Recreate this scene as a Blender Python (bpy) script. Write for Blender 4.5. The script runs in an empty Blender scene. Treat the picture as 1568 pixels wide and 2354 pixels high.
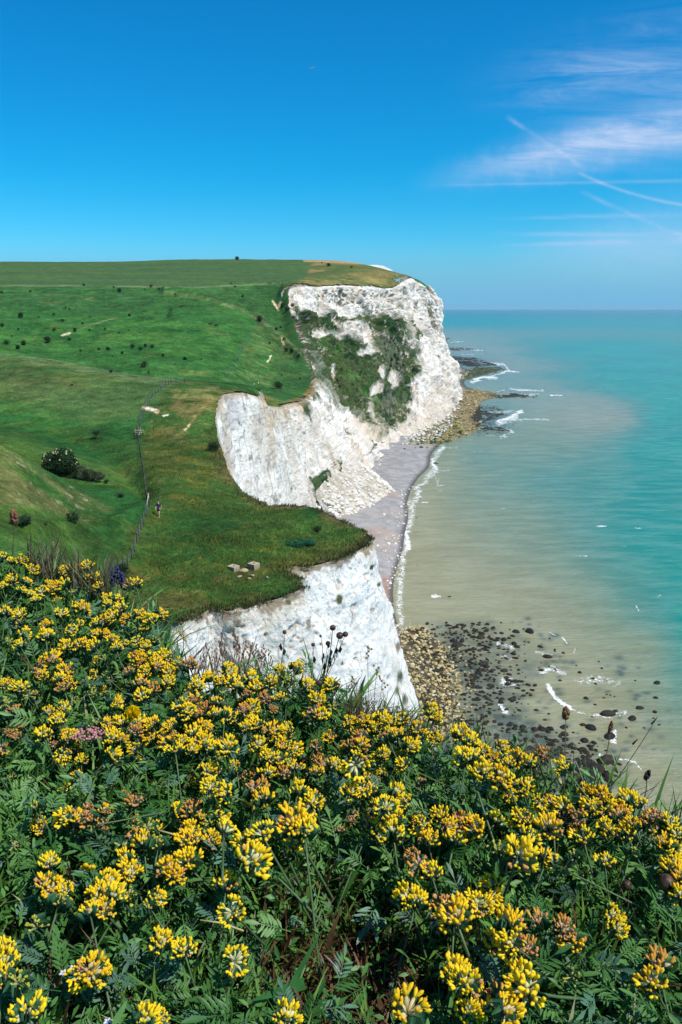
import bpy, bmesh, math, random
import numpy as np
from mathutils import Vector, Matrix

R = math.radians
rng = np.random.default_rng(7)
random.seed(7)
scene = bpy.context.scene
col = scene.collection

# ------------------------------------------------------------------ camera
CAMZ = 85.0
F = 1831.0                      # focal length in units of a 1568 x 2354 frame
PITCH = math.atan(468.0 / F)
cam_d = bpy.data.cameras.new('camera')
cam_d.sensor_fit = 'VERTICAL'
cam_d.sensor_height = 36.0
cam_d.lens = 36.0 * F / 2354.0
cam_d.clip_start = 0.05
cam_d.clip_end = 120000.0
cam = bpy.data.objects.new('camera', cam_d)
col.objects.link(cam)
cam.location = (0, 0, CAMZ)
cam.rotation_euler = (R(90) - PITCH, 0, 0)
scene.camera = cam

# ------------------------------------------------------------------ light
SUN_EL, SUN_AZ = 54.0, 122.0    # azimuth clockwise from the view direction (+Y)
world = bpy.data.worlds.new('World')
scene.world = world
world.use_nodes = True
sd = bpy.data.lights.new('sun', 'SUN')
sd.energy = 5.0
sd.angle = R(0.55)
sd.color = (1.0, 0.955, 0.88)
sun = bpy.data.objects.new('sun', sd)
col.objects.link(sun)
sv = Vector((math.sin(R(SUN_AZ)) * math.cos(R(SUN_EL)), math.cos(R(SUN_AZ)) * math.cos(R(SUN_EL)), math.sin(R(SUN_EL))))
sun.rotation_euler = sv.to_track_quat('Z', 'Y').to_euler()
sun.location = (60, -40, 200)
scene.view_settings.view_transform = 'Standard'
scene.view_settings.look = 'None'
scene.view_settings.exposure = 0.0
scene.view_settings.gamma = 1.0
scene.render.resolution_x = 682
scene.render.resolution_y = 1024

def ray(px, py):
    a, b = (px - 784.0), -(py - 1177.0)
    cp, sp = math.cos(PITCH), math.sin(PITCH)
    return np.stack([a + 0 * b, F * cp + b * sp, -F * sp + b * cp], -1) if isinstance(px, np.ndarray) else np.array([a, F * cp + b * sp, -F * sp + b * cp])

def P(px, py, Y):               # the point seen in direction (px,py), Y metres ahead
    d = ray(px, py)
    return np.array([0, 0, CAMZ]) + d * (Y / d[1])

def S(px, py, z=0.0):           # ... at height z
    d = ray(px, py)
    return np.array([0, 0, CAMZ]) + d * ((z - CAMZ) / d[2])

def proj(V):                    # world points -> frame coordinates (used to author colour zones)
    x, y, z = V[..., 0], V[..., 1], V[..., 2] - CAMZ
    cp, sp = math.cos(PITCH), math.sin(PITCH)
    dep = np.maximum(y * cp - z * sp, 1e-3)
    up = y * sp + z * cp
    return 784 + F * x / dep, 1177 - F * up / dep

# ------------------------------------------------------------------ node helpers
def N(nt, typ, **kw):
    n = nt.nodes.new(typ)
    for k, v in kw.items():
        if k == 'op': n.operation = v
        elif k == 'blend': n.blend_type = v
        elif hasattr(n, k): setattr(n, k, v)
    return n

class NT:
    def __init__(s, nt): s.nt = nt
    def lk(s, a, b): s.nt.links.new(a, b)
    def val(s, sock, v):
        if isinstance(v, bpy.types.NodeSocket): s.lk(v, sock)
        else: sock.default_value = v
    def math(s, op, a, b=0.0, c=None, clamp=False):
        n = s.nt.nodes.new('ShaderNodeMath'); n.operation = op; n.use_clamp = clamp
        s.val(n.inputs[0], a); s.val(n.inputs[1], b)
        if c is not None: s.val(n.inputs[2], c)
        return n.outputs[0]
    def mix(s, f, a, b, blend='MIX'):
        n = s.nt.nodes.new('ShaderNodeMix'); n.data_type = 'RGBA'; n.blend_type = blend
        s.val(n.inputs[0], f); s.val(n.inputs[6], a); s.val(n.inputs[7], b)
        return n.outputs[2]
    def ramp(s, f, a, b):       # smooth 0..1 between a and b
        n = s.nt.nodes.new('ShaderNodeMapRange'); n.interpolation_type = 'SMOOTHSTEP'
        s.val(n.inputs[0], f); n.inputs[1].default_value = a; n.inputs[2].default_value = b
        return n.outputs[0]
    def noise(s, vec, scale, detail=4, rough=0.55, dist=0.0):
        n = s.nt.nodes.new('ShaderNodeTexNoise')
        if vec is not None: s.lk(vec, n.inputs['Vector'])
        n.inputs['Scale'].default_value = scale; n.inputs['Detail'].default_value = detail
        n.inputs['Roughness'].default_value = rough; n.inputs['Distortion'].default_value = dist
        return n.outputs[0]
    def mapping(s, vec, scale=(1, 1, 1), rot=(0, 0, 0), loc=(0, 0, 0)):
        n = s.nt.nodes.new('ShaderNodeMapping')
        s.lk(vec, n.inputs[0]); n.inputs['Scale'].default_value = scale
        n.inputs['Rotation'].default_value = rot; n.inputs['Location'].default_value = loc
        return n.outputs[0]

def new_mat(name):
    m = bpy.data.materials.new(name); m.use_nodes = True
    nt = m.node_tree
    b = nt.nodes['Principled BSDF']
    return m, NT(nt), b

# ------------------------------------------------------------------ sky
def build_world():
    t = NT(world.node_tree)
    nt = world.node_tree
    bg = nt.nodes['Background']
    sky = nt.nodes.new('ShaderNodeTexSky')
    sky.sky_type = 'NISHITA'; sky.sun_disc = False
    sky.sun_elevation = R(SUN_EL); sky.sun_rotation = R(SUN_AZ)
    sky.altitude = 60; sky.air_density = 1.0; sky.dust_density = 0.35; sky.ozone_density = 3.0
    tc = nt.nodes.new('ShaderNodeTexCoord')
    sep = nt.nodes.new('ShaderNodeSeparateXYZ'); t.lk(tc.outputs['Generated'], sep.inputs[0])
    hs = nt.nodes.new('ShaderNodeHueSaturation')
    hs.inputs['Hue'].default_value = 0.488; hs.inputs['Saturation'].default_value = 1.32; hs.inputs['Value'].default_value = 1.0
    t.lk(sky.outputs[0], hs.inputs['Color'])
    skyc = t.mix(1.0, hs.outputs[0], (0.80, 1.0, 1.06, 1), 'MULTIPLY')
    # cirrus: streaks given by direction (x/y, z/y)
    yy = t.math('MAXIMUM', sep.outputs[1], 0.05)
    u = t.math('DIVIDE', sep.outputs[0], yy)
    v = t.math('DIVIDE', sep.outputs[2], yy)
    cmb = nt.nodes.new('ShaderNodeCombineXYZ'); t.lk(u, cmb.inputs[0]); t.lk(v, cmb.inputs[1])
    vec = cmb.outputs[0]
    wisp = t.noise(t.mapping(vec, scale=(5, 42, 1), rot=(0, 0, R(-12))), 1.0, 9, 0.68, 0.9)
    wisp2 = t.noise(t.mapping(vec, scale=(3, 14, 1), rot=(0, 0, R(-16))), 1.0, 6, 0.6, 0.5)
    fine = t.noise(vec, 38.0, 5, 0.65, 0.6)
    w = t.ramp(wisp, 0.28, 0.82)
    w2 = t.ramp(wisp2, 0.30, 0.70)
    ff = t.ramp(fine, 0.25, 0.75)
    def streak(p0, p1, width, amp, tex, taper=0.12, bend=0.0, fadeend=False):
        a = ray(*p0); b = ray(*p1)
        a = np.array([a[0] / a[1], a[2] / a[1]]); b = np.array([b[0] / b[1], b[2] / b[1]])
        L = np.linalg.norm(b - a); d = (b - a) / L
        W = width * 1.15 / F
        du = t.math('SUBTRACT', u, float(a[0])); dv = t.math('SUBTRACT', v, float(a[1]))
        al = t.math('ADD', t.math('MULTIPLY', du, float(d[0] / L)), t.math('MULTIPLY', dv, float(d[1] / L)))
        pe = t.math('ADD', t.math('MULTIPLY', du, float(-d[1])), t.math('MULTIPLY', dv, float(d[0])))
        if bend: 
            pe = t.math('SUBTRACT', pe, t.math('MULTIPLY', t.math('MULTIPLY', al, t.math('SUBTRACT', 1.0, al)), bend / F))
        pe = t.math('ADD', pe, t.math('MULTIPLY', t.math('SUBTRACT', fine, 0.5), W * 0.7))
        wl = t.math('MULTIPLY', W, t.math('ADD', 0.35, t.math('MULTIPLY', al, 0.65), clamp=False)) if taper > 0.12 else W
        q = t.math('DIVIDE', pe, wl)
        g = t.math('EXPONENT', t.math('MULTIPLY', t.math('MULTIPLY', q, q), -1.0))
        e = t.ramp(al, 0.0, taper)
        g = t.math('MULTIPLY', g, e)
        if fadeend: g = t.math('MULTIPLY', g, t.math('SUBTRACT', 1.0, t.ramp(al, 0.85, 1.0)))
        return t.math('MULTIPLY', t.math('MULTIPLY', g, amp * 1.6), tex)
    parts = [
        streak((1130, 232), (1640, 70), 46, 0.50, t.math('MULTIPLY', w, w2), 0.5),
        streak((1000, 215), (1640, 150), 85, 0.22, w, 0.6),
        streak((915, 430), (1640, 285), 46, 0.60, t.math('ADD', t.math('MULTIPLY', w, 0.50), 0.32), 0.45),
        streak((1080, 385), (1640, 262), 45, 0.34, w, 0.5),
        streak((945, 427), (1700, 413), 4, 0.14, t.math('ADD', t.math('MULTIPLY', ff, 0.4), 0.6), 0.35),
        streak((1160, 265), (1340, 385), 4, 0.20, ff, 0.1, 0, True),
        streak((1325, 395), (1640, 478), 3, 0.24, t.math('ADD', t.math('MULTIPLY', ff, 0.4), 0.6), 0.05, -55),
        streak((1330, 438), (1640, 578), 4, 0.20, ff, 0.05),
        streak((1060, 506), (1700, 488), 6, 0.34, w, 0.4),
        streak((1090, 537), (1700, 536), 8, 0.40, w, 0.4),
        streak((1070, 567), (1700, 548), 7, 0.28, w, 0.4),
        streak((1080, 600), (1700, 540), 75, 0.30, t.math('ADD', t.math('MULTIPLY', w2, 0.5), 0.5), 0.7),
    ]
    tot = parts[0]
    for p in parts[1:]: tot = t.math('ADD', tot, p)
    tot = t.math('MULTIPLY', tot, t.ramp(sep.outputs[1], 0.2, 0.5), clamp=True)
    # colour of the lower sky as the slide film shows it, back to neutral overhead
    hz = t.math('SUBTRACT', 1.0, t.ramp(sep.outputs[2], -0.02, 0.17))
    tn = t.mix(hz, (0.10, 0.97, 1.26, 1), (0.58, 0.95, 1.34, 1))
    tn = t.mix(t.ramp(sep.outputs[2], 0.33, 0.60), tn, (0.95, 1.0, 1.02, 1))
    skyc = t.mix(1.0, skyc, tn, 'MULTIPLY')
    low = t.math('SUBTRACT', 1.0, t.ramp(sep.outputs[2], 0.004, 0.085))
    skyc = t.mix(t.math('MULTIPLY', low, 1.0), skyc, (1.70, 4.7, 7.2, 1))
    skyc = t.mix(tot, skyc, (4.9, 6.3, 8.8, 1))
    t.lk(skyc, bg.inputs[0])
    bg.inputs[1].default_value = 0.105
build_world()

# ------------------------------------------------------------------ numpy noise
def _hash(ix, iy, iz):
    h = (ix.astype(np.uint32) * np.uint32(374761393) + iy.astype(np.uint32) * np.uint32(668265263) + iz.astype(np.uint32) * np.uint32(2147483647 - 57)) 
    h = (h ^ (h >> np.uint32(13))) * np.uint32(1274126177)
    h = h ^ (h >> np.uint32(16))
    return (h & np.uint32(0xFFFFFF)).astype(np.float64) / float(0xFFFFFF)

def vnoise(x, y, z):
    ix, iy, iz = np.floor(x), np.floor(y), np.floor(z)
    fx, fy, fz = x - ix, y - iy, z - iz
    ix, iy, iz = ix.astype(np.int64), iy.astype(np.int64), iz.astype(np.int64)
    fx, fy, fz = [f * f * f * (f * (f * 6 - 15) + 10) for f in (fx, fy, fz)]
    def h(a, b, c): return _hash((ix + a) & 0xFFFFFFFF, (iy + b) & 0xFFFFFFFF, (iz + c) & 0xFFFFFFFF)
    r = 0
    for a in (0, 1):
        wa = fx if a else 1 - fx
        for b in (0, 1):
            wb = fy if b else 1 - fy
            for c in (0, 1):
                wc = fz if c else 1 - fz
                r = r + h(a, b, c) * wa * wb * wc
    return r * 2 - 1

def fbm(V, scale, octv=4, gain=0.5, seed=0.0, aniso=(1, 1, 1)):
    x, y, z = V[..., 0] * scale * aniso[0] + seed, V[..., 1] * scale * aniso[1] + seed * 1.7, V[..., 2] * scale * aniso[2] - seed
    r, a, n = 0, 1.0, 0
    for k in range(octv):
        r = r + a * vnoise(x, y, z); n += a
        x, y, z = x * 2.03 + 11.3, y * 2.03 - 7.1, z * 2.03 + 3.7
        a *= gain
    return r / n

def ridged(V, scale, octv=4, seed=0.0, aniso=(1, 1, 1)):
    x, y, z = V[..., 0] * scale * aniso[0] + seed, V[..., 1] * scale * aniso[1] + seed, V[..., 2] * scale * aniso[2]
    r, a, n = 0, 1.0, 0
    for k in range(octv):
        r = r + a * (1 - 2 * np.abs(vnoise(x, y, z))); n += a
        x, y, z = x * 2.1 + 5.3, y * 2.1 - 2.1, z * 2.1 + 9.7
        a *= 0.5
    return r / n

def sstep(x, a, b):
    t = np.clip((x - a) / (b - a), 0, 1)
    return t * t * (3 - 2 * t)

def inpoly(px, py, poly):
    inside = np.zeros(px.shape, bool)
    n = len(poly)
    for i in range(n):
        x0, y0 = poly[i]; x1, y1 = poly[(i + 1) % n]
        if y0 == y1: continue
        c = ((py < y0) != (py < y1)) & (px < (x1 - x0) * (py - y0) / (y1 - y0) + x0)
        inside ^= c
    return inside

def seg_dist(px, py, line):     # distance to a polyline
    d = np.full(px.shape, 1e9)
    for (x0, y0), (x1, y1) in zip(line[:-1], line[1:]):
        dx, dy = x1 - x0, y1 - y0
        t = np.clip(((px - x0) * dx + (py - y0) * dy) / (dx * dx + dy * dy + 1e-12), 0, 1)
        d = np.minimum(d, np.hypot(px - x0 - t * dx, py - y0 - t * dy))
    return d

def softpoly(px, py, poly, soft):   # 1 inside, 0 outside, soft edge
    d = seg_dist(px, py, list(poly) + [poly[0]])
    s = np.where(inpoly(px, py, poly), d, -d)
    return sstep(s, -soft, soft)

# ------------------------------------------------------------------ mesh helpers
def raw_mesh(name, V, Fq, cols=None, smooth=True, attrs=None):
    """V (n,3), Fq (m,k) faces of equal size k or list of such arrays"""
    me = bpy.data.meshes.new(name)
    if not isinstance(Fq, list): Fq = [Fq]
    Fq = [f for f in Fq if len(f)]
    me.vertices.add(len(V)); me.vertices.foreach_set('co', np.ascontiguousarray(V, np.float32).ravel())
    nl = sum(f.size for f in Fq); nf = sum(len(f) for f in Fq)
    me.loops.add(nl); me.loops.foreach_set('vertex_index', np.concatenate([f.ravel() for f in Fq]).astype(np.int32))
    st, off = [], 0
    for f in Fq:
        st.append(off + np.arange(len(f)) * f.shape[1]); off += f.size
    me.polygons.add(nf); me.polygons.foreach_set('loop_start', np.concatenate(st).astype(np.int32))
    me.polygons.foreach_set('use_smooth', np.full(nf, smooth, bool))
    me.update(calc_edges=True)
    if cols is not None:
        a = me.color_attributes.new('tint', 'FLOAT_COLOR', 'POINT')
        c = np.ones((len(V), 4), np.float32); c[:, :3] = cols
        a.data.foreach_set('color', c.ravel())
    for k, v in (attrs or {}).items():
        a = me.attributes.new(k, 'FLOAT', 'POINT'); a.data.foreach_set('value', np.asarray(v, np.float32).ravel())
    return me

def grid_faces(n, m, mask=None):
    idx = np.arange(n * m).reshape(n, m)
    f = np.stack([idx[:-1, :-1], idx[1:, :-1], idx[1:, 1:], idx[:-1, 1:]], -1).reshape(-1, 4)
    if mask is not None: f = f[mask.ravel()]
    return f

def compact(V, Fq, *arrs):
    used = np.zeros(len(V), bool); used[Fq.ravel()] = True
    m = np.cumsum(used) - 1
    return V[used], m[Fq], [a[used] for a in arrs]

def link(name, me, mat=None, parent=None):
    o = bpy.data.objects.new(name, me); col.objects.link(o)
    if mat is not None:
        for m_ in (mat if isinstance(mat, (list, tuple)) else [mat]): me.materials.append(m_)
    if parent is not None: o.parent = parent
    return o

def tag(o, label=None, cat=None, group=None, kind=None):
    if label: o['label'] = label
    if cat: o['category'] = cat
    if group: o['group'] = group
    if kind: o['kind'] = kind
    return o

def empty(name, loc, rz=0.0, label=None, cat=None, group=None):
    o = bpy.data.objects.new(name, None); col.objects.link(o)
    o.location = loc; o.rotation_euler = (0, 0, rz); o.empty_display_size = 0.2
    return tag(o, label, cat, group)

def mixc(a, b, t):
    a = np.asarray(a, float); b = np.asarray(b, float)
    return a * (1 - t[..., None]) + b * t[..., None]

def tint_mat(name, scales=((0.5, 0.35),), rough=0.95, bump=0.0, bscale=1.0, spec=0.2, aniso=(1, 1, 1), bdist=1.0, transl=0.0):
    """base colour from the tint attribute times procedural mottling"""
    m, t, b = new_mat(name)
    at = t.nt.nodes.new('ShaderNodeAttribute'); at.attribute_name = 'tint'
    g = t.nt.nodes.new('ShaderNodeNewGeometry')
    vec = t.mapping(g.outputs['Position'], scale=aniso)
    f = None
    for sc, st in scales:
        n = t.noise(vec, sc, 5, 0.62)
        k = t.math('ADD', t.math('MULTIPLY', t.math('SUBTRACT', n, 0.5), 2.0 * st * 2.2), 1.0)
        f = k if f is None else t.math('MULTIPLY', f, k)
    c = at.outputs['Color']
    if f is not None:
        f = t.math('MAXIMUM', f, 0.12)
        cmb = t.nt.nodes.new('ShaderNodeCombineXYZ')
        for i in range(3): t.lk(f, cmb.inputs[i])
        c = t.mix(1.0, c, cmb.outputs[0], 'MULTIPLY')
    t.lk(c, b.inputs['Base Color'])
    b.inputs['Roughness'].default_value = rough
    b.inputs['Specular IOR Level'].default_value = spec
    if bump:
        bn = t.nt.nodes.new('ShaderNodeBump'); bn.inputs['Strength'].default_value = bump; bn.inputs['Distance'].default_value = bdist
        t.lk(t.noise(vec, bscale, 8, 0.65), bn.inputs['Height']); t.lk(bn.outputs[0], b.inputs['Normal'])
    if transl:
        tr = t.nt.nodes.new('ShaderNodeBsdfTranslucent'); t.lk(c, tr.inputs[0])
        mx = t.nt.nodes.new('ShaderNodeMixShader'); mx.inputs[0].default_value = transl
        t.lk(b.outputs[0], mx.inputs[1]); t.lk(tr.outputs[0], mx.inputs[2])
        t.lk(mx.outputs[0], t.nt.nodes['Material Output'].inputs[0])
    return m

# ================================================================== LAND
# cliff-top edge, near lip -> spur tip -> round the bay -> headland   (px, py, Y)
LIP = [(200, 1372, 60), (290, 1388, 60), (350, 1398, 58.5), (385, 1425, 56.5), (425, 1428, 56.5), (455, 1415, 58), (485, 1398, 60), (545, 1405, 59.5),
       (600, 1385, 61.5), (645, 1373, 62.5), (697, 1350, 64.5), (690, 1332, 67), (655, 1308, 70), (720, 1300, 71.5), (760, 1290, 73), (800, 1278, 75), (838, 1256, 78), (850, 1240, 80.5),
       (840, 1222, 83), (780, 1195, 87), (720, 1166, 90.5), (620, 1163, 93)]
BAY = [(560, 1130, 102), (530, 1090, 112), (510, 1030, 128), (500, 1000, 138), (497, 960, 150), (503, 925, 163), (520, 905, 176), (560, 903, 182), (600, 915, 190),
       (615, 932, 235), (650, 935, 310), (695, 922, 345), (722, 890, 400), (715, 850, 440), (700, 800, 500), (690, 755, 555), (672, 722, 600),
       (664, 700, 622), (668, 664, 640), (730, 659, 665), (790, 657, 690), (850, 659, 720), (900, 663, 745), (925, 648, 770), (945, 640, 785), (970, 655, 795),
       (1000, 682, 800)]
FARE = [(1001, 690, 830), (985, 676, 880)]

ctrl = []
def C(px, py, Y): p = P(px, py, Y); ctrl.append(p)
def CH(px, Y, z): ctrl.append(np.array([(px - 784) / (F * math.cos(PITCH)) * Y * 0.985, Y, z]))
for q in LIP + BAY: C(*q)
for q in [(0, 1290, 50), (100, 1290, 54), (245, 1300, 64), (180, 1340, 60), (300, 1330, 66), (400, 1360, 64), (345, 1178, 84), (300, 1230, 75), (410, 1210, 80), (500, 1300, 69),
          (560, 1330, 67.5), (600, 1240, 77), (700, 1240, 79), (500, 1190, 84), (450, 1130, 96), (400, 1060, 116), (430, 990, 140),
          (180, 1200, 75), (230, 1160, 82), (60, 1130, 72), (0, 1180, 62), (0, 1018, 85), (60, 1055, 84), (130, 1097, 84), (190, 1130, 84), (250, 1158, 86), (100, 1250, 60),
          (0, 1008, 118), (90, 1060, 110), (180, 1085, 108), (260, 1110, 104), (330, 1090, 104), (318, 1000, 140), (332, 955, 152), (398, 878, 185), (440, 880, 187), (500, 886, 187), (560, 893, 190), (590, 900, 193),
          (250, 1000, 138), (150, 960, 150), (0, 930, 160), (200, 900, 172), (0, 860, 195), (300, 890, 178), (0, 812, 235), (120, 826, 222), (250, 853, 206), (340, 868, 195),
          (0, 785, 410), (150, 800, 420), (300, 815, 400), (420, 840, 385), (520, 872, 365), (592, 888, 385), (640, 900, 375), (0, 735, 480), (200, 740, 490), (400, 745, 495), (470, 790, 440), (600, 780, 480), (640, 850, 430), (545, 835, 410),
          (0, 690, 570), (200, 690, 575), (400, 695, 575), (530, 710, 560), (605, 735, 560), (640, 700, 620), (0, 657, 660), (150, 659, 660), (300, 657, 665), (450, 663, 650), (560, 665, 660), (640, 668, 650), (640, 650, 680),
          (0, 640, 760), (300, 632, 800), (500, 628, 820), (700, 630, 800), (850, 640, 760), (0, 602, 1000), (200, 603, 1000), (400, 598, 1000), (560, 597, 1000), (700, 598, 980), (780, 600, 950), (850, 611, 920), (880, 619, 890), (905, 627, 860), (940, 634, 812)]:
    C(*q)
for q in [(-20, 36, 72), (300, 36, 62), (600, 36, 52), (900, 40, 62), (0, 100, 65.5), (120, 100, 63.5), (450, 280, 50), (200, 290, 58), (0, 310, 62), (590, 260, 42), (330, 280, 54), (800, 250, 30), (850, 120, 60), (850, 350, 35), (900, 500, 60),
          (0, 1300, 142), (400, 1300, 143), (750, 1300, 135), (950, 1150, 120), (0, 2600, 120), (800, 2600, 110), (-500, 60, 70), (-500, 100, 72), (-500, 150, 66), (-500, 230, 74), (-500, 400, 70), (-500, 650, 103), (-500, 1000, 140), (-500, 2600, 120), (1100, 60, 62), (1100, 800, 95), (1100, 2600, 100)]:
    CH(*q)
ctrl = np.array(ctrl)

def uw(x, y): return np.stack([x / y, np.log(y) * 0.42], -1)
A = uw(ctrl[:, 0], ctrl[:, 1])
tv = (ctrl[:, 2] - CAMZ) / ctrl[:, 1]
def _phi(r2): return np.where(r2 > 1e-14, 0.5 * r2 * np.log(np.maximum(r2, 1e-14)), 0)
def tps_fit(A, v, lam=0.0):
    n = len(A)
    K = _phi(((A[:, None] - A[None]) ** 2).sum(-1)) + lam * np.eye(n)
    Q = np.concatenate([np.ones((n, 1)), A], 1)
    M = np.block([[K, Q], [Q.T, np.zeros((3, 3))]])
    return np.linalg.lstsq(M, np.concatenate([v, np.zeros(3)]), rcond=None)[0]
def tps_eval(A, c, q):
    sh = q.shape[:-1]; q = q.reshape(-1, 2); out = np.empty(len(q)); n = len(A)
    for i in range(0, len(q), 60000):
        b = q[i:i + 60000]
        r2 = (b[:, 0:1] - A[None, :, 0]) ** 2 + (b[:, 1:2] - A[None, :, 1]) ** 2
        out[i:i + 60000] = _phi(r2) @ c[:n] + c[n] + b @ c[n + 1:]
    return out.reshape(sh)
tcoef = tps_fit(A, tv, 2e-6)
RIDGE = [(380, 672), (480, 688), (560, 712), (605, 738), (650, 782), (690, 826)]
GULLY = [(480, 676), (640, 662), (655, 700), (668, 760), (690, 810), (640, 772), (600, 722), (560, 700)]
def relief(x, y, z):            # the spur and gully on the far hillside, and soft folds in the pasture
    px, py = proj(np.stack([x, y, z], -1)); far = sstep(y, 380, 450) * sstep(-y, -760, -680)
    r = 5.0 * np.exp(-(seg_dist(px, py, RIDGE) / 9.0) ** 2) - 5.5 * softpoly(px, py, GULLY, 16)
    r = r - 4.0 * np.exp(-(seg_dist(px, py, [(-900, 705), (100, 712), (260, 700), (380, 715)]) / 12.0) ** 2)
    r = r * far
    nr = sstep(-y, -215, -180)
    r = r - nr * 1.6 * np.exp(-(seg_dist(px, py, [(0, 960), (150, 1000), (260, 1040), (330, 1120)]) / 26.0) ** 2) + nr * 0.9 * np.exp(-(seg_dist(px, py, [(330, 1180), (250, 1220), (60, 1230)]) / 22.0) ** 2) * (y > 60)
    return r
def land_z(x, y):
    x = np.asarray(x, float); y = np.asarray(y, float)
    z = CAMZ + y * tps_eval(A, tcoef, uw(x, y))
    return z + relief(x, y, z)
def landP(px, py, Y):           # land point seen at column px, Y ahead (z from the land)
    p = P(px, py, Y); p[2] = float(land_z(p[0:1], p[1:2])[0]); return p
def land_hit(px, py, y0, y1, n=4000):   # first land point along the ray between y0 and y1
    d = ray(px, py); ys = np.exp(np.linspace(math.log(y0), math.log(y1), n))
    xs = d[0] / d[1] * ys; zs = CAMZ + d[2] / d[1] * ys
    g = land_z(xs, ys) - zs
    k = np.argmax(g > 0) if (g > 0).any() else n // 2
    return np.array([xs[k], ys[k], zs[k]])

edge_pts = [P(*q) for q in LIP + BAY + FARE]
def densify(pts, n):
    pts = np.array(pts); out = []
    for i in range(len(pts) - 1):
        for k in range(n): out.append(pts[i] + (pts[i + 1] - pts[i]) * k / n)
    out.append(pts[-1]); return np.array(out)
eu = [(p[0] / p[1] - (0.007 if p[1] > 772 else 0), math.log(p[1])) for p in densify(edge_pts, 6)]
LANDPOLY = [(-0.95, math.log(34)), (-0.42, math.log(34))] + [(-0.40, math.log(50))] + eu + [(0.090, math.log(930)), (0.07, math.log(965)), (0.02, math.log(1010)), (-0.05, math.log(1250)), (-0.10, math.log(2600)), (-0.95, math.log(2600))]

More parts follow.
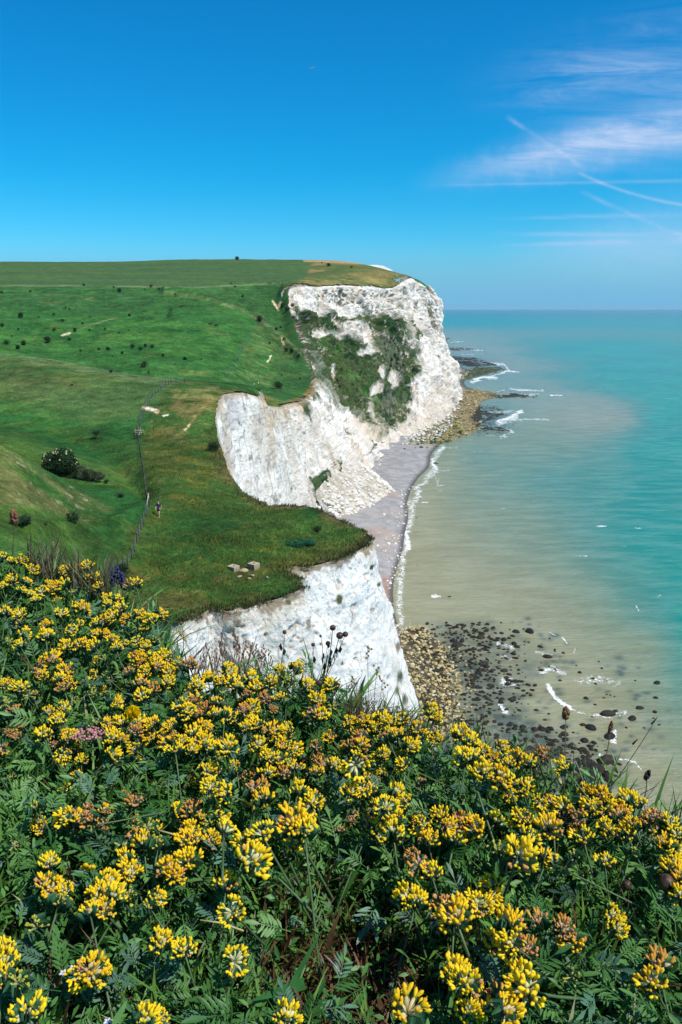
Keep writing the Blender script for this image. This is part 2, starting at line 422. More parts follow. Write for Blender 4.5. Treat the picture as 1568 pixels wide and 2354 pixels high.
def build_land():
    nu, nw = 960, 1000
    us = np.concatenate([np.linspace(-0.95, -0.46, 120)[:-1], np.linspace(-0.46, 0.15, nu)])
    ws = np.concatenate([np.linspace(math.log(34), math.log(200), 430)[:-1], np.linspace(math.log(200), math.log(1100), nw - 430), np.linspace(math.log(1110), math.log(2600), 30)])
    U, W = np.meshgrid(us, ws, indexing='ij')
    Y = np.exp(W); X = U * Y
    Z = CAMZ + Y * tps_eval(A, tcoef, np.stack([U, W * 0.42], -1))
    Z = Z + relief(X, Y, Z)
    V = np.stack([X, Y, Z], -1)
    dE = seg_dist(U, W, eu)
    # relief: tussocks, terracettes
    k = sstep(dE, 0.0, 0.02)
    amp = 0.10 + 0.28 * sstep(Y, 60, 400)
    V[..., 2] += k * amp * (fbm(V, 0.35, 4, 0.6, 3.1) + 0.7 * fbm(V, 0.06, 3, 0.5, 9.0) * 2)
    V[..., 2] += 0.10 * fbm(V, 1.6, 3, 0.6, 5.0) * sstep(-Y, -140, -70)
    fld = sstep(Y, 690, 730)
    V[..., 2] += k * (1 - fld) * sstep(Y, 330, 420) * 0.8 * fbm(V, 0.035, 4, 0.6, 1.0)
    px, py = proj(V)
    # ---- colours (turf, dry grass, field crop, tracks, and painted hillside shading)
    n1 = fbm(V, 0.05, 4, 0.55, 2.0); n2 = fbm(V, 0.22, 4, 0.6, 7.0); n3 = fbm(V, 0.9, 3, 0.6, 17.0)
    lo = (0.014, 0.066, 0.018); mid = (0.026, 0.098, 0.020); yel = (0.075, 0.115, 0.018); dry = (0.125, 0.115, 0.045); brn = (0.085, 0.070, 0.032)
    c = mixc(lo, mid, sstep(n1 + 0.6 * n2, -0.5, 0.5))
    # valley floor and slopes left of the fence
    L1 = softpoly(px, py, [(-900, 1000), (0, 820), (250, 860), (400, 885), (330, 960), (320, 1010), (340, 1160), (240, 1310), (-900, 1500)], 12)
    near1 = sstep(-Y, -260, -215)
    c = mixc(c, mixc((0.018, 0.085, 0.022), (0.058, 0.118, 0.026), sstep(n1 + 0.5 * n2, -0.35, 0.45)), L1 * near1 * 0.9)
    ol = softpoly(px, py, [(0, 840), (250, 870), (390, 890), (320, 960), (200, 960), (0, 900)], 35) * near1
    c = mixc(c, mixc((0.050, 0.098, 0.034), (0.088, 0.118, 0.044), sstep(n1 + 0.6 * n2, -0.5, 0.5)), ol * 0.9)
    # seam of paler grass at the crest
    cr = sstep(-seg_dist(px, py, [(-50, 812), (120, 830), (250, 857), (400, 877)]), -16, -2) * near1 * (Y > 150)
    c = mixc(c, (0.115, 0.170, 0.085), cr * sstep(n2, -0.6, 0.3) * 0.85)
    # near spur left (sub-hill) dry with stones
    sh = softpoly(px, py, [(-700, 900), (0, 1025), (130, 1100), (260, 1170), (200, 1200), (60, 1160), (-700, 1150)], 10) * (Y < 100)
    c = mixc(c, (0.120, 0.128, 0.055), sh * sstep(n2, -0.5, 0.3) * 0.85)
    c = mixc(c, (0.30, 0.28, 0.22), sh * sstep(n3, 0.38, 0.55) * 0.6)
    # cliff-top strip right of fence : rank mixed grass
    st = softpoly(px, py, [(400, 878), (600, 900), (500, 1000), (530, 1120), (640, 1165), (850, 1230), (840, 1265), (700, 1340), (420, 1440), (200, 1400), (250, 1300), (345, 1165), (325, 1010)], 10) * (Y < 200)
    q = mixc((0.034, 0.088, 0.020), (0.088, 0.102, 0.026), sstep(n2 + 0.5 * n1 + 0.4 * n3, -0.35, 0.55))
    c = mixc(c, q, st)
    up = softpoly(px, py, [(390, 880), (600, 895), (500, 930), (480, 1010), (400, 1020), (350, 960)], 22) * (Y < 200)
    c = mixc(c, (0.165, 0.150, 0.062), up * sstep(n2 + 0.5 * n3, -0.25, 0.5) * 0.85)
    yb = softpoly(px, py, [(350, 1030), (500, 1030), (540, 1120), (420, 1140), (350, 1100)], 40) * (Y < 200)
    c = mixc(c, (0.120, 0.125, 0.014), yb * sstep(n3 + n2, 0.0, 0.7) * 0.75)
    yb = softpoly(px, py, [(380, 1170), (560, 1180), (800, 1230), (600, 1300), (380, 1330)], 30) * (Y < 200)
    c = mixc(c, (0.018, 0.082, 0.020), yb * 0.75 * sstep(n1, -0.8, 0.0))
    c = mixc(c, (0.105, 0.130, 0.018), yb * sstep(n3 + n2, 0.25, 0.8) * 0.7)
    lipb = sstep(-dE, -0.030, -0.004) * (Y < 130)
    c = mixc(c, mixc((0.070, 0.065, 0.024), (0.130, 0.105, 0.050), sstep(n3, -0.4, 0.4)), lipb * 0.85 * sstep(n2, -0.5, 0.2))
    lo1 = softpoly(px, py, [(250, 1330), (640, 1300), (700, 1345), (420, 1430), (280, 1390)], 20) * (Y < 100)
    c = mixc(c, (0.085, 0.088, 0.030), lo1 * sstep(n2 + n3, -0.3, 0.5) * 0.7)
    # far hillside
    far = sstep(Y, 300, 340)
    h = mixc((0.018, 0.078, 0.020), (0.030, 0.100, 0.026), sstep(n1 + 0.4 * n2, -0.4, 0.4))
    h = mixc(h, (0.058, 0.120, 0.050), sstep(n2 + 0.3 * n3, 0.1, 0.8) * sstep(-py, -760, -690) * 0.6)
    c = mixc(c, h, far)
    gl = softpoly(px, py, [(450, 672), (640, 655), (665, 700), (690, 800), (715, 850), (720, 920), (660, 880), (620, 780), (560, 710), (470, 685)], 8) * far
    c = mixc(c, (0.020, 0.066, 0.022), gl * 0.8)  # shadow side of the spur, painted darker into the turf
    rdg = sstep(-seg_dist(px, py, [(380, 672), (480, 688), (560, 712), (620, 750), (680, 800), (715, 850)]), -7, -1) * far * (Y < 640)
    c = mixc(c, (0.120, 0.140, 0.070), rdg * sstep(n2, -0.5, 0.3) * 0.7)
    ap = softpoly(px, py, [(590, 740), (680, 800), (640, 900), (530, 878), (560, 830)], 14) * far
    c = mixc(c, (0.075, 0.105, 0.040), ap * sstep(n2 + n3 * 0.5, -0.3, 0.5) * 0.8)
    ap2 = softpoly(px, py, [(630, 820), (700, 830), (722, 890), (700, 915), (650, 930), (620, 910)], 10) * far
    c = mixc(c, (0.022, 0.070, 0.022), ap2 * 0.7)
    # brown lip of hanging valley
    lb = sstep(-seg_dist(px, py, [(600, 915), (650, 934), (700, 920), (722, 890)]), -14, -3) * far
    c = mixc(c, (0.17, 0.11, 0.05), lb * 0.8)
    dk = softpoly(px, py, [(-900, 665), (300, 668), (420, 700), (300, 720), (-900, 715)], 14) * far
    c = mixc(c, (0.020, 0.064, 0.026), dk * 0.45)  # dark band below the brow: slope shading put into the colour
    br = softpoly(px, py, [(-900, 760), (150, 745), (420, 735), (560, 790), (530, 860), (300, 800), (-900, 790)], 26) * far
    c = mixc(c, (0.042, 0.125, 0.026), br * 0.55 * sstep(n2 + n1, -0.5, 0.5))  # lower slopes painted brighter to model the hill's light and shade
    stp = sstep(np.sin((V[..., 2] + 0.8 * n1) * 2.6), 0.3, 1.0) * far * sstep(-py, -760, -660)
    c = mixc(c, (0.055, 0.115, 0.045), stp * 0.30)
    # plateau field
    dF = softpoly(px, py, [(-900, 500), (1000, 500), (960, 640), (700, 640), (640, 648), (430, 658), (-900, 658)], 2.5) * (Y > 600)
    f = mixc((0.034, 0.078, 0.034), (0.046, 0.092, 0.034), sstep(fbm(V, 0.02, 4, 0.6, 4.0, (0.3, 3, 1)), -0.4, 0.4))
    c = mixc(c, f, dF)
    bl = sstep(-seg_dist(px, py, [(-900, 656), (0, 656), (200, 657), (430, 661), (640, 652)]), -3.5, -0.5) * (Y > 560)
    c = mixc(c, (0.105, 0.135, 0.080), bl * sstep(n1, -0.5, 0.2) * 0.7)
    rt = softpoly(px, py, [(640, 655), (700, 642), (720, 600), (860, 600), (950, 630), (930, 660), (790, 660), (680, 660)], 6) * (Y > 600)
    c = mixc(c, mixc((0.055, 0.085, 0.030), (0.165, 0.135, 0.060), sstep(fbm(V, 0.03, 4, 0.6, 6.0) + 0.3 * n2, -0.25, 0.45)), rt * 0.95)
    tp = sstep(-seg_dist(px, py, [(700, 599), (790, 602), (850, 606)]), -5, -1) * (Y > 700)
    c = mixc(c, (0.27, 0.20, 0.12), tp * 0.8)
    def track(line, w, colr, a=0.9, cond=None):
        nonlocal c
        m = sstep(-seg_dist(px + n3 * 3.2 + n2 * 2, py + n2 * 2.2 + n3 * 1.5, line), -w, -w * 0.3) * a * (0.45 + 0.55 * sstep(n3, -0.5, 0.2))
        if cond is not None: m = m * cond
        c = mixc(c, colr, m)
    tan = (0.42, 0.34, 0.22); pale = (0.62, 0.56, 0.46)
    track([(652, 664), (648, 680)], 2.6, pale, 0.9, far); track([(652, 664), (664, 662)], 2.0, tan, 0.7, far)
    track([(627, 692), (640, 712), (645, 694)], 4, tan, 0.9, far); track([(627, 692), (638, 708)], 1.8, pale, 0.8, far)
    track([(648, 778), (653, 792)], 4, tan, 0.95, far); track([(615, 832), (624, 818)], 2.4, pale, 0.9, far)
    track([(140, 772), (160, 766), (205, 748), (270, 730)], 2.0, (0.15, 0.16, 0.09), 0.7, far); track([(142, 771), (162, 766)], 2.6, pale, 0.8, far)
    track([(330, 937), (348, 941), (362, 946)], 6.5, (0.62, 0.48, 0.38), 0.95, Y < 220); track([(340, 939), (352, 943)], 3.5, (0.78, 0.70, 0.62), 0.8, Y < 220)
    track([(374, 955), (386, 953)], 2.6, (0.72, 0.68, 0.60), 0.95, Y < 220)
    track([(425, 988), (437, 974)], 3.2, (0.70, 0.60, 0.44), 0.95, Y < 220); track([(408, 998), (425, 990), (450, 955), (480, 925), (540, 898)], 5, (0.24, 0.19, 0.08), 0.55, Y < 220)
    track([(400, 940), (430, 900), (500, 892)], 8, (0.22, 0.18, 0.08), 0.5, Y < 220)
    track([(520, 878), (605, 735)], 1.4, (0.10, 0.12, 0.07), 0.5, far)
    track([(360, 1190), (372, 1130), (352, 1060), (345, 1010), (350, 980)], 5, (0.085, 0.115, 0.035), 0.5, Y < 220)
    cu, cw = 0.25 * (U[:-1, :-1] + U[1:, :-1] + U[1:, 1:] + U[:-1, 1:]), 0.25 * (W[:-1, :-1] + W[1:, :-1] + W[1:, 1:] + W[:-1, 1:])
    cv = V[:-1, :-1]; cy = cv[..., 1]; fl_ = np.stack([cv[..., 0], cy, 0 * cy], -1)
    jn = np.where(cy < 180, fbm(fl_, 0.45, 5, 0.62, 33.0), fbm(fl_, 0.075, 5, 0.62, 34.0))
    jag = np.clip(0.42 + 1.1 * jn, 0, 1.2) * np.interp(cy, [50, 120, 600, 900], [0.32, 0.8, 5.0, 5]) / cy
    jag = np.where(cy > 840, 0, jag)
    jag = jag * (1 - sstep(cy, 80, 84) * (1 - sstep(cy, 150, 200)) * 0.75)
    mask = inpoly(cu + jag, cw - jag * 1.3, LANDPOLY)
    n, m_ = U.shape
    mot = 1 + 0.55 * fbm(V, 0.09, 5, 0.65, 81.0) + 0.55 * fbm(V, 0.42, 4, 0.65, 82.0)
    fieldm = softpoly(px, py, [(-900, 500), (1000, 500), (960, 640), (700, 640), (640, 648), (430, 658), (-900, 658)], 2.5) * (Y > 600)
    mot = 1 + (mot - 1) * (1 - 0.75 * fieldm)
    dots = sstep(fbm(V, 0.30, 3, 0.6, 83.0), 0.34, 0.50) * (1 - fieldm) * 0.55
    c = mixc(c, c * np.array([0.45, 0.60, 0.50]), dots)
    dryp = sstep(fbm(V, 0.055, 5, 0.65, 84.0), 0.18, 0.55) * (1 - fieldm) * 0.5
    c = mixc(c, np.array([0.095, 0.120, 0.042]), dryp)
    c = np.clip(c * np.array([1.16, 1.06, 0.86]) * mot[..., None] * np.where(Y < 260, 1.32, 1.44)[..., None], 0.004, .8)
    Fq = grid_faces(n, m_, mask)[:, ::-1]
    Vf, Fq, (cf,) = compact(V.reshape(-1, 3), Fq, c.reshape(-1, 3))
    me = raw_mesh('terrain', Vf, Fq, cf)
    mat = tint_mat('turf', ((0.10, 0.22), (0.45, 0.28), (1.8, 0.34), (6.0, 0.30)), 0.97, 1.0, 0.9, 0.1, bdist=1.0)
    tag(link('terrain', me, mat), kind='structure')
build_land()

# ================================================================== CLIFFS
def catmull(P_, n):
    """P_ (k, ..., 3) control rows along axis 0 -> n samples per segment"""
    k = len(P_); Pp = np.concatenate([2 * P_[:1] - P_[1:2], P_, 2 * P_[-1:] - P_[-2:-1]])
    out = []
    for i in range(k - 1):
        p0, p1, p2, p3 = Pp[i], Pp[i + 1], Pp[i + 2], Pp[i + 3]
        nn = n[i] if hasattr(n, '__len__') else n
        for s in range(nn):
            t = s / nn
            lin = p1 + (p2 - p1) * t
            cr = 0.5 * ((2 * p1) + (-p0 + p2) * t + (2 * p0 - 5 * p1 + 4 * p2 - p3) * t * t + (-p0 + 3 * p1 - 3 * p2 + p3) * t ** 3)
            out.append(0.4 * lin + 0.6 * cr)
    out.append(P_[-1]); return np.array(out)

def sheet(cols_, rows_n, coln, toprel=True):
    """cols_: list of (top, [mid...], foot). resampled to a fine grid"""
    CC = []
    for top, mids, foot in cols_:
        top = np.array(top, float); foot = np.array(foot, float)
        if mids is None:
            fr = [(0.14, 0.30), (0.32, 0.56), (0.60, 0.80)]
            mids = [top + (foot - top) * np.array([h, h, v]) for h, v in fr]
        assert len(mids) == 3
        CC.append(np.array([top] + list(mids) + [foot]))
    G = catmull(np.array(CC), coln)                       # (n,5,3)
    G = np.moveaxis(catmull(np.moveaxis(G, 1, 0), rows_n), 0, 1)
    return G                                              # (n, rows, 3)

def grid_normals(G):
    du = np.gradient(G, axis=0); dv = np.gradient(G, axis=1)
    n = np.cross(du, dv); n /= np.maximum(np.linalg.norm(n, axis=-1, keepdims=True), 1e-9)
    return n

chalk_far = tint_mat('far_chalk', ((0.12, 0.04), (0.9, 0.07)), 0.95, 0.6, 0.45, 0.15, bdist=2.0)
chalk_near = tint_mat('near_chalk', ((0.25, 0.04), (2.2, 0.06)), 0.93, 0.75, 1.3, 0.15, bdist=0.5)

def add_brink(G, c, w, drop, wc, V0):
    a = G[:, 0]
    d = (V0[:, 0] - V0[:, -1])[:, :2]; d /= np.maximum(np.linalg.norm(d, axis=1, keepdims=True), 1e-6)
    kk = np.ones(41) / 41; d = np.stack([np.convolve(np.pad(d[:, i], 20, mode='edge'), kk, 'valid') for i in (0, 1)], 1); d /= np.maximum(np.linalg.norm(d, axis=1, keepdims=True), 0.3)
    rows, cr = [], []
    for f, dr in ((1.6, 0.02), (1.25, 0.25), (0.8, 1.0), (0.4, 0.7)):
        p = a.copy(); ww = np.interp(a[:, 1], [50, 120, 600, 900], w) * wc
        p[:, :2] += d * (ww * f)[:, None]; p[:, 2] = land_z(p[:, 0], p[:, 1]) - (0.12 + 0.25 * sstep(a[:, 1], 100, 500)) - np.interp(a[:, 1], [50, 600], drop) * dr
        rows.append(p); q = fbm(p, 0.6, 3, 0.6, 3.0); cr.append(mixc((0.075, 0.065, 0.035), (0.50, 0.45, 0.37), sstep(q, -0.1, 0.5)))
    return np.concatenate([np.stack(rows, 1), G], 1), np.concatenate([np.stack(cr, 1), c], 1)

def build_spur_cliff():
    off = {0: (3, -12), 1: (3, -12), 2: (4, -12), 3: (4, -10), 4: (4, -10), 5: (4, -10), 6: (5, -10), 7: (5, -10), 8: (6, -9), 9: (7, -9), 10: (9, -8), 11: (10, -7), 12: (10, -8),
           13: (9, -9), 14: (9, -9), 15: (10, -8), 16: (12, -6)}
    cols_ = []
    for i, q in enumerate(LIP):
        t = P(*q)
        t[2] = float(land_z(t[0:1], t[1:2])[0]) - 0.05
        if i in off:
            f = np.array([t[0] + off[i][0], t[1] + off[i][1], -1.0])
            fr = [(0.12, 0.12), (0.34, 0.36), (0.62, 0.64)]
            cols_.append((t, [t + (f - t) * np.array([h, h, v]) for h, v in fr], f))
        elif i == 17:
            cols_.append((t, [P(866, 1322, 80.2), P(905, 1470, 79.6), P(950, 1640, 79)], np.array([19., 77., -1])))
        elif i == 18:
            cols_.append((t, [P(852, 1322, 84), P(895, 1450, 85), P(930, 1580, 86)], np.array([18., 88., -1])))
        elif i == 19:
            cols_.append((t, None, np.array([t[0] + 12, t[1] + 10, -1.])))
        elif i == 20:
            cols_.append((t, None, np.array([t[0] + 9, t[1] + 12, -1.])))
        else:
            cols_.append((t, None, np.array([t[0] + 9, t[1] + 12, -1.])))
    n = [24] * (len(cols_) - 1)
    G = sheet(cols_, [70, 110, 110, 60], n)
    nn = grid_normals(G)
    if nn[200, 60, 1] > 0: nn = -nn
    V0 = G.copy()
    row = np.linspace(0, 1, G.shape[1])[None, :] * np.ones(G.shape[:2])
    k = sstep(row, 0.0, 0.03)
    V0s = V0.copy()
    flute = ridged(V0s, 0.20, 4, 3.0, (1, 1, 0.22))
    crag = fbm(V0s, 0.45, 5, 0.55, 8.0)
    small = ridged(V0s, 1.3, 3, 1.0, (1, 1, 0.6))
    blk = np.floor(fbm(V0s, 0.5, 3, 0.5, 51.0, (1, 1, 0.45)) * 6) / 6
    d = 0.55 * flute + 0.42 * crag + 0.16 * small + 0.45 * blk
    # pocket holes
    pk = sstep(fbm(V0s, 0.8, 3, 0.5, 31.0), 0.42, 0.62)
    d = d - 0.35 * pk
    # keep silhouette of the tip roughly in place
    G = G + nn * (d * (0.25 + 0.75 * k))[..., None] * 0.8
    px, py = proj(V0)
    z = V0[..., 2]
    n1 = fbm(V0s, 0.12, 4, 0.6, 2.0); n2 = fbm(V0s, 0.7, 4, 0.6, 5.0); n3 = fbm(V0s, 2.6, 3, 0.6, 15.0)
    vs = fbm(V0s, 0.5, 4, 0.6, 12.0, (1, 1, 0.12))
    c = mixc((0.60, 0.565, 0.51), (0.77, 0.74, 0.69), sstep(n2 + n1 + 0.4 * n3, -0.6, 0.3))
    depth = (V0[:, :1, 2] - z)
    soil = sstep(-(depth + 1.6 * n1 + 1.6 * vs), -1.9, -0.2)
    c = mixc(c, mixc((0.52, 0.42, 0.30), (0.66, 0.60, 0.50), sstep(n3, -0.3, 0.4)), soil * 0.6)
    c = mixc(c, (0.20, 0.14, 0.08), sstep(-(depth + 1.6 * n2 + 0.5 * n3), -0.8, -0.1) * 0.8)
    c = mixc(c, (0.42, 0.33, 0.22), sstep(vs + 0.4 * n3, 0.38, 0.62) * sstep(-depth, -9, -1) * 0.8)
    crk = sstep(-np.abs(fbm(V0s, 0.55, 4, 0.6, 71.0, (1, 1, 0.13))), -0.030, -0.006) * sstep(n2, -0.2, 0.35)
    c = mixc(c, (0.33, 0.27, 0.21), crk * 0.7)
    # flint specks
    sp = sstep(n3 + 0.3 * n2, 0.40, 0.58)
    c = mixc(c, (0.30, 0.24, 0.18), sp * 0.65)
    sp2 = sstep(fbm(V0s, 4.2, 2, 0.5, 77.0), 0.46, 0.62)
    c = mixc(c, (0.22, 0.17, 0.13), sp2 * sstep(-depth, -22, 0) * 0.8)
    c = mixc(c, (0.30, 0.23, 0.15), pk * 0.45)
    # weeds on ledges
    def weed(cx, cy, rx, ry, colr=(0.10, 0.10, 0.04)):
        nonlocal c
        r = np.hypot((px - cx + 5 * n3) / rx, (py - cy + 5 * n2) / ry)
        c = mixc(c, colr, sstep(-r, -1.1, -0.6) * (nn[..., 1] < 0.6))
    for w_ in [(777, 1375, 9, 13), (851, 1305, 6, 9, (0.05, 0.07, 0.04)), (868, 1345, 5, 6), (708, 1352, 4, 6), (660, 1385, 10, 8), (700, 1310, 14, 4), (786, 1523, 5, 7), (845, 1490, 4, 6), (912, 1490, 6, 14, (0.22, 0.17, 0.12)),
               (918, 1555, 9, 14, (0.07, 0.09, 0.05)), (910, 1590, 11, 12, (0.14, 0.12, 0.07)), (928, 1610, 8, 16, (0.10, 0.10, 0.06)), (680, 1440, 5, 14, (0.45, 0.36, 0.27)), (705, 1435, 5, 16, (0.33, 0.27, 0.2)), (815, 1420, 2.0, 16, (0.35, 0.28, 0.22)), (735, 1480, 5, 5)]:
        weed(*w_)
    G, c = add_brink(G, c, [0.45, 1.2, 6, 6], [0.10, 0.4], 1 - sstep(np.arange(G.shape[0]), 24 * 16, 24 * 17), V0)
    Fq = grid_faces(G.shape[0], G.shape[1])
    me = raw_mesh('cliff', G.reshape(-1, 3), Fq, c.reshape(-1, 3))
    tag(link('cliff', me, chalk_near), kind='structure')

def build_bay_cliff():
    cols_ = []
    feet = {0: (-4, 107), 1: (-7, 119), 2: (-10, 135), 3: (-12, 146), 4: (-13, 158), 5: (-14, 169), 6: (-13, 181), 7: (-9, 190), 8: (-6, 206), 9: (-8, 262)}
    fpx = {10: (765, 1190), 11: (805, 1148), 12: (843, 1086), 13: (872, 1052), 14: (895, 1034), 15: (915, 1024), 16: (928, 1017), 17: (936, 1013), 18: (943, 1009), 19: (952, 1005),
           20: (960, 1001), 21: (970, 996), 22: (983, 990), 23: (1000, 980), 24: (1015, 968), 25: (1032, 950), 26: (1052, 912)}
    for i, q in enumerate(BAY):
        t = P(*q); t[2] = float(land_z(t[0:1], t[1:2])[0]) - 0.1
        if i in feet: f = np.array([feet[i][0], feet[i][1], 0.0])
        else: f = S(*fpx[i], 1.0)
        mids = None
        if i <= 9:
            mids = [t + (f - t) * np.array([h, h, v]) for h, v in [(0.14, 0.22), (0.36, 0.46), (0.66, 0.72)]]
        if i in (10, 11, 12, 13):
            mids = [t + (f - t) * np.array([h, h, v]) for h, v in [(0.20, 0.28), (0.45, 0.55), (0.75, 0.80)]]
        if i == 22: mids = [P(930, 745, 720), P(952, 830, 665), P(965, 920, 620)]
        if i == 23: mids = [P(950, 740, 750), P(985, 830, 700), P(993, 915, 640)]
        if i == 24: mids = [P(975, 740, 770), P(1005, 840, 730), P(1012, 905, 680)]
        if i == 25: mids = [P(992, 745, 785), P(1022, 840, 760), P(1035, 890, 730)]
        if i == 26: mids = [P(1007, 752, 800), P(1027, 815, 800), P(1045, 868, 800)]
        cols_.append((t, mids, f))
    for q, dy in ((FARE[0], 840), (FARE[1], 900)):
        t = P(*q); t[2] = float(land_z(t[0:1], t[1:2])[0]) - 0.1
        cols_.append((t, None, np.array([t[0] + (22 if dy == 840 else 12), t[1] + 14, 0.])))
    n = [40] * 9 + [60, 56] + [42] * (len(cols_) - 12)
    G = sheet(cols_, [95, 100, 95, 70], n)
    nn = grid_normals(G)
    if nn[300, 150, 0] < 0: nn = -nn
    V0 = G.copy()
    row = np.linspace(0, 1, G.shape[1])[None, :] * np.ones(G.shape[:2])
    ci = np.linspace(0, 1, G.shape[0])[:, None] * np.ones(G.shape[:2])
    px, py = proj(V0)
    Y = V0[..., 1]
    scl = np.clip(Y / 480, 0.42, 1.4)
    k = sstep(row, 0.0, 0.04)
    flute = ridged(V0, 0.070, 4, 3.0, (1, 1, 0.16))
    crag = fbm(V0, 0.10, 5, 0.6, 8.0)
    fine = ridged(V0, 0.30, 2, 4.0, (1, 1, 0.30))
    butt = ridged(V0, 0.030, 3, 23.0, (1, 1, 0.10))
    blk = np.floor(fbm(V0, 0.11, 3, 0.5, 51.0, (1, 1, 0.35)) * 7) / 7
    d = scl * (4.2 * flute + 2.4 * crag + 1.1 * fine + 4.0 * butt + 5.0 * blk - 2.6 * sstep(Y, 300, 560))
    # bedding ledges
    bed = np.abs(((V0[..., 2] + 2.0 * fbm(V0, 0.02, 2, 0.5, 3)) / 4.5) % 1 - 0.5) * 2
    d = d + (0.03 + 0.15 * sstep(Y, 280, 420)) * scl * sstep(bed, 0.2, 0.8)
    d = d * (0.70 + 0.30 * sstep(Y, 175, 300))
    G = G + nn * (d * (0.15 + 0.85 * k))[..., None] * 0.9
    n1 = fbm(V0, 0.03, 4, 0.6, 2.0); n2 = fbm(V0, 0.12, 4, 0.6, 5.0); n3 = fbm(V0, 0.5, 4, 0.65, 15.0)
    vs = fbm(V0, 0.14, 5, 0.62, 12.0, (1, 1, 0.10))
    c = mixc((0.56, 0.505, 0.44), (0.78, 0.745, 0.68), sstep(n2 + n1 + 0.6 * n3, -0.60, 0.25))
    crk = sstep(-np.abs(fbm(V0, 0.16, 4, 0.6, 71.0, (1, 1, 0.16))), -0.045, -0.008) * sstep(n2, -0.35, 0.25)
    c = mixc(c, (0.27, 0.23, 0.20), crk * 0.75)
    # tan / ochre stains
    c = mixc(c, (0.52, 0.42, 0.31), sstep(vs + 0.4 * n1, 0.02, 0.42) * 0.75)
    c = mixc(c, (0.36, 0.33, 0.31), sstep(-vs + 0.5 * n3, 0.25, 0.6) * 0.45)
    oc = softpoly(px, py, [(610, 925), (650, 935), (655, 960), (640, 985), (612, 985)], 8)
    c = mixc(c, (0.42, 0.29, 0.15), oc * sstep(n2 + n3, -0.4, 0.3) * 0.9)
    oc = softpoly(px, py, [(600, 925), (700, 930), (690, 960), (660, 1050), (630, 1050)], 18)
    c = mixc(c, (0.62, 0.46, 0.28), oc * sstep(vs, -0.1, 0.5) * 0.7)
    oc = softpoly(px, py, [(800, 970), (850, 980), (880, 1010), (840, 1040), (800, 1010)], 20)
    c = mixc(c, (0.66, 0.54, 0.38), oc * sstep(n2, -0.4, 0.5) * 0.8)
    # flint bands: near-horizontal dark dotted lines
    bz = V0[..., 2] + 0.10 * V0[..., 0] + 1.2 * fbm(V0, 0.03, 3, 0.5, 21)
    sp = 2.4
    fb = sstep(-np.abs((bz / sp) % 1 - 0.5), -0.13, -0.03) * sstep(fbm(V0, 0.6, 2, 0.5, 40.0) + 0.2, 0.0, 0.5)
    fz = softpoly(px, py, [(650, 930), (780, 900), (850, 940), (830, 1040), (660, 1060)], 15)
    c = mixc(c, (0.42, 0.36, 0.33), fb * (0.25 + 0.55 * fz) * 0.9)
    # dark pits and cracks, hollow shade painted into the chalk by noise
    c = mixc(c, (0.30, 0.27, 0.25), sstep(n3 + 0.3 * n2, 0.30, 0.46) * 0.80)
    gr = softpoly(px, py, [(520, 905), (545, 905), (550, 960), (525, 1000), (512, 960)], 8)
    c = mixc(c, (0.46, 0.43, 0.44), gr * 0.6)
    # ---- vegetation on the undercliff
    veg = np.zeros(px.shape)
    jx, jy = px + 12 * n2 + 7 * n3, py + 14 * n2 + 8 * vs + 5 * n3
    def vp(poly, soft=6, amt=1.0):
        nonlocal veg
        veg = np.maximum(veg, softpoly(jx, jy, poly, soft) * amt)
    vp([(672, 720), (700, 712), (790, 735), (850, 722), (925, 730), (935, 760), (900, 800), (890, 770), (820, 755), (780, 755), (735, 755), (700, 760)], 6, 0.95)
    vp([(735, 765), (790, 770), (840, 800), (850, 850), (890, 860), (950, 800), (960, 850), (945, 900), (935, 960), (905, 990), (880, 985), (860, 920), (820, 960), (780, 950), (745, 900), (725, 830)], 8)
    vp([(690, 750), (740, 770), (790, 900), (850, 960), (880, 1000), (860, 1000), (800, 960), (760, 930), (720, 870), (700, 800)], 10, 0.9)
    vp([(840, 720), (930, 740), (955, 800), (940, 870), (880, 870), (850, 800)], 10, 0.80)
    vp([(800, 800), (860, 815), (930, 860), (935, 955), (870, 970), (830, 900)], 8, 0.92)
    vp([(930, 730), (965, 770), (962, 800), (945, 760)], 3)
    vp([(668, 700), (690, 705), (700, 760), (712, 830), (722, 880), (700, 880), (690, 800)], 5)
    vp([(705, 1105), (745, 1085), (765, 1090), (745, 1160), (720, 1150)], 5)
    vp([(752, 1070), (775, 1060), (765, 1100)], 4)
    vp([(820, 1060), (850, 1035), (850, 1010), (838, 1045)], 4)
    vp([(870, 990), (890, 980), (888, 1010), (872, 1015)], 3, 0.8)
    vp([(905, 890), (930, 880), (935, 950), (920, 960)], 3, 0.8)
    chalky = sstep(n3 * 0.9 + vs * 0.8 + 0.4 * n2, 0.27, 0.40)         # bare chalk showing through
    hole = softpoly(px, py, [(745, 765), (830, 795), (880, 850), (935, 870), (940, 955), (885, 985), (835, 935), (770, 900)], 15)
    veg = np.clip(veg * 1.15, 0, 1) * (1 - chalky * (1 - 0.9 * hole))
    for cx, cy, rx, ry in [(862, 903, 14, 12), (900, 903, 8, 9), (760, 865, 6, 18), (875, 860, 10, 16), (835, 815, 20, 10), (905, 875, 16, 20), (800, 750, 20, 7), (735, 770, 20, 8)]:
        r = np.hypot((px - cx + 7 * n3) / rx, (py - cy + 7 * n2) / ry)
        veg *= 1 - sstep(-r, -1.15, -0.6) * 0.95
    wk = softpoly(jx, jy, [(780, 665), (930, 665), (940, 720), (860, 730), (730, 700)], 15) + softpoly(jx, jy, [(720, 670), (800, 665), (790, 700), (730, 715)], 10)
    vg2 = np.clip(wk, 0, 1) * sstep(n3 + 0.4 * n2, 0.02, 0.20) * 0.85
    wk = softpoly(jx, jy, [(960, 700), (1002, 690), (1005, 790), (985, 780), (970, 740)], 5)
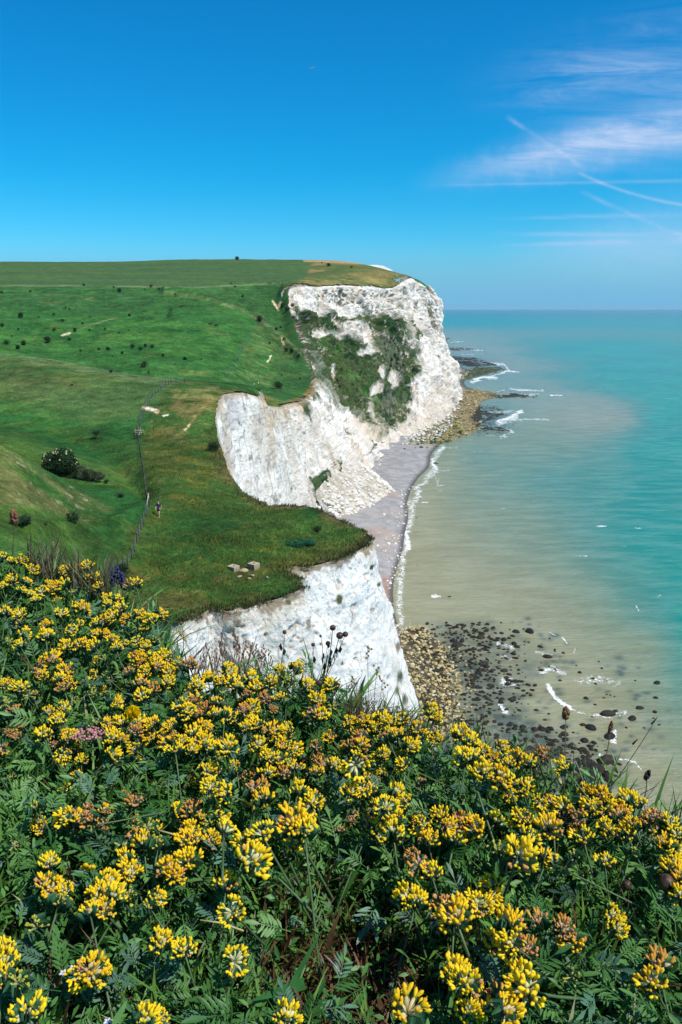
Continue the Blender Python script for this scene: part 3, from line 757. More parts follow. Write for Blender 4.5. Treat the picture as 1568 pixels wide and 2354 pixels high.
    vg2 = np.maximum(vg2, wk * sstep(vs + 0.5 * n3, -0.05, 0.25) * 0.75)
    streak = sstep(fbm(V0, 0.09, 4, 0.6, 61.0, (1, 1, 0.15)) + 0.4 * n3, 0.16, 0.30)
    wk = softpoly(px, py, [(700, 770), (860, 960), (890, 1020), (780, 1000), (715, 880)], 15)
    vg2 = np.maximum(vg2, wk * streak * 0.9)
    vg2 = np.maximum(vg2, sstep(n3 + n2, 0.75, 0.95) * 0.6)
    vcol = mixc((0.022, 0.062, 0.020), (0.066, 0.095, 0.032), sstep(n1 + 0.5 * n3, -0.4, 0.4))
    bright = softpoly(px, py, [(735, 770), (790, 790), (800, 850), (850, 880), (880, 960), (860, 960), (800, 880), (745, 850)], 14)
    vcol = mixc(vcol, (0.040, 0.150, 0.018), bright * sstep(n2, -0.2, 0.4) * 0.7)
    drk = softpoly(px, py, [(870, 900), (905, 910), (900, 985), (882, 985)], 8)
    vcol = mixc(vcol, (0.014, 0.048, 0.022), drk * 0.8)
    c = mixc(c, vcol, np.clip(veg, 0, 1))
    c = mixc(c, (0.075, 0.075, 0.045), np.clip(vg2, 0, 1) * (1 - veg))
    # turf spilling over the brink
    depth_ = V0[:, :1, 2] - V0[..., 2]
    sp_ = sstep(-(depth_ + 9 * n2 + 6 * vs + 3), -9, -2) * sstep(-np.abs(px - 700), -32, -22) * (py > 720)
    c = mixc(c, (0.045, 0.070, 0.024), sp_)
    # greenish brown lip
    depth = V0[:, :1, 2] - V0[..., 2]
    c = mixc(c, (0.34, 0.24, 0.13), sstep(-(depth + 2 * n2), -2.2, -0.3) * 0.6 * (Y < 420))
    # lower splash zone tan
    low = sstep(-V0[..., 2], -22, -4) * sstep(Y, 420, 520)
    c = mixc(c, (0.58, 0.50, 0.38), low * sstep(n2 + n3, -0.3, 0.5) * 0.7)
    # vegetation stands proud
    G = G + nn * (veg * scl * (0.8 + 1.4 * np.clip(n3 + 0.4, 0, 1)))[..., None]
    G, c = add_brink(G, c, [1.1, 2.0, 7, 7], [0.15, 0.7], sstep(np.arange(G.shape[0]), 4, 30), V0)
    Fq = grid_faces(G.shape[0], G.shape[1])
    me = raw_mesh('cliff', G.reshape(-1, 3), Fq, c.reshape(-1, 3))
    tag(link('cliff', me, chalk_far), kind='structure')
    return G

build_spur_cliff()
BAYG = build_bay_cliff()

def build_far_bits():
    # sliver of the next cliff seen over the headland, with its turf top
    us = np.linspace(838, 902, 90); r = np.linspace(0, 1, 26)
    top = np.interp(us, [838, 852, 866, 880, 892, 902], [610, 608.5, 609, 611, 616, 622])
    V = np.zeros((90, 26, 3))
    for i, (a, b) in enumerate(zip(us, top)):
        p = P(a, b, 1000 + 0.7 * (a - 838)); 
        V[i] = p[None] + r[:, None] * np.array([10, -26, -70])
    V += 2.0 * fbm(V, 0.06, 4, 0.6, 3.0)[..., None] * np.array([0.3, 1, 0.5])
    c = mixc((0.60, 0.58, 0.55), (0.68, 0.66, 0.63), sstep(fbm(V, 0.1, 3, 0.6, 1.0), -0.3, 0.3))
    tag(link('cliff', raw_mesh('cliff', V.reshape(-1, 3), grid_faces(90, 26), c.reshape(-1, 3)), chalk_far), kind='structure')
    # chalk fall behind the headland, running down to the far reef
    a = np.linspace(0, 1, 90); b = np.linspace(0, 1, 60); Aa, B = np.meshgrid(a, b, indexing='ij')
    x0 = S(1046, 866, 0)
    V = np.stack([80 + 95 * Aa * (0.6 + 0.4 * B), 985 + 90 * B, 36 * np.clip(1 - Aa * 1.02, 0, 1) ** 1.2 * np.sin(np.pi * (0.12 + 0.80 * B)) ** 0.8], -1)
    V[..., 2] += 2.5 * ridged(V, 0.12, 4) * (1 - Aa) + 0.8 * fbm(V, 0.5, 3) - 0.8
    c = mixc((0.42, 0.36, 0.25), (0.62, 0.57, 0.48), sstep(fbm(V, 0.2, 4, 0.6, 1.0), -0.3, 0.3))
    c = mixc(c, (0.40, 0.33, 0.18), sstep(Aa + 0.2 * fbm(V, 0.1, 3), 0.62, 0.9))
    tag(link('scree', raw_mesh('scree', V.reshape(-1, 3), grid_faces(90, 60), c.reshape(-1, 3)), chalk_far), kind='structure')
build_far_bits()

# ================================================================== SHORE AND SEA
SHORE = [(1052, 985), (1030, 1010), (1008, 1024), (990, 1050), (985, 1075), (965, 1095), (946, 1125), (936, 1160), (938, 1185), (930, 1230), (924, 1270), (914, 1300), (906, 1340), (905, 1380), (910, 1420), (922, 1450)]
def uvS(px, py, z=0.0):
    p = S(px, py, z); return p
shore_c = []
for a, b in SHORE: shore_c.append((S(a, b, 0), 0.0))
for a, b in SHORE[2:]: shore_c.append((S(a - 28, b, 0), 0.9)); shore_c.append((S(a + 34, b, 0), -1.0))
for a, b, z in [(840, 1085, 2.4), (880, 1045, 2.0), (940, 1015, 1.6), (780, 1200, 2.6), (850, 1150, 2.2), (860, 1250, 2.0), (850, 1400, 3.0), (830, 1600, 3.0), (700, 1500, 4.0), (940, 1500, 0.9), (960, 1560, 0.7), (960, 1650, 0.9),
                (1040, 1500, -0.3), (1060, 1560, -0.25), (1050, 1650, -0.25), (1200, 1600, -1.2), (1200, 1450, -1.4), (1250, 1750, -1.2), (1400, 1850, -1.4), (1100, 1800, -0.4), (1000, 1300, -1.5), (1200, 1200, -2), (1400, 1100, -2.5), (1100, 1050, -1.5), (1300, 1000, -2), (1090, 960, -0.3), (1065, 920, 0.5), (1060, 900, 0.5), (1056, 858, 0.8), (1062, 835, -0.5), (1052, 815, -0.6), (1040, 792, -0.6), (1090, 880, -0.5), (1120, 825, -0.7), (1300, 900, -2), (1100, 860, -0.6), (1045, 802, -0.3), (1200, 800, -2), (700, 900, 4), (900, 800, 4), (1400, 780, -3), (900, 2300, -1), (600, 2000, 4)]:
    shore_c.append((S(a, b, 0), z))
sc = np.array([p for p, z in shore_c]); szv = np.array([z for p, z in shore_c])
SA = uw(sc[:, 0], sc[:, 1]); scoef = tps_fit(SA, szv, 1e-6)

# reefs in frame coordinates: (polygon, height, colour code)
REEFS = [
    ([(1050, 905), (1085, 893), (1140, 903), (1150, 912), (1100, 925), (1110, 960), (1100, 990), (1060, 1005), (1030, 1018), (950, 1022), (960, 1005), (1040, 950)], 0.55, 'y'),
    ([(1100, 930), (1150, 935), (1165, 955), (1130, 970), (1180, 985), (1165, 1000), (1100, 995), (1085, 960)], 0.20, 'k'),
    ([(1125, 910), (1180, 903), (1240, 908), (1230, 914), (1150, 917)], 0.40, 'k'),
    ([(1042, 862), (1095, 845), (1150, 842), (1165, 850), (1120, 862), (1060, 878)], 0.55, 'g'),
    ([(1030, 818), (1090, 820), (1130, 830), (1150, 842), (1090, 846), (1045, 840)], 0.35, 'k'),
    ([(1020, 797), (1080, 797), (1110, 804), (1070, 808), (1030, 808)], 0.35, 'k'),
    ([(1018, 783), (1045, 782), (1060, 785), (1030, 788)], 0.35, 'k'),
    ([(925, 1440), (975, 1435), (1010, 1470), (1045, 1530), (1050, 1600), (1030, 1680), (960, 1700), (930, 1560), (912, 1480)], 0.25, 'o'),
]
def shore_z(V, px, py):
    x, y = V[..., 0], V[..., 1]
    z = tps_eval(SA, scoef, uw(x, y)); z = np.clip(z, -3, 4.5)
    return z
def reef_z(px, py, z, n1, n2, n3, poly, h, code):
    m = softpoly(px + 6 * n1, py + 3 * n1, poly, 5 if code != 'o' else 14)
    rr = (h - 0.22 + 0.7 * n1 + 0.95 * n2 + 0.35 * n3) if code != 'o' else (h - 0.12 + 0.45 * n1 + 0.35 * n2)
    if code == 'y': rr = rr + 0.3
    return np.maximum(z, z * (1 - m) + m * rr - (1 - m) * 0.3), m
def ground_at(px, py):          # height of the foreshore, reefs included, at one frame position
    p = S(px, py, 0.0); V = p[None]; z = shore_z(V, None, None)
    for poly, h, code in REEFS:
        xs = [q[0] for q in poly]; ys = [q[1] for q in poly]
        if min(xs) - 12 < px < max(xs) + 12 and min(ys) - 12 < py < max(ys) + 12:
            n1 = fbm(V, 0.06, 4, 0.6, 2.0); n2 = fbm(V, 0.3, 4, 0.6, 5.0); n3 = fbm(V, 1.2, 3, 0.6, 8.0)
            z, _ = reef_z(np.array([px]), np.array([py]), z, n1, n2, n3, poly, h, code)
    return p, float(np.clip(z[0], -3, 4))

def build_shore():
    us = np.linspace(-0.12, 0.40, 620); ws = np.linspace(math.log(70), math.log(2400), 900)
    U, W = np.meshgrid(us, ws, indexing='ij'); Y = np.exp(W); X = U * Y
    V = np.stack([X, Y, 0 * X], -1)
    px, py = proj(V)
    z = shore_z(V, px, py)
    n1 = fbm(V, 0.06, 4, 0.6, 2.0); n2 = fbm(V, 0.3, 4, 0.6, 5.0); n3 = fbm(V, 1.2, 3, 0.6, 8.0)
    wet = sstep(-z, -0.5, -0.05)
    c = mixc((0.26, 0.25, 0.245), (0.35, 0.335, 0.33), sstep(n2, -0.4, 0.4))
    red = softpoly(px, py, [(780, 1190), (900, 1120), (930, 1160), (910, 1400), (850, 1400)], 25)
    c = mixc(c, (0.42, 0.30, 0.23), red * sstep(n1, -0.2, 0.4) * 0.7)
    c = mixc(c, (0.60, 0.56, 0.52), sstep(n3, 0.35, 0.6) * 0.5 * sstep(-Y, -400, -200))
    red2 = sstep(-seg_dist(px, py, [(885, 1340), (893, 1400), (905, 1440)]), -18, -4)
    c = mixc(c, (0.34, 0.17, 0.11), red2 * 0.6)
    c = mixc(c, (0.060, 0.055, 0.055), wet * 0.85)
    for poly, h, code in REEFS:
        z, m = reef_z(px, py, z, n1, n2, n3, poly, h, code)
        cc = {'y': ((0.10, 0.085, 0.035), (0.30, 0.24, 0.12)), 'k': ((0.012, 0.014, 0.012), (0.035, 0.035, 0.025)), 'g': ((0.02, 0.045, 0.02), (0.10, 0.11, 0.04)), 'o': ((0.022, 0.022, 0.015), (0.10, 0.08, 0.045))}[code]
        c = mixc(c, mixc(cc[0], cc[1], sstep(n2 + 0.4 * n3, -0.4, 0.4)), m * 0.95)
    z = z + 0.05 * n3 * (Y < 450)
    V[..., 2] = z
    d_in = V[:-1, :-1, 2] > -1.2
    cu = U[:-1, :-1]
    Fq = grid_faces(620, 900, d_in)[:, ::-1]
    Vf, Fq, (cf,) = compact(V.reshape(-1, 3), Fq, c.reshape(-1, 3))
    c_ = None
    mat = tint_mat('shingle', ((0.35, 0.10), (2.5, 0.22)), 0.9, 0.8, 2.0, 0.25, bdist=0.3)
    tag(link('beach', raw_mesh('beach', Vf, Fq, cf), mat), kind='structure')
build_shore()

# foam strokes in frame coordinates: (polyline, half width, strength)
FOAM = [([(1018, 1030), (1000, 1058), (996, 1080), (978, 1098), (958, 1130), (948, 1165), (948, 1190), (938, 1225), (936, 1262), (925, 1300), (918, 1340), (916, 1385), (922, 1432)], 11, 0.78),
        ([(938, 1225), (940, 1262)], 8, 1.2), ([(998, 1060), (1000, 1075)], 7, 1.2), ([(1020, 1030), (1010, 1040)], 6, 1.1),
        ([(1020, 1030), (1050, 1028)], 2.5, 0.6), ([(1000, 1082), (1030, 1080)], 2.5, 0.6), ([(1002, 1118), (1020, 1115)], 3, 0.7), ([(1000, 1095), (1006, 1115), (1008, 1100)], 2.5, 0.6),
        ([(1148, 970), (1170, 958), (1200, 945)], 5, 1.3), ([(1145, 975), (1190, 955)], 7, 0.9), ([(1170, 965), (1260, 964)], 2.5, 0.8), ([(1120, 950), (1180, 945)], 4, 0.6),
        ([(1085, 878), (1110, 868), (1140, 868)], 4, 1.3), ([(1160, 853), (1192, 855)], 2.2, 1.2), ([(1140, 862), (1170, 852), (1160, 838), (1130, 835)], 2.5, 1.0), ([(1100, 835), (1150, 840)], 2, 0.8),
        ([(1170, 893), (1195, 897), (1250, 898)], 2.0, 1.1), ([(1265, 909), (1290, 908)], 2.0, 1.1), ([(1205, 908), (1240, 906)], 2, 0.9), ([(1140, 900), (1160, 897)], 2, 0.8),
        ([(1030, 806), (1070, 803), (1110, 806)], 1.5, 1.0), ([(1025, 784), (1065, 786)], 1.4, 1.0), ([(1040, 800), (1095, 800)], 1.2, 0.7), ([(1060, 814), (1090, 815)], 1.2, 0.7),
        ([(1165, 985), (1180, 992), (1150, 1003)], 3, 0.8), ([(1118, 1002), (1140, 1003)], 2, 0.7), ([(1165, 1003), (1150, 1008)], 1.5, 0.8), ([(1090, 1040), (1110, 1036)], 1.6, 0.6),
        ([(992, 1370), (1012, 1371)], 4.5, 1.3), ([(1258, 1575), (1270, 1595), (1290, 1615), (1305, 1625)], 7, 1.3), ([(1300, 1625), (1345, 1640)], 4, 0.9),
        ([(1240, 1545), (1270, 1535), (1300, 1550)], 9, 0.75), ([(1330, 1565), (1380, 1560), (1420, 1570)], 13, 0.55), ([(1155, 1565), (1180, 1570)], 16, 0.75), ([(1150, 1620), (1165, 1640)], 8, 0.9),
        ([(1350, 1640), (1400, 1645), (1440, 1640)], 10, 0.75), ([(1395, 1690), (1410, 1705), (1415, 1680)], 8, 1.0), ([(1380, 1735), (1400, 1745)], 6, 0.8), ([(1425, 1745), (1460, 1752), (1475, 1770)], 3.5, 1.0),
        ([(1145, 1480), (1180, 1490)], 8, 0.6), ([(1262, 1452), (1278, 1462)], 1.8, 1.0), ([(1292, 1465), (1302, 1478)], 2.5, 1.1), ([(1320, 1490), (1318, 1500)], 2, 0.9), ([(1235, 1500), (1270, 1505)], 5, 0.5),
        ([(1465, 1395), (1470, 1405)], 2.2, 1.0), ([(1510, 1372), (1520, 1370)], 1.6, 0.8), ([(1150, 1505), (1175, 1515)], 5, 0.6), ([(1490, 1780), (1500, 1900)], 3, 0.3)]
REEFDARK = [([(1040, 1500), (1100, 1520), (1180, 1620), (1300, 1700), (1300, 1860), (1100, 1760), (1000, 1680), (1020, 1560)], 0.62), ([(1000, 1440), (1110, 1430), (1250, 1520), (1200, 1620), (1100, 1600), (1030, 1520)], 0.38),
            ([(1090, 935), (1165, 940), (1170, 990), (1100, 998)], 0.55), ([(1250, 1700), (1420, 1720), (1440, 1800), (1280, 1830)], 0.40), ([(1040, 818), (1150, 832), (1150, 862), (1060, 870)], 0.4)]

def build_sea():
    us = np.concatenate([np.linspace(-0.9, -0.02, 30)[:-1], np.linspace(-0.02, 0.50, 640), np.linspace(0.502, 0.9, 30)])
    ws = np.concatenate([np.linspace(math.log(60), math.log(1300), 900)[:-1], np.linspace(math.log(1300), math.log(60000), 160)])
    U, W = np.meshgrid(us, ws, indexing='ij'); Y = np.exp(W)
    V = np.stack([U * Y, Y, 0 * Y], -1)
    px, py = proj(V)
    n1 = fbm(V, 0.012, 4, 0.55, 2.0); n2 = fbm(V, 0.08, 4, 0.6, 5.0); n3 = fbm(V, 0.5, 3, 0.6, 8.0)
    # silt content of the water: control values in plan
    tc = [(950, 1100, 0.86), (950, 1300, 1.0), (1000, 1400, 1.0), (1100, 1300, 0.95), (1200, 1400, 0.96), (1300, 1400, 0.88), (1400, 1450, 0.75), (1480, 1420, 0.42), (1500, 1480, 0.66), (1540, 1520, 0.45), (1568, 1440, 0.12), (1500, 1350, 0.25), (1400, 1350, 0.55), (1350, 1300, 0.58),
          (1100, 1150, 0.72), (1250, 1200, 0.60), (1350, 1200, 0.38), (1450, 1200, 0.14), (1568, 1200, 0.04), (1450, 1300, 0.24), (1568, 1300, 0.08), (1100, 1050, 0.66), (1200, 1000, 0.70), (1300, 1000, 0.68), (1400, 990, 0.66), (1455, 960, 0.55), (1500, 960, 0.08), (1480, 1050, 0.10), (1400, 1080, 0.26), (1250, 1080, 0.5), (1568, 1050, 0.03),
          (1200, 920, 0.60), (1300, 920, 0.62), (1400, 920, 0.50), (1480, 900, 0.08), (1568, 900, 0.04), (1100, 880, 0.58), (1200, 860, 0.52), (1290, 850, 0.45), (1360, 850, 0.12), (1500, 850, 0.06), (1100, 790, 0.62), (1180, 800, 0.52), (1260, 800, 0.22), (1350, 800, 0.06), (1500, 790, 0.10), (1568, 800, 0.18),
          (1050, 762, 0.66), (1150, 762, 0.55), (1250, 766, 0.45), (1400, 770, 0.36), (1568, 778, 0.30), (1050, 745, 0.10), (1300, 745, 0.08), (1568, 752, 0.10), (1100, 730, 0.0), (1500, 725, 0.0), (1200, 1600, 1.0), (1400, 1700, 0.98), (1550, 1700, 0.78), (1200, 1800, 1.0), (1568, 1850, 0.95), (1100, 2000, 1.0), (900, 1600, 1)]
    tp = np.array([S(a, b, 0) for a, b, _ in tc]); TA = uw(tp[:, 0], tp[:, 1]) * np.array([1, 1.0])
    cf = tps_fit(TA, np.array([q for *_, q in tc]), 3e-4)
    silt = tps_eval(TA, cf, np.stack([U, W * 0.42], -1))
    silt = np.where(Y > 9000, 0, silt)
    edge = fbm(V, 0.02, 4, 0.6, 12.0, (1, 0.35, 1))
    silt = np.clip(silt + 0.13 * edge * sstep(silt, 0.0, 0.2) + 0.05 * n1, 0, 1)
    teal = mixc((0.002, 0.225, 0.180), (0.004, 0.255, 0.190), sstep(n1, -0.3, 0.3))
    c = mixc(teal, (0.075, 0.220, 0.165), sstep(silt, 0.05, 0.45))
    c = mixc(c, (0.190, 0.235, 0.140), sstep(silt, 0.35, 0.80))
    c = mixc(c, (0.275, 0.265, 0.150), sstep(silt, 0.72, 1.0))
    warm = softpoly(px, py, [(1030, 770), (1180, 790), (1260, 840), (1450, 920), (1480, 980), (1350, 1000), (1200, 950), (1080, 900)], 40)
    c = mixc(c, (0.26, 0.27, 0.20), warm * sstep(silt, 0.3, 0.6) * 0.5)
    c = mixc(c, c * 0.80, sstep(n2 + 0.4 * n3, -0.2, 0.6) * 0.35)
    fr = sstep(Y, 1800, 12000)
    c = mixc(c, (0.004, 0.110, 0.150), fr * 0.7)
    for poly, a in REEFDARK:
        m = softpoly(px + 20 * n2, py + 16 * n2, poly, 26)
        spots = sstep(n3 + 0.7 * n2, -0.25, 0.35)
        c = mixc(c, (0.020, 0.045, 0.050), m * np.minimum(a * 1.25, .8) * (0.55 + 0.45 * spots))
    rs = np.random.default_rng(5)
    for poly, n_ in [([(1000, 1430), (1260, 1420), (1320, 1520), (1250, 1700), (1060, 1640)], 90), ([(1250, 1440), (1540, 1560), (1540, 1740), (1300, 1700)], 45), ([(1130, 1660), (1450, 1700), (1480, 1830), (1250, 1860)], 60)]:
        for q in range(n_):
            while True:
                a_, b_ = rs.uniform(990, 1545), rs.uniform(1415, 1860)
                if inpoly(np.array([a_]), np.array([b_]), poly)[0]: break
            w_ = rs.uniform(5, 12); ii = np.where((np.abs(px - a_) < w_ * 3) & (np.abs(py - b_) < w_ * 1.8))
            g_ = np.exp(-((px[ii] - a_) / w_) ** 2 - ((py[ii] - b_) / (w_ * .5)) ** 2) * rs.uniform(.35, .8)
            c[ii] = c[ii] * (1 - g_[:, None]) + np.array([0.020, 0.050, 0.055]) * g_[:, None]
    foam = np.zeros(px.shape)
    for line, w, a in FOAM:
        jj = np.minimum(1.3 * w, 9); d = seg_dist(px + (2 + jj) * n2 + 2 * n3, py + (1 + 0.6 * jj) * n2 + 2.5 * n3, line)
        foam = np.maximum(foam, 0.70 * a * sstep(-d, -w * 1.25, -w * 0.05))
    # scattered whitecaps, with ripple glints painted in as foam
    wc = fbm(V, 0.30, 2, 0.5, 50.0, (0.35, 1, 1))
    foam = np.maximum(foam, 0.62 * sstep(wc, 0.62, 0.74) * sstep(fbm(V, 0.02, 2, 0.5, 3), 0.0, 0.5) * (Y < 1000))
    me = raw_mesh('sea', V.reshape(-1, 3), grid_faces(*U.shape)[:, ::-1], c.reshape(-1, 3), True, {'foam': foam})
    m, t, b = new_mat('sea_water')
    g = t.nt.nodes.new('ShaderNodeNewGeometry'); pos = g.outputs['Position']
    at = t.nt.nodes.new('ShaderNodeAttribute'); at.attribute_name = 'tint'
    fa = t.nt.nodes.new('ShaderNodeAttribute'); fa.attribute_name = 'foam'
    w1 = t.noise(t.mapping(pos, scale=(0.28, 0.9, 1), rot=(0, 0, R(-18))), 1.0, 5, 0.62)
    w2 = t.noise(t.mapping(pos, scale=(0.05, 0.16, 1), rot=(0, 0, R(-22))), 1.0, 5, 0.6)
    lace = t.noise(t.mapping(pos, scale=(1, 1, 1)), 1.6, 6, 0.72, 0.8)
    lace2 = t.noise(pos, 0.35, 5, 0.7, 0.4)
    fm = t.math('ADD', fa.outputs['Fac'], t.math('MULTIPLY', t.math('SUBTRACT', t.math('ADD', t.math('MULTIPLY', lace, 0.65), t.math('MULTIPLY', lace2, 0.35)), 0.5), 5.5))
    fm = t.ramp(fm, 0.44, 0.74)
    fm = t.math('MULTIPLY', fm, t.ramp(fa.outputs['Fac'], 0.02, 0.35))
    base = t.mix(t.math('MULTIPLY', t.ramp(w2, 0.35, 0.7), 0.20), at.outputs['Color'], (0.36, 0.42, 0.34, 1), 'SCREEN')
    shade = t.math('ADD', 0.80, t.math('MULTIPLY', w1, 0.36))
    cmb = t.nt.nodes.new('ShaderNodeCombineXYZ')
    for i in range(3): t.lk(shade, cmb.inputs[i])
    base = t.mix(1.0, base, cmb.outputs[0], 'MULTIPLY')
    base = t.mix(fm, base, (0.80, 0.82, 0.84, 1))
    t.lk(base, b.inputs['Base Color'])
    t.lk(t.math('ADD', 0.22, t.math('MULTIPLY', fm, 0.6)), b.inputs['Roughness'])
    b.inputs['IOR'].default_value = 1.33
    b.inputs['Specular IOR Level'].default_value = 0.34
    bn = t.nt.nodes.new('ShaderNodeBump'); bn.inputs['Strength'].default_value = 1.0; bn.inputs['Distance'].default_value = 0.6
    t.lk(t.math('ADD', w1, t.math('MULTIPLY', w2, 1.6)), bn.inputs['Height']); t.lk(bn.outputs[0], b.inputs['Normal'])
    tag(link('sea', me, m), kind='structure')
build_sea()
# ================================================================== INSTANCE HELPERS
def rot_to(dirs, spin):
    """(N,3,3) matrices whose z axis is dirs, turned by spin about it"""
    z = dirs / np.linalg.norm(dirs, axis=1, keepdims=True)
    a = np.where(np.abs(z[:, 2:3]) < 0.95, np.array([[0, 0, 1.0]]), np.array([[1.0, 0, 0]]))
    x = np.cross(a, z); x /= np.linalg.norm(x, axis=1, keepdims=True)
    y = np.cross(z, x)
    c, s = np.cos(spin)[:, None], np.sin(spin)[:, None]
    return np.stack([x * c + y * s, -x * s + y * c, z], -1)

def inst(protoV, protoF, Rm, T, sc, cols):
    """merge copies; cols (N,3) per copy or (N,k,3)"""
    n, k = len(T), len(protoV)
    sc = np.asarray(sc); sc = sc[:, None] if sc.ndim == 1 else sc
    V = np.einsum('nij,nkj->nki', Rm, protoV[None] * sc[:, None, :]) + T[:, None]
    Fq = (protoF[None] + (np.arange(n) * k)[:, None, None]).reshape(-1, protoF.shape[1])
    c = cols if cols.ndim == 3 else np.repeat(cols[:, None], k, 1)
    return V.reshape(-1, 3), Fq, c.reshape(-1, 3)

def merge(parts):
    off = 0; VV, FF, CC = [], [], []
    for V, Fq, c in parts:
        VV.append(V); FF.append(Fq + off); CC.append(c); off += len(V)
    groups = {}
    for f in FF: groups.setdefault(f.shape[1], []).append(f)
    return np.concatenate(VV), [np.concatenate(g) for g in groups.values()], np.concatenate(CC)

def tube(pts, rad, sides=6, cap=True):
    """tapered tube along pts -> V, F(quads)"""
    pts = np.asarray(pts, float); n = len(pts); rad = np.broadcast_to(np.asarray(rad, float), (n,))
    tg = np.gradient(pts, axis=0); tg /= np.maximum(np.linalg.norm(tg, axis=1, keepdims=True), 1e-9)
    Rm = rot_to(tg, np.zeros(n))
    a = np.arange(sides) * 2 * math.pi / sides
    ring = np.stack([np.cos(a), np.sin(a), 0 * a], -1)
    V = pts[:, None] + np.einsum('nij,kj->nki', Rm, ring) * rad[:, None, None]
    V = V.reshape(-1, 3); F_ = []
    for i in range(n - 1):
        for j in range(sides):
            k = (j + 1) % sides
            F_.append((i * sides + j, i * sides + k, (i + 1) * sides + k, (i + 1) * sides + j))
    if cap:
        V = np.concatenate([V, pts[:1], pts[-1:]]); a0, a1 = len(V) - 2, len(V) - 1
        for j in range(sides):
            k = (j + 1) % sides
            F_.append((a0, k, j, j)); F_.append((a1, (n - 1) * sides + j, (n - 1) * sides + k, (n - 1) * sides + k))
    return V, np.array(F_)

def fixfaces(F_):               # split degenerate quads into triangles
    F_ = np.asarray(F_)
    if F_.shape[1] == 3: return [F_]
    d = F_[:, 2] == F_[:, 3]
    return [F_[~d], F_[d][:, :3]]

def obj_from(name, parts, mat, parent=None, colr=None, smooth=True):
    """parts: list of (V,F) or (V,F,c)"""
    VV, quads, tris, CC, off = [], [], [], [], 0
    for p in parts:
        V, Fq = p[0], p[1]
        c = p[2] if len(p) > 2 else colr
        c = np.asarray(c if c is not None else (0.5, 0.5, 0.5), float)
        CC.append(np.broadcast_to(c, (len(V), 3)))
        for f in fixfaces(Fq):
            if len(f): (quads if f.shape[1] == 4 else tris).append(f + off)
        VV.append(V); off += len(V)
    fl = []
    if quads: fl.append(np.concatenate(quads))
    if tris: fl.append(np.concatenate(tris))
    me = raw_mesh(name, np.concatenate(VV), fl, np.concatenate(CC), smooth)
    return link(name, me, mat, parent)

_ico = {}
def ico(sub):
    if sub not in _ico:
        bm = bmesh.new(); bmesh.ops.create_icosphere(bm, subdivisions=sub, radius=1.0)
        V = np.array([v.co[:] for v in bm.verts]); Fq = np.array([[v.index for v in f.verts] for f in bm.faces]); bm.free()
        _ico[sub] = (V, Fq)
    return _ico[sub]

def box(cx, cy, cz, sx, sy, sz, rz=0.0):
    V = np.array([[x, y, z] for x in (-.5, .5) for y in (-.5, .5) for z in (-.5, .5)]) * [sx, sy, sz]
    if rz:
        c, s = math.cos(rz), math.sin(rz); V = V @ np.array([[c, s, 0], [-s, c, 0], [0, 0, 1]])
    return V + [cx, cy, cz], np.array([[0, 1, 3, 2], [4, 6, 7, 5], [0, 4, 5, 1], [2, 3, 7, 6], [0, 2, 6, 4], [1, 5, 7, 3]])

# ================================================================== ROCKS
rock_chalk = tint_mat('chalk_rock', ((1.2, 0.10),), 0.95, 0.5, 2.0, 0.2, bdist=0.2)
rock_dark = tint_mat('weedy_rock', ((2.0, 0.30),), 0.75, 0.8, 5.0, 0.3, bdist=0.15)
def rock_proto(seed, flat=0.7, rough=0.35, sub=2):
    V, Fq = ico(sub); V = V.copy()
    V = V * (1 + rough * fbm(V, 0.9, 3, 0.6, seed * 13.7))[:, None] + 0.10 * np.sign(V) * np.abs(V)
    V = V * [1.0, 0.78, flat]
    V[:, 2] = np.maximum(V[:, 2], -0.35)
    return V, Fq
ROCKP = [rock_proto(i, 0.62 if i % 2 else 0.75) for i in range(8)]
ROCKQ = [rock_proto(i, 0.62 if i % 2 else 0.75, sub=1) for i in range(8)]

def inside_pts(poly, n, seed):
    r = np.random.default_rng(seed); xs = [p[0] for p in poly]; ys = [p[1] for p in poly]; out = []
    while len(out) < n:
        a = r.uniform(min(xs), max(xs), n * 3); b = r.uniform(min(ys), max(ys), n * 3)
        m = inpoly(a, b, poly); out += list(zip(a[m], b[m]))
    return out[:n]

def shore_h(px, py):
    return ground_at(px, py)

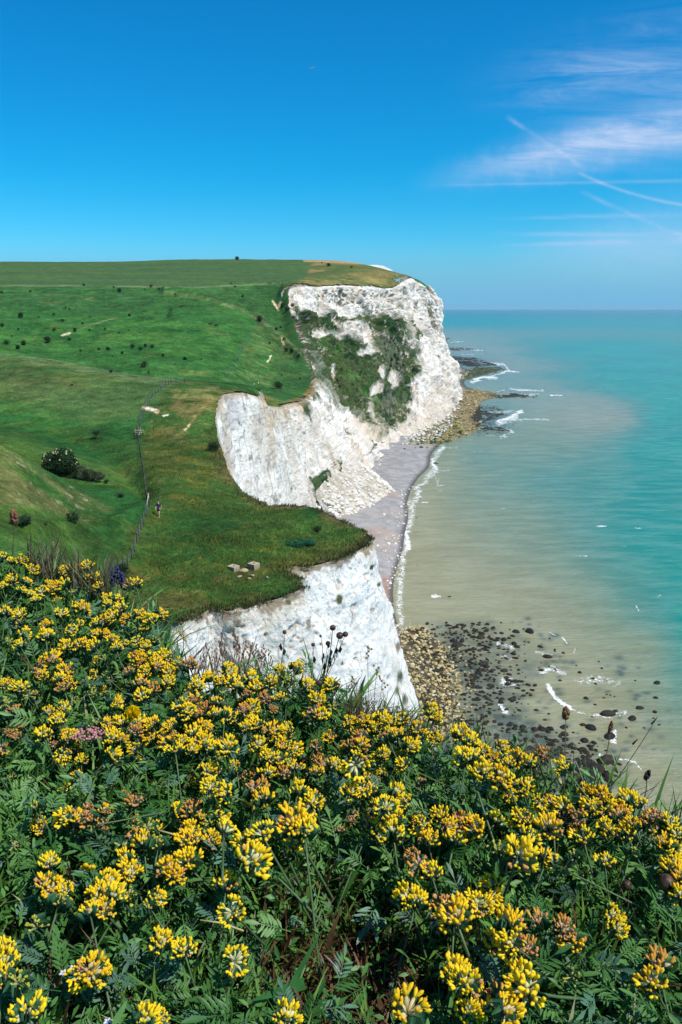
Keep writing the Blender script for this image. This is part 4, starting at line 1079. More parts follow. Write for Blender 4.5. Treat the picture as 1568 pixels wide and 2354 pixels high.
def rock_pool(name, items, cols, mat, label, cat, group, lim, stuff_label):
    """items: (pos, radius, frame size). the largest lim become things, the rest one mass"""
    items = sorted(items, key=lambda q: -q[2]); r = np.random.default_rng(len(items))
    meshes = []
    for i, (V, Fq) in enumerate(ROCKP):
        for j, c in enumerate(cols):
            n3 = fbm(V, 1.6, 3, 0.6, i + j * 3.0)
            cc = mixc(np.array(c) * 0.75, np.array(c) * 1.15, sstep(n3, -0.4, 0.4))
            me = raw_mesh(name, V, Fq, cc, False); me.materials.append(mat); meshes.append(me)
    for k, (p, rad, sz) in enumerate(items[:lim]):
        o = bpy.data.objects.new(name, meshes[r.integers(len(meshes))]); col.objects.link(o)
        o.location = p; s = rad * r.uniform(0.85, 1.15, 3); o.scale = s; o.rotation_euler = (r.uniform(-.25, .25), r.uniform(-.25, .25), r.uniform(0, 6.28))
        lb = label(p, sz, k) if callable(label) else label
        tag(o, lb, cat, group)
    rest = items[lim:]
    if rest:
        parts = []
        which = r.integers(0, 8, len(rest))
        for i in range(8):
            sel = [rest[q] for q in range(len(rest)) if which[q] == i]
            if not sel: continue
            n = len(sel); T = np.array([q[0] for q in sel]); sc = np.array([q[1] for q in sel])[:, None] * r.uniform(0.8, 1.2, (n, 3))
            Rm = rot_to(np.array([0, 0, 1.0]) + r.normal(0, .15, (n, 3)), r.uniform(0, 6.28, n))
            cc = np.array([cols[q] for q in r.integers(0, len(cols), n)]) * r.uniform(0.75, 1.2, (n, 1))
            parts.append(inst(ROCKQ[i][0], ROCKQ[i][1], Rm, T, sc, cc))
        V, Fq, c = merge(parts)
        tag(link(name + 's', raw_mesh(name + 's', V, Fq, c, False), mat), stuff_label, 'rocks', None, 'stuff')

def px_size(p, rad): return F * 2 * rad / np.linalg.norm(np.array(p) - [0, 0, CAMZ])
def by_px(px, py, size_px, z=None, sink=0.2):
    p, h = shore_h(px, py); 
    if z is None: z = max(h, -0.1)
    p = S(px, py, z); rad = size_px * 0.5 * np.linalg.norm(p - [0, 0, CAMZ]) / F
    return (p + [0, 0, -sink * rad], rad, size_px)

def tan_label(p, s):
    x, y = [q[0] for q in proj(np.array([p]))]; w = 'big' if s > 10.5 else 'middling' if s > 8.5 else 'small'
    return w + ' tan boulder under near cliff, ' + ('upper end' if y < 1500 else 'middle' if y < 1580 else 'lower end')
def build_rocks():
    r = np.random.default_rng(11)
    # dark weedy rocks standing in the shallows
    big = [(725, 298, 22), (795, 298, 32), (710, 320, 16), (545, 325, 28), (490, 315, 14), (405, 345, 20), (430, 365, 35), (715, 358, 20), (885, 425, 22), (965, 405, 12), (725, 432, 14), (560, 460, 30), (600, 500, 16), (540, 495, 20),
           (665, 497, 20), (490, 450, 16), (575, 475, 20), (690, 515, 14), (720, 550, 20), (755, 550, 14), (785, 568, 14), (820, 571, 14), (762, 597, 16), (505, 670, 14), (550, 720, 12), (1080, 636, 14), (1170, 632, 10), (1195, 715, 38), (1230, 700, 14),
           (1315, 740, 24), (1355, 685, 20), (1430, 705, 14), (1440, 557, 20), (1065, 770, 18), (1105, 785, 30), (1200, 830, 36), (905, 870, 22), (890, 715, 10), (870, 745, 10), (900, 790, 20), (860, 795, 24), (820, 795, 20), (760, 780, 18), (720, 790, 18),
           (690, 790, 12), (780, 845, 20), (800, 890, 24), (740, 880, 14), (950, 830, 12), (975, 845, 20), (950, 895, 20), (1025, 890, 16), (1065, 895, 22), (1105, 895, 14), (1130, 900, 14), (1185, 950, 45), (1115, 1000, 55), (1100, 1040, 60), (1060, 1010, 30),
           (1150, 1050, 30), (1100, 965, 40), (1060, 965, 24), (1030, 1040, 40), (740, 930, 40), (790, 940, 40), (1250, 970, 14), (1285, 785, 10), (370, 302, 12), (320, 320, 14), (300, 288, 12), (610, 278, 14), (570, 262, 8), (650, 252, 8), (1095, 930, 16), (1230, 1000, 16), (1180, 1030, 24), (1205, 1060, 18)]
    it = []
    for a, b, s in big: it.append(by_px(858 + a * .4527, 1317.9 + b * .4527, s * .4527 * 1.8, 0.0, 0.12))
    for poly, n, s0, s1, sd in [([(1000, 1440), (1090, 1430), (1150, 1450), (1200, 1530), (1230, 1600), (1150, 1620), (1060, 1560)], 190, 4, 9, 1), ([(1060, 1560), (1200, 1600), (1260, 1650), (1200, 1720), (1060, 1680)], 80, 4, 8, 2),
                                ([(1140, 1660), (1300, 1670), (1420, 1740), (1430, 1800), (1330, 1840), (1200, 1780)], 230, 4, 11, 3), ([(1250, 1430), (1520, 1600), (1520, 1700), (1300, 1660), (1220, 1500)], 18, 4, 8, 4), ([(1110, 1420), (1260, 1450), (1300, 1540), (1200, 1560)], 26, 4, 8, 5)]:
        for a, b in inside_pts(poly, n, sd): it.append(by_px(a, b, r.uniform(s0, s1) * (1.0 + 1.1 * r.random() ** 2), 0.0, 0.15))
    for a, b in inside_pts([(960, 1435), (1120, 1425), (1140, 1560), (1120, 1690), (1000, 1720), (990, 1560)], 330, 9): it.append(by_px(a, b, r.uniform(5, 11), 0.1, 0.15))
    dr = []
    for poly, n, sd in [([(1100, 930), (1160, 938), (1165, 955), (1135, 968), (1185, 985), (1165, 998), (1100, 998), (1085, 960)], 150, 11), ([(1120, 908), (1180, 904), (1240, 908), (1235, 914), (1150, 917)], 70, 12), ([(1060, 850), (1150, 842), (1168, 850), (1120, 862), (1070, 872)], 110, 13),
                        ([(1040, 822), (1130, 832), (1150, 842), (1060, 842)], 90, 14), ([(1140, 895), (1240, 897), (1235, 902), (1140, 903)], 14, 15)]:
        for a, b in inside_pts(poly, n, sd): dr.append(by_px(a, b, r.uniform(1.8, 4.5), max(0.0, shore_h(a, b)[1]), 0.2))
    for a, b, s in [(1196, 1003, 4), (1180, 977, 5), (1172, 990, 4), (1075, 1042, 4), (1085, 1000, 5), (1100, 1002, 4), (1138, 1001, 3), (1165, 998, 5), (1033, 1372, 9), (1018, 1150, 3), (965, 1145, 4), (958, 1190, 5), (1018, 1120, 3), (1010, 1115, 3), (955, 1240, 3), (960, 1300, 4)]:
        dr.append(by_px(a, b, s, 0.0, 0.3))
    def lb(p, sz, k):
        if p[1] > 380: return 'small dark rock on the distant reef'
        x, y = [q[0] for q in proj(np.array([p]))]; s = 'large' if sz > 14 else 'small' if sz > 7.5 else 'tiny'
        z = 'beside the tan boulders' if x < 1060 else 'off the tan boulders' if x < 1160 and y < 1650 else 'far out to sea' if x > 1400 else 'behind the front flowers' if y > 1700 else 'among broken foam'
        return s + ' dark rock in shallows ' + z + (' near shore' if x < 1000 and z[0] == 'b' else '')
    rock_pool('weedy_rock', it + dr, [(0.018, 0.014, 0.010), (0.028, 0.022, 0.014), (0.012, 0.013, 0.012)], rock_dark, lb, 'rock', 'dark rocks in the shallows', 300, 'dark weedy rocks crowded on the far reef')
    # tan boulders
    tn = []
    for poly, n, s0, s1, sd in [([(915, 1445), (975, 1437), (1000, 1465), (1035, 1500), (1060, 1560), (1060, 1640), (1020, 1700), (950, 1680), (935, 1560), (912, 1480)], 1100, 5, 10.5, 21), ([(1000, 1470), (1080, 1500), (1100, 1600), (1060, 1680), (1000, 1600)], 170, 4, 8, 22),
                                ([(1045, 930), (1060, 905), (1090, 895), (1125, 905), (1100, 930), (1100, 960), (1110, 985), (1060, 1005), (1030, 1020), (950, 1022), (960, 1008), (1030, 960)], 520, 2, 6.5, 23), ([(1045, 850), (1075, 850), (1090, 862), (1070, 876), (1045, 870)], 70, 2, 5, 24),
                                ([(1060, 900), (1090, 893), (1180, 905), (1130, 915), (1070, 912)], 130, 1.5, 3.5, 25)]:
        for a, b in inside_pts(poly, n, sd): tn.append(by_px(a, b, r.uniform(s0, s1) * (0.65 + 0.6 * r.random() ** 2), max(-0.05, shore_h(a, b)[1]) + r.uniform(0, .3), 0.1))
    rock_pool('boulder', tn, [(0.48, 0.38, 0.20), (0.38, 0.29, 0.14), (0.22, 0.18, 0.09), (0.58, 0.50, 0.34), (0.06, 0.055, 0.03), (0.42, 0.36, 0.15)], rock_chalk,
              lambda p, s, k: tan_label(p, s) if p[1] < 380 else 'yellowish boulder at the foot of the far headland', 'boulder', 'tan boulders on the foreshore', 300, 'tan and yellow boulders crowded on the foreshore')
    # white chalk blocks: fall under the bay cliff, along the tide line and below the headland
    tl = [P(722, 1150, 298), P(756, 1104, 322), P(788, 1078, 352), P(830, 1076, 398)]
    bl = [S(752, 1198, .9), S(800, 1192, .6), S(860, 1166, .6), S(902, 1134, .6)]; bl2 = [S(848, 1092, .9)]
    tl = [P(720, 1140, 300), P(750, 1100, 325), P(775, 1076, 350), P(805, 1068, 380), P(830, 1074, 402)]
    bl = [S(752, 1200, .4), S(800, 1198, .3), S(862, 1170, .3), S(906, 1134, .3), S(862, 1098, .6)]
    T_, B_ = catmull(np.array(tl), 24), catmull(np.array(bl), 24)
    rr = np.linspace(0, 1, 80)[None, :, None]
    G = T_[:, None] * (1 - rr) + B_[:, None] * rr
    G[..., 2] += 1.4 * np.sin(np.pi * rr[..., 0]) + 1.2 * fbm(G, 0.12, 4, 0.6, 2) + 0.5 * ridged(G, 0.5, 3)
    n2 = fbm(G, 0.3, 4, 0.6, 3)
    c = mixc((0.40, 0.34, 0.26), (0.62, 0.58, 0.52), sstep(n2, -0.3, 0.4))
    tag(link('scree', raw_mesh('scree', G.reshape(-1, 3), grid_faces(*G.shape[:2]), c.reshape(-1, 3)), chalk_far), kind='structure')
    wh = []
    for q in range(300):
        i = r.integers(G.shape[0]); j = int(G.shape[1] * min(0.999, r.random() ** 0.62)); p = G[i, j]
        s = r.uniform(5, 12) * (0.6 + 0.8 * (j / G.shape[1])) * (0.7 + 0.5 * r.random() ** 2) * (1.25 if r.random() < .12 else 1)
        wh.append((p + [0, 0, 0.25], s * .5 * np.linalg.norm(p - [0, 0, CAMZ]) / F, s))
    for k in range(110):         # along the tide line
        t = r.uniform(0, len(SHORE) - 1.001); i = int(t); a = np.array(SHORE[i]) * (1 - t + i) + np.array(SHORE[i + 1]) * (t - i)
        if a[1] < 1110: continue
        a = a + [r.normal(-6, 9), r.normal(0, 3)]
        wh.append(by_px(a[0], a[1], r.uniform(2.5, 6.5), None, 0.1))
    for poly, n, s0, s1, sd in [([(860, 1180), (925, 1130), (930, 1250), (900, 1300), (870, 1260)], 34, 2, 5, 31), ([(905, 1430), (925, 1440), (930, 1500), (915, 1520)], 40, 3, 6, 32), ([(912, 1400), (935, 1400), (950, 1450), (920, 1450)], 30, 2.5, 5, 33), ([(880, 1250), (925, 1250), (915, 1400), (900, 1400)], 26, 2, 4, 34)]:
        for a, b in inside_pts(poly, n, sd): wh.append(by_px(a, b, r.uniform(s0, s1), None, 0.1))
    for a, b, s in [(893, 1250, 10), (909, 1249, 9), (933, 1248, 10), (918, 1232, 6), (897, 1341, 9), (883, 1182, 8), (868, 1254, 8), (886, 1267, 6), (924, 1138, 7), (940, 1155, 8), (922, 1165, 8), (948, 1120, 6), (1000, 1368, 8), (958, 1360, 5)]:
        wh.append(by_px(a, b, s, None, 0.1))
    fl = []
    for poly, n, s0, s1, sd in [([(950, 1000), (985, 965), (1030, 940), (1052, 915), (1058, 935), (1035, 985), (1000, 1012), (945, 1022)], 210, 3, 8, 41), ([(930, 1008), (975, 990), (960, 1018), (925, 1022)], 50, 2.5, 6, 42), ([(850, 1088), (880, 1050), (890, 1048), (858, 1092)], 30, 2, 4, 43),
                                ([(1052, 850), (1075, 855), (1070, 872), (1048, 868)], 40, 2, 4, 44)]:
        for a, b in inside_pts(poly, n, sd):
            z = max(0.3, shore_h(a, b)[1]) + (r.uniform(0, 4) if sd == 41 else 0.3)
            fl.append(by_px(a, b, r.uniform(s0, s1), z, 0.1))
    def lb(p, sz, k):
        if p[1] > 480: return 'white chalk block fallen at the foot of the far headland'
        x, y = proj(np.array([p]))
        if x[0] > 903 and y[0] > 1100: return 'pale chalk stone on the tide line of the shingle beach'
        if y[0] > 1215: return 'white chalk stone lying on the grey shingle beach'
        s = 'big' if sz > 9.5 else 'middling' if sz > 6.5 else 'small'
        return s + ' white boulder in the rockfall, ' + ('cliff side' if y[0] < 1128 else 'seaward end' if x[0] > 860 else 'foot')
    rock_pool('chalk_boulder', wh + fl, [(0.72, 0.69, 0.63), (0.70, 0.65, 0.54), (0.62, 0.58, 0.51), (0.74, 0.72, 0.68)], rock_chalk, lb, 'boulder', 'white chalk boulders on the beach', 300, 'white chalk blocks fallen below the headland')
    # green topped boulders at the north end of the beach and on the rockfall
    gr = [by_px(a, b, s, None, 0.1) for a, b, s in [(948, 1017, 14), (968, 1029, 10), (985, 1029, 12), (1005, 1027, 8), (930, 1032, 6), (1002, 1066, 12), (955, 1030, 6)]]
    for a, b, s in [(862, 1118, 13), (868, 1126, 12), (853, 1122, 10), (841, 1148, 14), (835, 1152, 12), (880, 1128, 9)]:
        p = S(a, b, 2.4); gr.append((p, s * .5 * np.linalg.norm(p - [0, 0, CAMZ]) / F, s))
    for poly, n, sd in [([(985, 1000), (1040, 950), (1060, 965), (1065, 1000), (1010, 1022)], 60, 51), ([(955, 1018), (1010, 1000), (1030, 1015), (960, 1022)], 24, 52)]:
        for a, b in inside_pts(poly, n, sd): gr.append(by_px(a, b, r.uniform(4, 10), max(0.2, shore_h(a, b)[1]) + .4, 0.1))
    rock_pool('green_boulder', gr, [(0.20, 0.22, 0.05), (0.09, 0.13, 0.03), (0.36, 0.34, 0.10), (0.05, 0.09, 0.03)], rock_dark, lambda p, s, k: 'boulder capped with yellow green weed at the end of the shingle beach' if p[1] > 430 else 'boulder with yellow green algae in the chalk rockfall', 'boulder', 'weed capped boulders', 300, 'weed')
build_rocks()

# ================================================================== BUSHES
leaf_mat = tint_mat('shrub_leaf', ((1.5, 0.18),), 0.7, 0, 1, 0.25, transl=0.18)
bark_mat = tint_mat('bark', ((3.0, 0.2),), 0.9, 0.4, 6.0, 0.1)
def leaf_cloud(blobs, nleaf, lsize, c0, c1, seed, shell=0.55):
    r = np.random.default_rng(seed)
    w = np.array([b[3] * b[4] * b[5] for b in blobs]) ** 0.7; w /= w.sum()
    k = r.choice(len(blobs), nleaf, p=w); B = np.array(blobs)[k]
    d = r.normal(0, 1, (nleaf, 3)); d /= np.linalg.norm(d, axis=1, keepdims=True)
    rad = shell + (1 - shell) * r.random(nleaf) ** 0.5
    lump = 1 + 0.22 * fbm(d * 1.0 + B[:, :3], 2.2, 3, 0.6, seed)
    T = B[:, :3] + d * B[:, 3:6] * (rad * lump)[:, None]
    T[:, 2] = np.maximum(T[:, 2], 0.02)
    nrm = d * 0.6 + r.normal(0, .6, (nleaf, 3)) + [0, 0, .4]
    Rm = rot_to(nrm, r.uniform(0, 6.28, nleaf))
    V = np.array([[-.5, 0, 0], [0, -.32, .08], [.5, 0, 0], [0, .32, .08]]); Fq = np.array([[0, 1, 2, 3]])
    n = sstep(fbm(T, 1.0, 2, 0.5, seed + 3) + r.normal(0, .25, nleaf), -0.5, 0.5)
    cc = mixc(c0, c1, n)
    return inst(V, Fq, Rm, T, lsize * r.uniform(0.7, 1.3, nleaf), cc)

def bush_set(name, w, h, nleaf, lsize, c0, c1, seed):
    r = np.random.default_rng(seed); blobs = []
    for k in range(7):
        a = r.uniform(0, 6.28); q = r.uniform(0, .30) * w
        rr = r.uniform(.20, .34) * w
        blobs.append((q * math.cos(a), q * math.sin(a), h * r.uniform(.35, .62), rr, rr, h * r.uniform(.30, .42)))
    crown = leaf_cloud(blobs, nleaf, lsize, c0, c1, seed)
    tr = []
    for k in range(3):
        a = r.uniform(0, 6.28); tp = np.array([math.cos(a) * w * .2, math.sin(a) * w * .2, h * .6])
        tr.append(tube([np.array([0, 0, -.15]) + tp * [0.1, .1, 0], tp * [.45, .45, .5], tp], [.05 * h, .035 * h, .015 * h], 5))
    return crown, tr

def bush_protos():
    out = []
    cols_ = [((0.008, 0.022, 0.008), (0.026, 0.055, 0.020)), ((0.010, 0.020, 0.008), (0.040, 0.052, 0.022)), ((0.007, 0.026, 0.012), (0.022, 0.060, 0.022)), ((0.014, 0.018, 0.010), (0.036, 0.042, 0.022))]
    for i in range(4):
        crown, tr = bush_set('bush', 2.2, 1.7, 900, 0.17, cols_[i][0], cols_[i][1], 40 + i)
        cm = raw_mesh('crown', crown[0], crown[1], crown[2]); cm.materials.append(leaf_mat)
        V = []; 
        o = obj_from('trunk', tr, bark_mat, None, (0.10, 0.075, 0.05)); tm = o.data; bpy.data.objects.remove(o)
        out.append((cm, tm))
    return out
BP = bush_protos()
def place_bush(p, s, i, label, group=None, hz=1.0, name='bush'):
    e = empty(name, p, random.uniform(0, 6.28), label, 'bush', group)
    e.scale = (s, s, s * hz)
    for nm, me in (('crown', BP[i % 4][0]), ('trunk', BP[i % 4][1])):
        o = bpy.data.objects.new(nm, me); col.objects.link(o); o.parent = e
    return e

def build_bushes():
    L = [(385, 207, 14), (8, 241, 12), (140, 236, 12), (523, 216, 10), (549, 232, 22), (695, 212, 16), (730, 225, 12), (805, 249, 8), (96, 347, 28), (303, 311, 10), (318, 317, 10), (247, 342, 12), (178, 354, 9), (287, 369, 14), (414, 354, 8),
         (380, 383, 12), (345, 413, 20), (412, 413, 12), (483, 409, 12), (596, 346, 16), (548, 428, 12), (592, 415, 10), (788, 320, 8), (12, 392, 18), (84, 409, 10), (250, 413, 16), (54, 441, 8), (220, 460, 30), (207, 452, 14), (320, 456, 16), (32, 474, 26),
         (111, 476, 28), (83, 493, 24), (371, 509, 12), (454, 502, 16), (497, 500, 20), (562, 518, 16), (517, 534, 10), (645, 500, 20), (700, 489, 18), (749, 528, 16), (665, 573, 32), (684, 607, 12), (803, 571, 10), (850, 545, 22), (927, 547, 8), (1116, 258, 14),
         (1192, 362, 32), (1270, 408, 18), (1305, 455, 16), (1240, 473, 12), (1315, 503, 22), (1340, 508, 24), (1277, 668, 42), (1080, 214, 10), (610, 488, 22), (668, 484, 18), (1060, 200, 9), (665, 226, 8), (1290, 400, 12), (1375, 530, 14), (1300, 300, 22), (1320, 318, 24), (1345, 300, 20), (1295, 620, 10), (1380, 636, 12)]
    spec = {(1192, 362): 'round dark bush where the far fence meets the ridge', (665, 573): 'largest round bush low on the green hillside', (1277, 668): 'broad dark bush on the turf near the two distant walkers', (96, 347): 'tall dark bush near the left edge of the far hillside', (549, 232): 'round bush just below the edge of the plateau field'}
    for k, (a, b, s) in enumerate(L):
        px, py = a * .50036, 551.7 + b * .50036
        p = land_hit(px, py + s * .2, 320, 700); dist = np.linalg.norm(p - [0, 0, CAMZ])
        sc = s * .50036 * dist / F / 2.0
        if px < 250: lb = 'small dark bush dotted on the left part of the far hillside'
        elif px < 450: lb = 'small dark bush dotted on the middle of the far hillside'
        else: lb = 'small dark bush beside the gully and path above the far cliff'
        place_bush(p, sc, k, spec.get((a, b), lb), 'bushes dotted over the far hillside', 1.1)
    for a, b, s, lb in [(1510, 119, 18, 'low dark bush on the dry grass near the headland top'), (1480, 107, 8, 'tiny bush on the skyline path of the headland'), (1600, 120, 0, '')][:2]:
        p = land_hit(a * .5, 551.7 + b * .5, 700, 1100); dist = np.linalg.norm(p)
        place_bush(p, s * .5 * dist / F / 2.0, 1, lb, None, 0.9)
    p = land_hit(545, 598, 700, 1300); place_bush(p, 12 * 1000 / F / 2.0, 0, 'lone dark tree standing on the skyline of the field', None, 0.9, 'tree')
    for px, py, s, lb in [(808, 616, 6, 'tiny bush on the dry headland turf inland of the white post'), (756, 612, 9, 'low bush on the brow of the headland field')]:
        p = land_hit(px, py, 700, 1100); place_bush(p, s * np.linalg.norm(p) / F / 2.0, 2, lb, None, 0.9)
    p = land_hit(255, 857, 170, 215); place_bush(p, 9 * 200 / F / 2, 3, 'small brownish bush on the crest of the near pasture')
    p = land_hit(166, 886, 150, 215); place_bush(p, 7 * 180 / F / 2, 3, 'tiny brown bush in the open near pasture', None, 0.6)
    p = land_hit(492, 1036, 110, 180); place_bush(p, 36 * 128 / F / 2, 0, 'dark round bush at the cliff edge beside the white bay cliff', None, 0.8)
    p = land_hit(170, 1203, 60, 100); place_bush(p, 30 * 76 / F / 2, 2, 'small dark elder bush in the valley with a few cream flowers', None, 1.2)
    p = land_hit(57, 1206, 55, 100); place_bush(p, 28 * 70 / F / 2, 2, 'dark bush at the left edge below the stony slope', None, 0.9)
    p = land_hit(30, 1206, 55, 100); place_bush(p, 16 * 70 / F / 2, 1, 'smaller dark bush beside the rusty seed head at the left edge', None, 1.0)
    p = land_hit(105, 1208, 55, 100); place_bush(p, 8 * 72 / F / 2, 2, 'tiny bush between the two dark bushes in the valley', None, 1.0)
    p = land_hit(277, 1144, 75, 110); place_bush(p, 20 * 88 / F / 2, 3, 'small sparse bush in the valley left of the fence line', None, 0.7)
    p = land_hit(245, 1110, 88, 120); place_bush(p, 16 * 100 / F / 2, 2, 'small bush at the right foot of the grey bush', None, 0.7)
    p = land_hit(282, 1318, 50, 75); place_bush(p, 42 * 62 / F / 2, 0, 'dark leafy bush just beyond the flowers beside the fence end', None, 0.85)
    p = land_hit(730, 1222, 70, 100); place_bush(p, 20 * 82 / F / 2, 1, 'small dark bush near the outer edge of the grassy spur', None, 0.8)
    # low green shrub on the spur
    p = land_hit(692, 1255, 65, 95); e = empty('shrub', p, 0.3, 'low spreading bright green shrub on the grassy spur', 'shrub')
    bl = [(x, 0.3 * math.sin(x * 3), .28, .55, .5, .34) for x in np.linspace(-1.05, 1.05, 6)]
    V, Fq, c = leaf_cloud(bl, 2600, 0.13, (0.010, 0.075, 0.040), (0.030, 0.165, 0.080), 71); link('foliage', raw_mesh('foliage', V, Fq, c), leaf_mat, e)
    tr = [tube([(0, 0, -.1), (dx * .5, 0, .15), (dx, .1, .3)], [.05, .03, .02], 5) for dx in (-.9, -.3, .4, .9)]
    obj_from('stem', tr, bark_mat, e, (.08, .06, .04))
    # flowering elder and its grey neighbour
    p = land_hit(140, 1092, 88, 125); D = np.linalg.norm(p - [0, 0, CAMZ]); u = D / F
    e = empty('elder_bush', p, 0, 'big round elder bush covered in cream flower plates', 'bush')
    bl = [(-16 * u, 0, 26 * u, 24 * u, 24 * u, 26 * u), (8 * u, 0, 30 * u, 28 * u, 26 * u, 30 * u), (24 * u, 0, 20 * u, 18 * u, 20 * u, 20 * u), (-30 * u, 0, 12 * u, 14 * u, 14 * u, 13 * u), (-4 * u, -8 * u, 20 * u, 30 * u, 20 * u, 22 * u)]
    V, Fq, c = leaf_cloud(bl, 9000, 0.20, (0.004, 0.018, 0.006), (0.020, 0.055, 0.016), 72, 0.5); link('crown', raw_mesh('crown', V, Fq, c), leaf_mat, e)
    tr = [tube([(0, 0, -.2), (dx * .4, 0, .8), (dx, .1, 2.0)], [.12, .09, .04], 6) for dx in (-.9, -.2, .5, 1.1)]
    obj_from('trunk', tr, bark_mat, e, (.08, .06, .04))
    r = np.random.default_rng(5); n = 130; k = r.integers(0, 4, n); B = np.array(bl)[k]
    d = r.normal(0, 1, (n, 3)); d[:, 2] = np.abs(d[:, 2]) + .3; d[:, 1] -= .3; d /= np.linalg.norm(d, axis=1, keepdims=True)
    T = B[:, :3] + d * B[:, 3:6] * 1.04
    Vd, Fd = ico(1); Rm = rot_to(d, r.uniform(0, 6, n))
    V, Fq, c = inst(Vd * [1, 1, .3], Fd, Rm, T, r.uniform(.05, .14, n), np.tile([0.62, 0.60, 0.36], (n, 1))); link('flower', raw_mesh('flower', V, Fq, c), leaf_mat, e)['kind'] = 'stuff'
    p = land_hit(205, 1104, 88, 125); e = empty('thorn_bush', p, 0, 'sprawling grey brown bush beside the flowering elder', 'bush')
    bl = [(-16 * u, 0, 15 * u, 15 * u, 15 * u, 17 * u), (2 * u, 0, 12 * u, 16 * u, 15 * u, 13 * u), (20 * u, 0, 9 * u, 14 * u, 13 * u, 10 * u), (-38 * u, 0, 6 * u, 12 * u, 10 * u, 8 * u)]
    V, Fq, c = leaf_cloud(bl, 4200, 0.15, (0.014, 0.030, 0.012), (0.085, 0.080, 0.060), 73, 0.5); link('crown', raw_mesh('crown', V, Fq, c), leaf_mat, e)
    obj_from('trunk', [tube([(0, 0, -.2), (dx * .4, 0, .4), (dx, .1, 1.0)], [.08, .05, .03], 5) for dx in (-.7, .2, .8)], bark_mat, e, (.09, .075, .06))
    # wind-shaped little tree alone in the pasture
    p = land_hit(221, 1010, 110, 170); u = np.linalg.norm(p - [0, 0, CAMZ]) / F
    e = empty('small_tree', p, 0, 'lone stunted tree with a bare trunk in the near pasture', 'tree')
    V, Fq, c = leaf_cloud([(0, 0, 15 * u, 7 * u, 6 * u, 5 * u), (5 * u, 0, 16 * u, 5 * u, 5 * u, 4 * u)], 500, 0.16, (0.02, 0.035, 0.014), (0.06, 0.06, 0.035), 74, .3); link('crown', raw_mesh('crown', V, Fq, c), leaf_mat, e)
    obj_from('trunk', [tube([(0, 0, -.2), (.1, 0, 5 * u), (0, 0, 13 * u)], [.12, .09, .05], 6)], bark_mat, e, (.09, .07, .05))
build_bushes()

# ================================================================== TUFTS OF LONG GRASS ON THE SPUR
def build_tufts():
    r = np.random.default_rng(21)
    n = 190000
    Y = np.exp(r.uniform(math.log(54), math.log(150), n)); px = r.uniform(-20, 870, n); X = (px - 784) / F * Y * 1.03
    m = inpoly(X / Y, np.log(Y), LANDPOLY); X, Y = X[m], Y[m]
    Z = land_z(X, Y); V = np.stack([X, Y, Z], -1); a, b = proj(V)
    st = softpoly(a, b, [(400, 878), (600, 900), (500, 1000), (530, 1120), (640, 1165), (850, 1230), (840, 1265), (700, 1345), (420, 1440), (200, 1400), (250, 1300), (345, 1165), (325, 1010)], 10)
    low = softpoly(a, b, [(-60, 830), (250, 860), (400, 885), (330, 960), (330, 1020), (345, 1160), (240, 1310), (-60, 1400)], 20)
    nz = fbm(V, 0.25, 3, 0.6, 4.0); keep = (np.maximum(st, 0.5 * low) * (0.45 + 0.9 * nz) > r.random(len(X)) * 0.8) & (b > 930)
    T = V[keep]; k = len(T); nz = nz[keep]; ee = seg_dist(T[:, 0] / T[:, 1], np.log(T[:, 1]), eu)
    edge = sstep(-ee, -0.03, -0.003)
    blade = np.array([[-.09, 0, 0], [.09, 0, 0], [.06, .10, .55], [-.05, .10, .55], [.02, .32, 1.0]]); Fb = np.array([[0, 1, 2], [0, 2, 3], [3, 2, 4]])
    Rm = rot_to(np.array([0, 0, 1.0]) + r.normal(0, .28, (k, 3)) + [0.1, 0, 0], r.uniform(0, 6.28, k))
    st_k = st[keep]; h = r.uniform(.10, .30, k) * (1 + 0.8 * edge) * (0.6 + 0.4 * st_k)
    n2 = fbm(T, 0.5, 3, 0.6, 14.0) + r.normal(0, .25, k)
    c = mixc((0.030, 0.108, 0.018), (0.110, 0.155, 0.028), sstep(n2, -0.5, 0.6))
    dry = (r.random(k) < 0.10 + 0.45 * edge)
    c[dry] = np.array([0.16, 0.13, 0.060]) * r.uniform(.5, 1.15, (dry.sum(), 1))
    yl = (fbm(T, 0.30, 2, 0.6, 44.0) > 0.28) & (r.random(k) < .5); c[yl] = np.array([0.16, 0.17, 0.02])
    V, Fq, c = inst(blade, Fb, Rm, T, h[:, None] * np.array([1.3, 1, 1]), c)
    tag(link('long_grass', raw_mesh('long_grass', V, Fq, c), leaf_mat), 'rank grass and weeds growing over the cliff top spur', 'grass', None, 'stuff')
build_tufts()
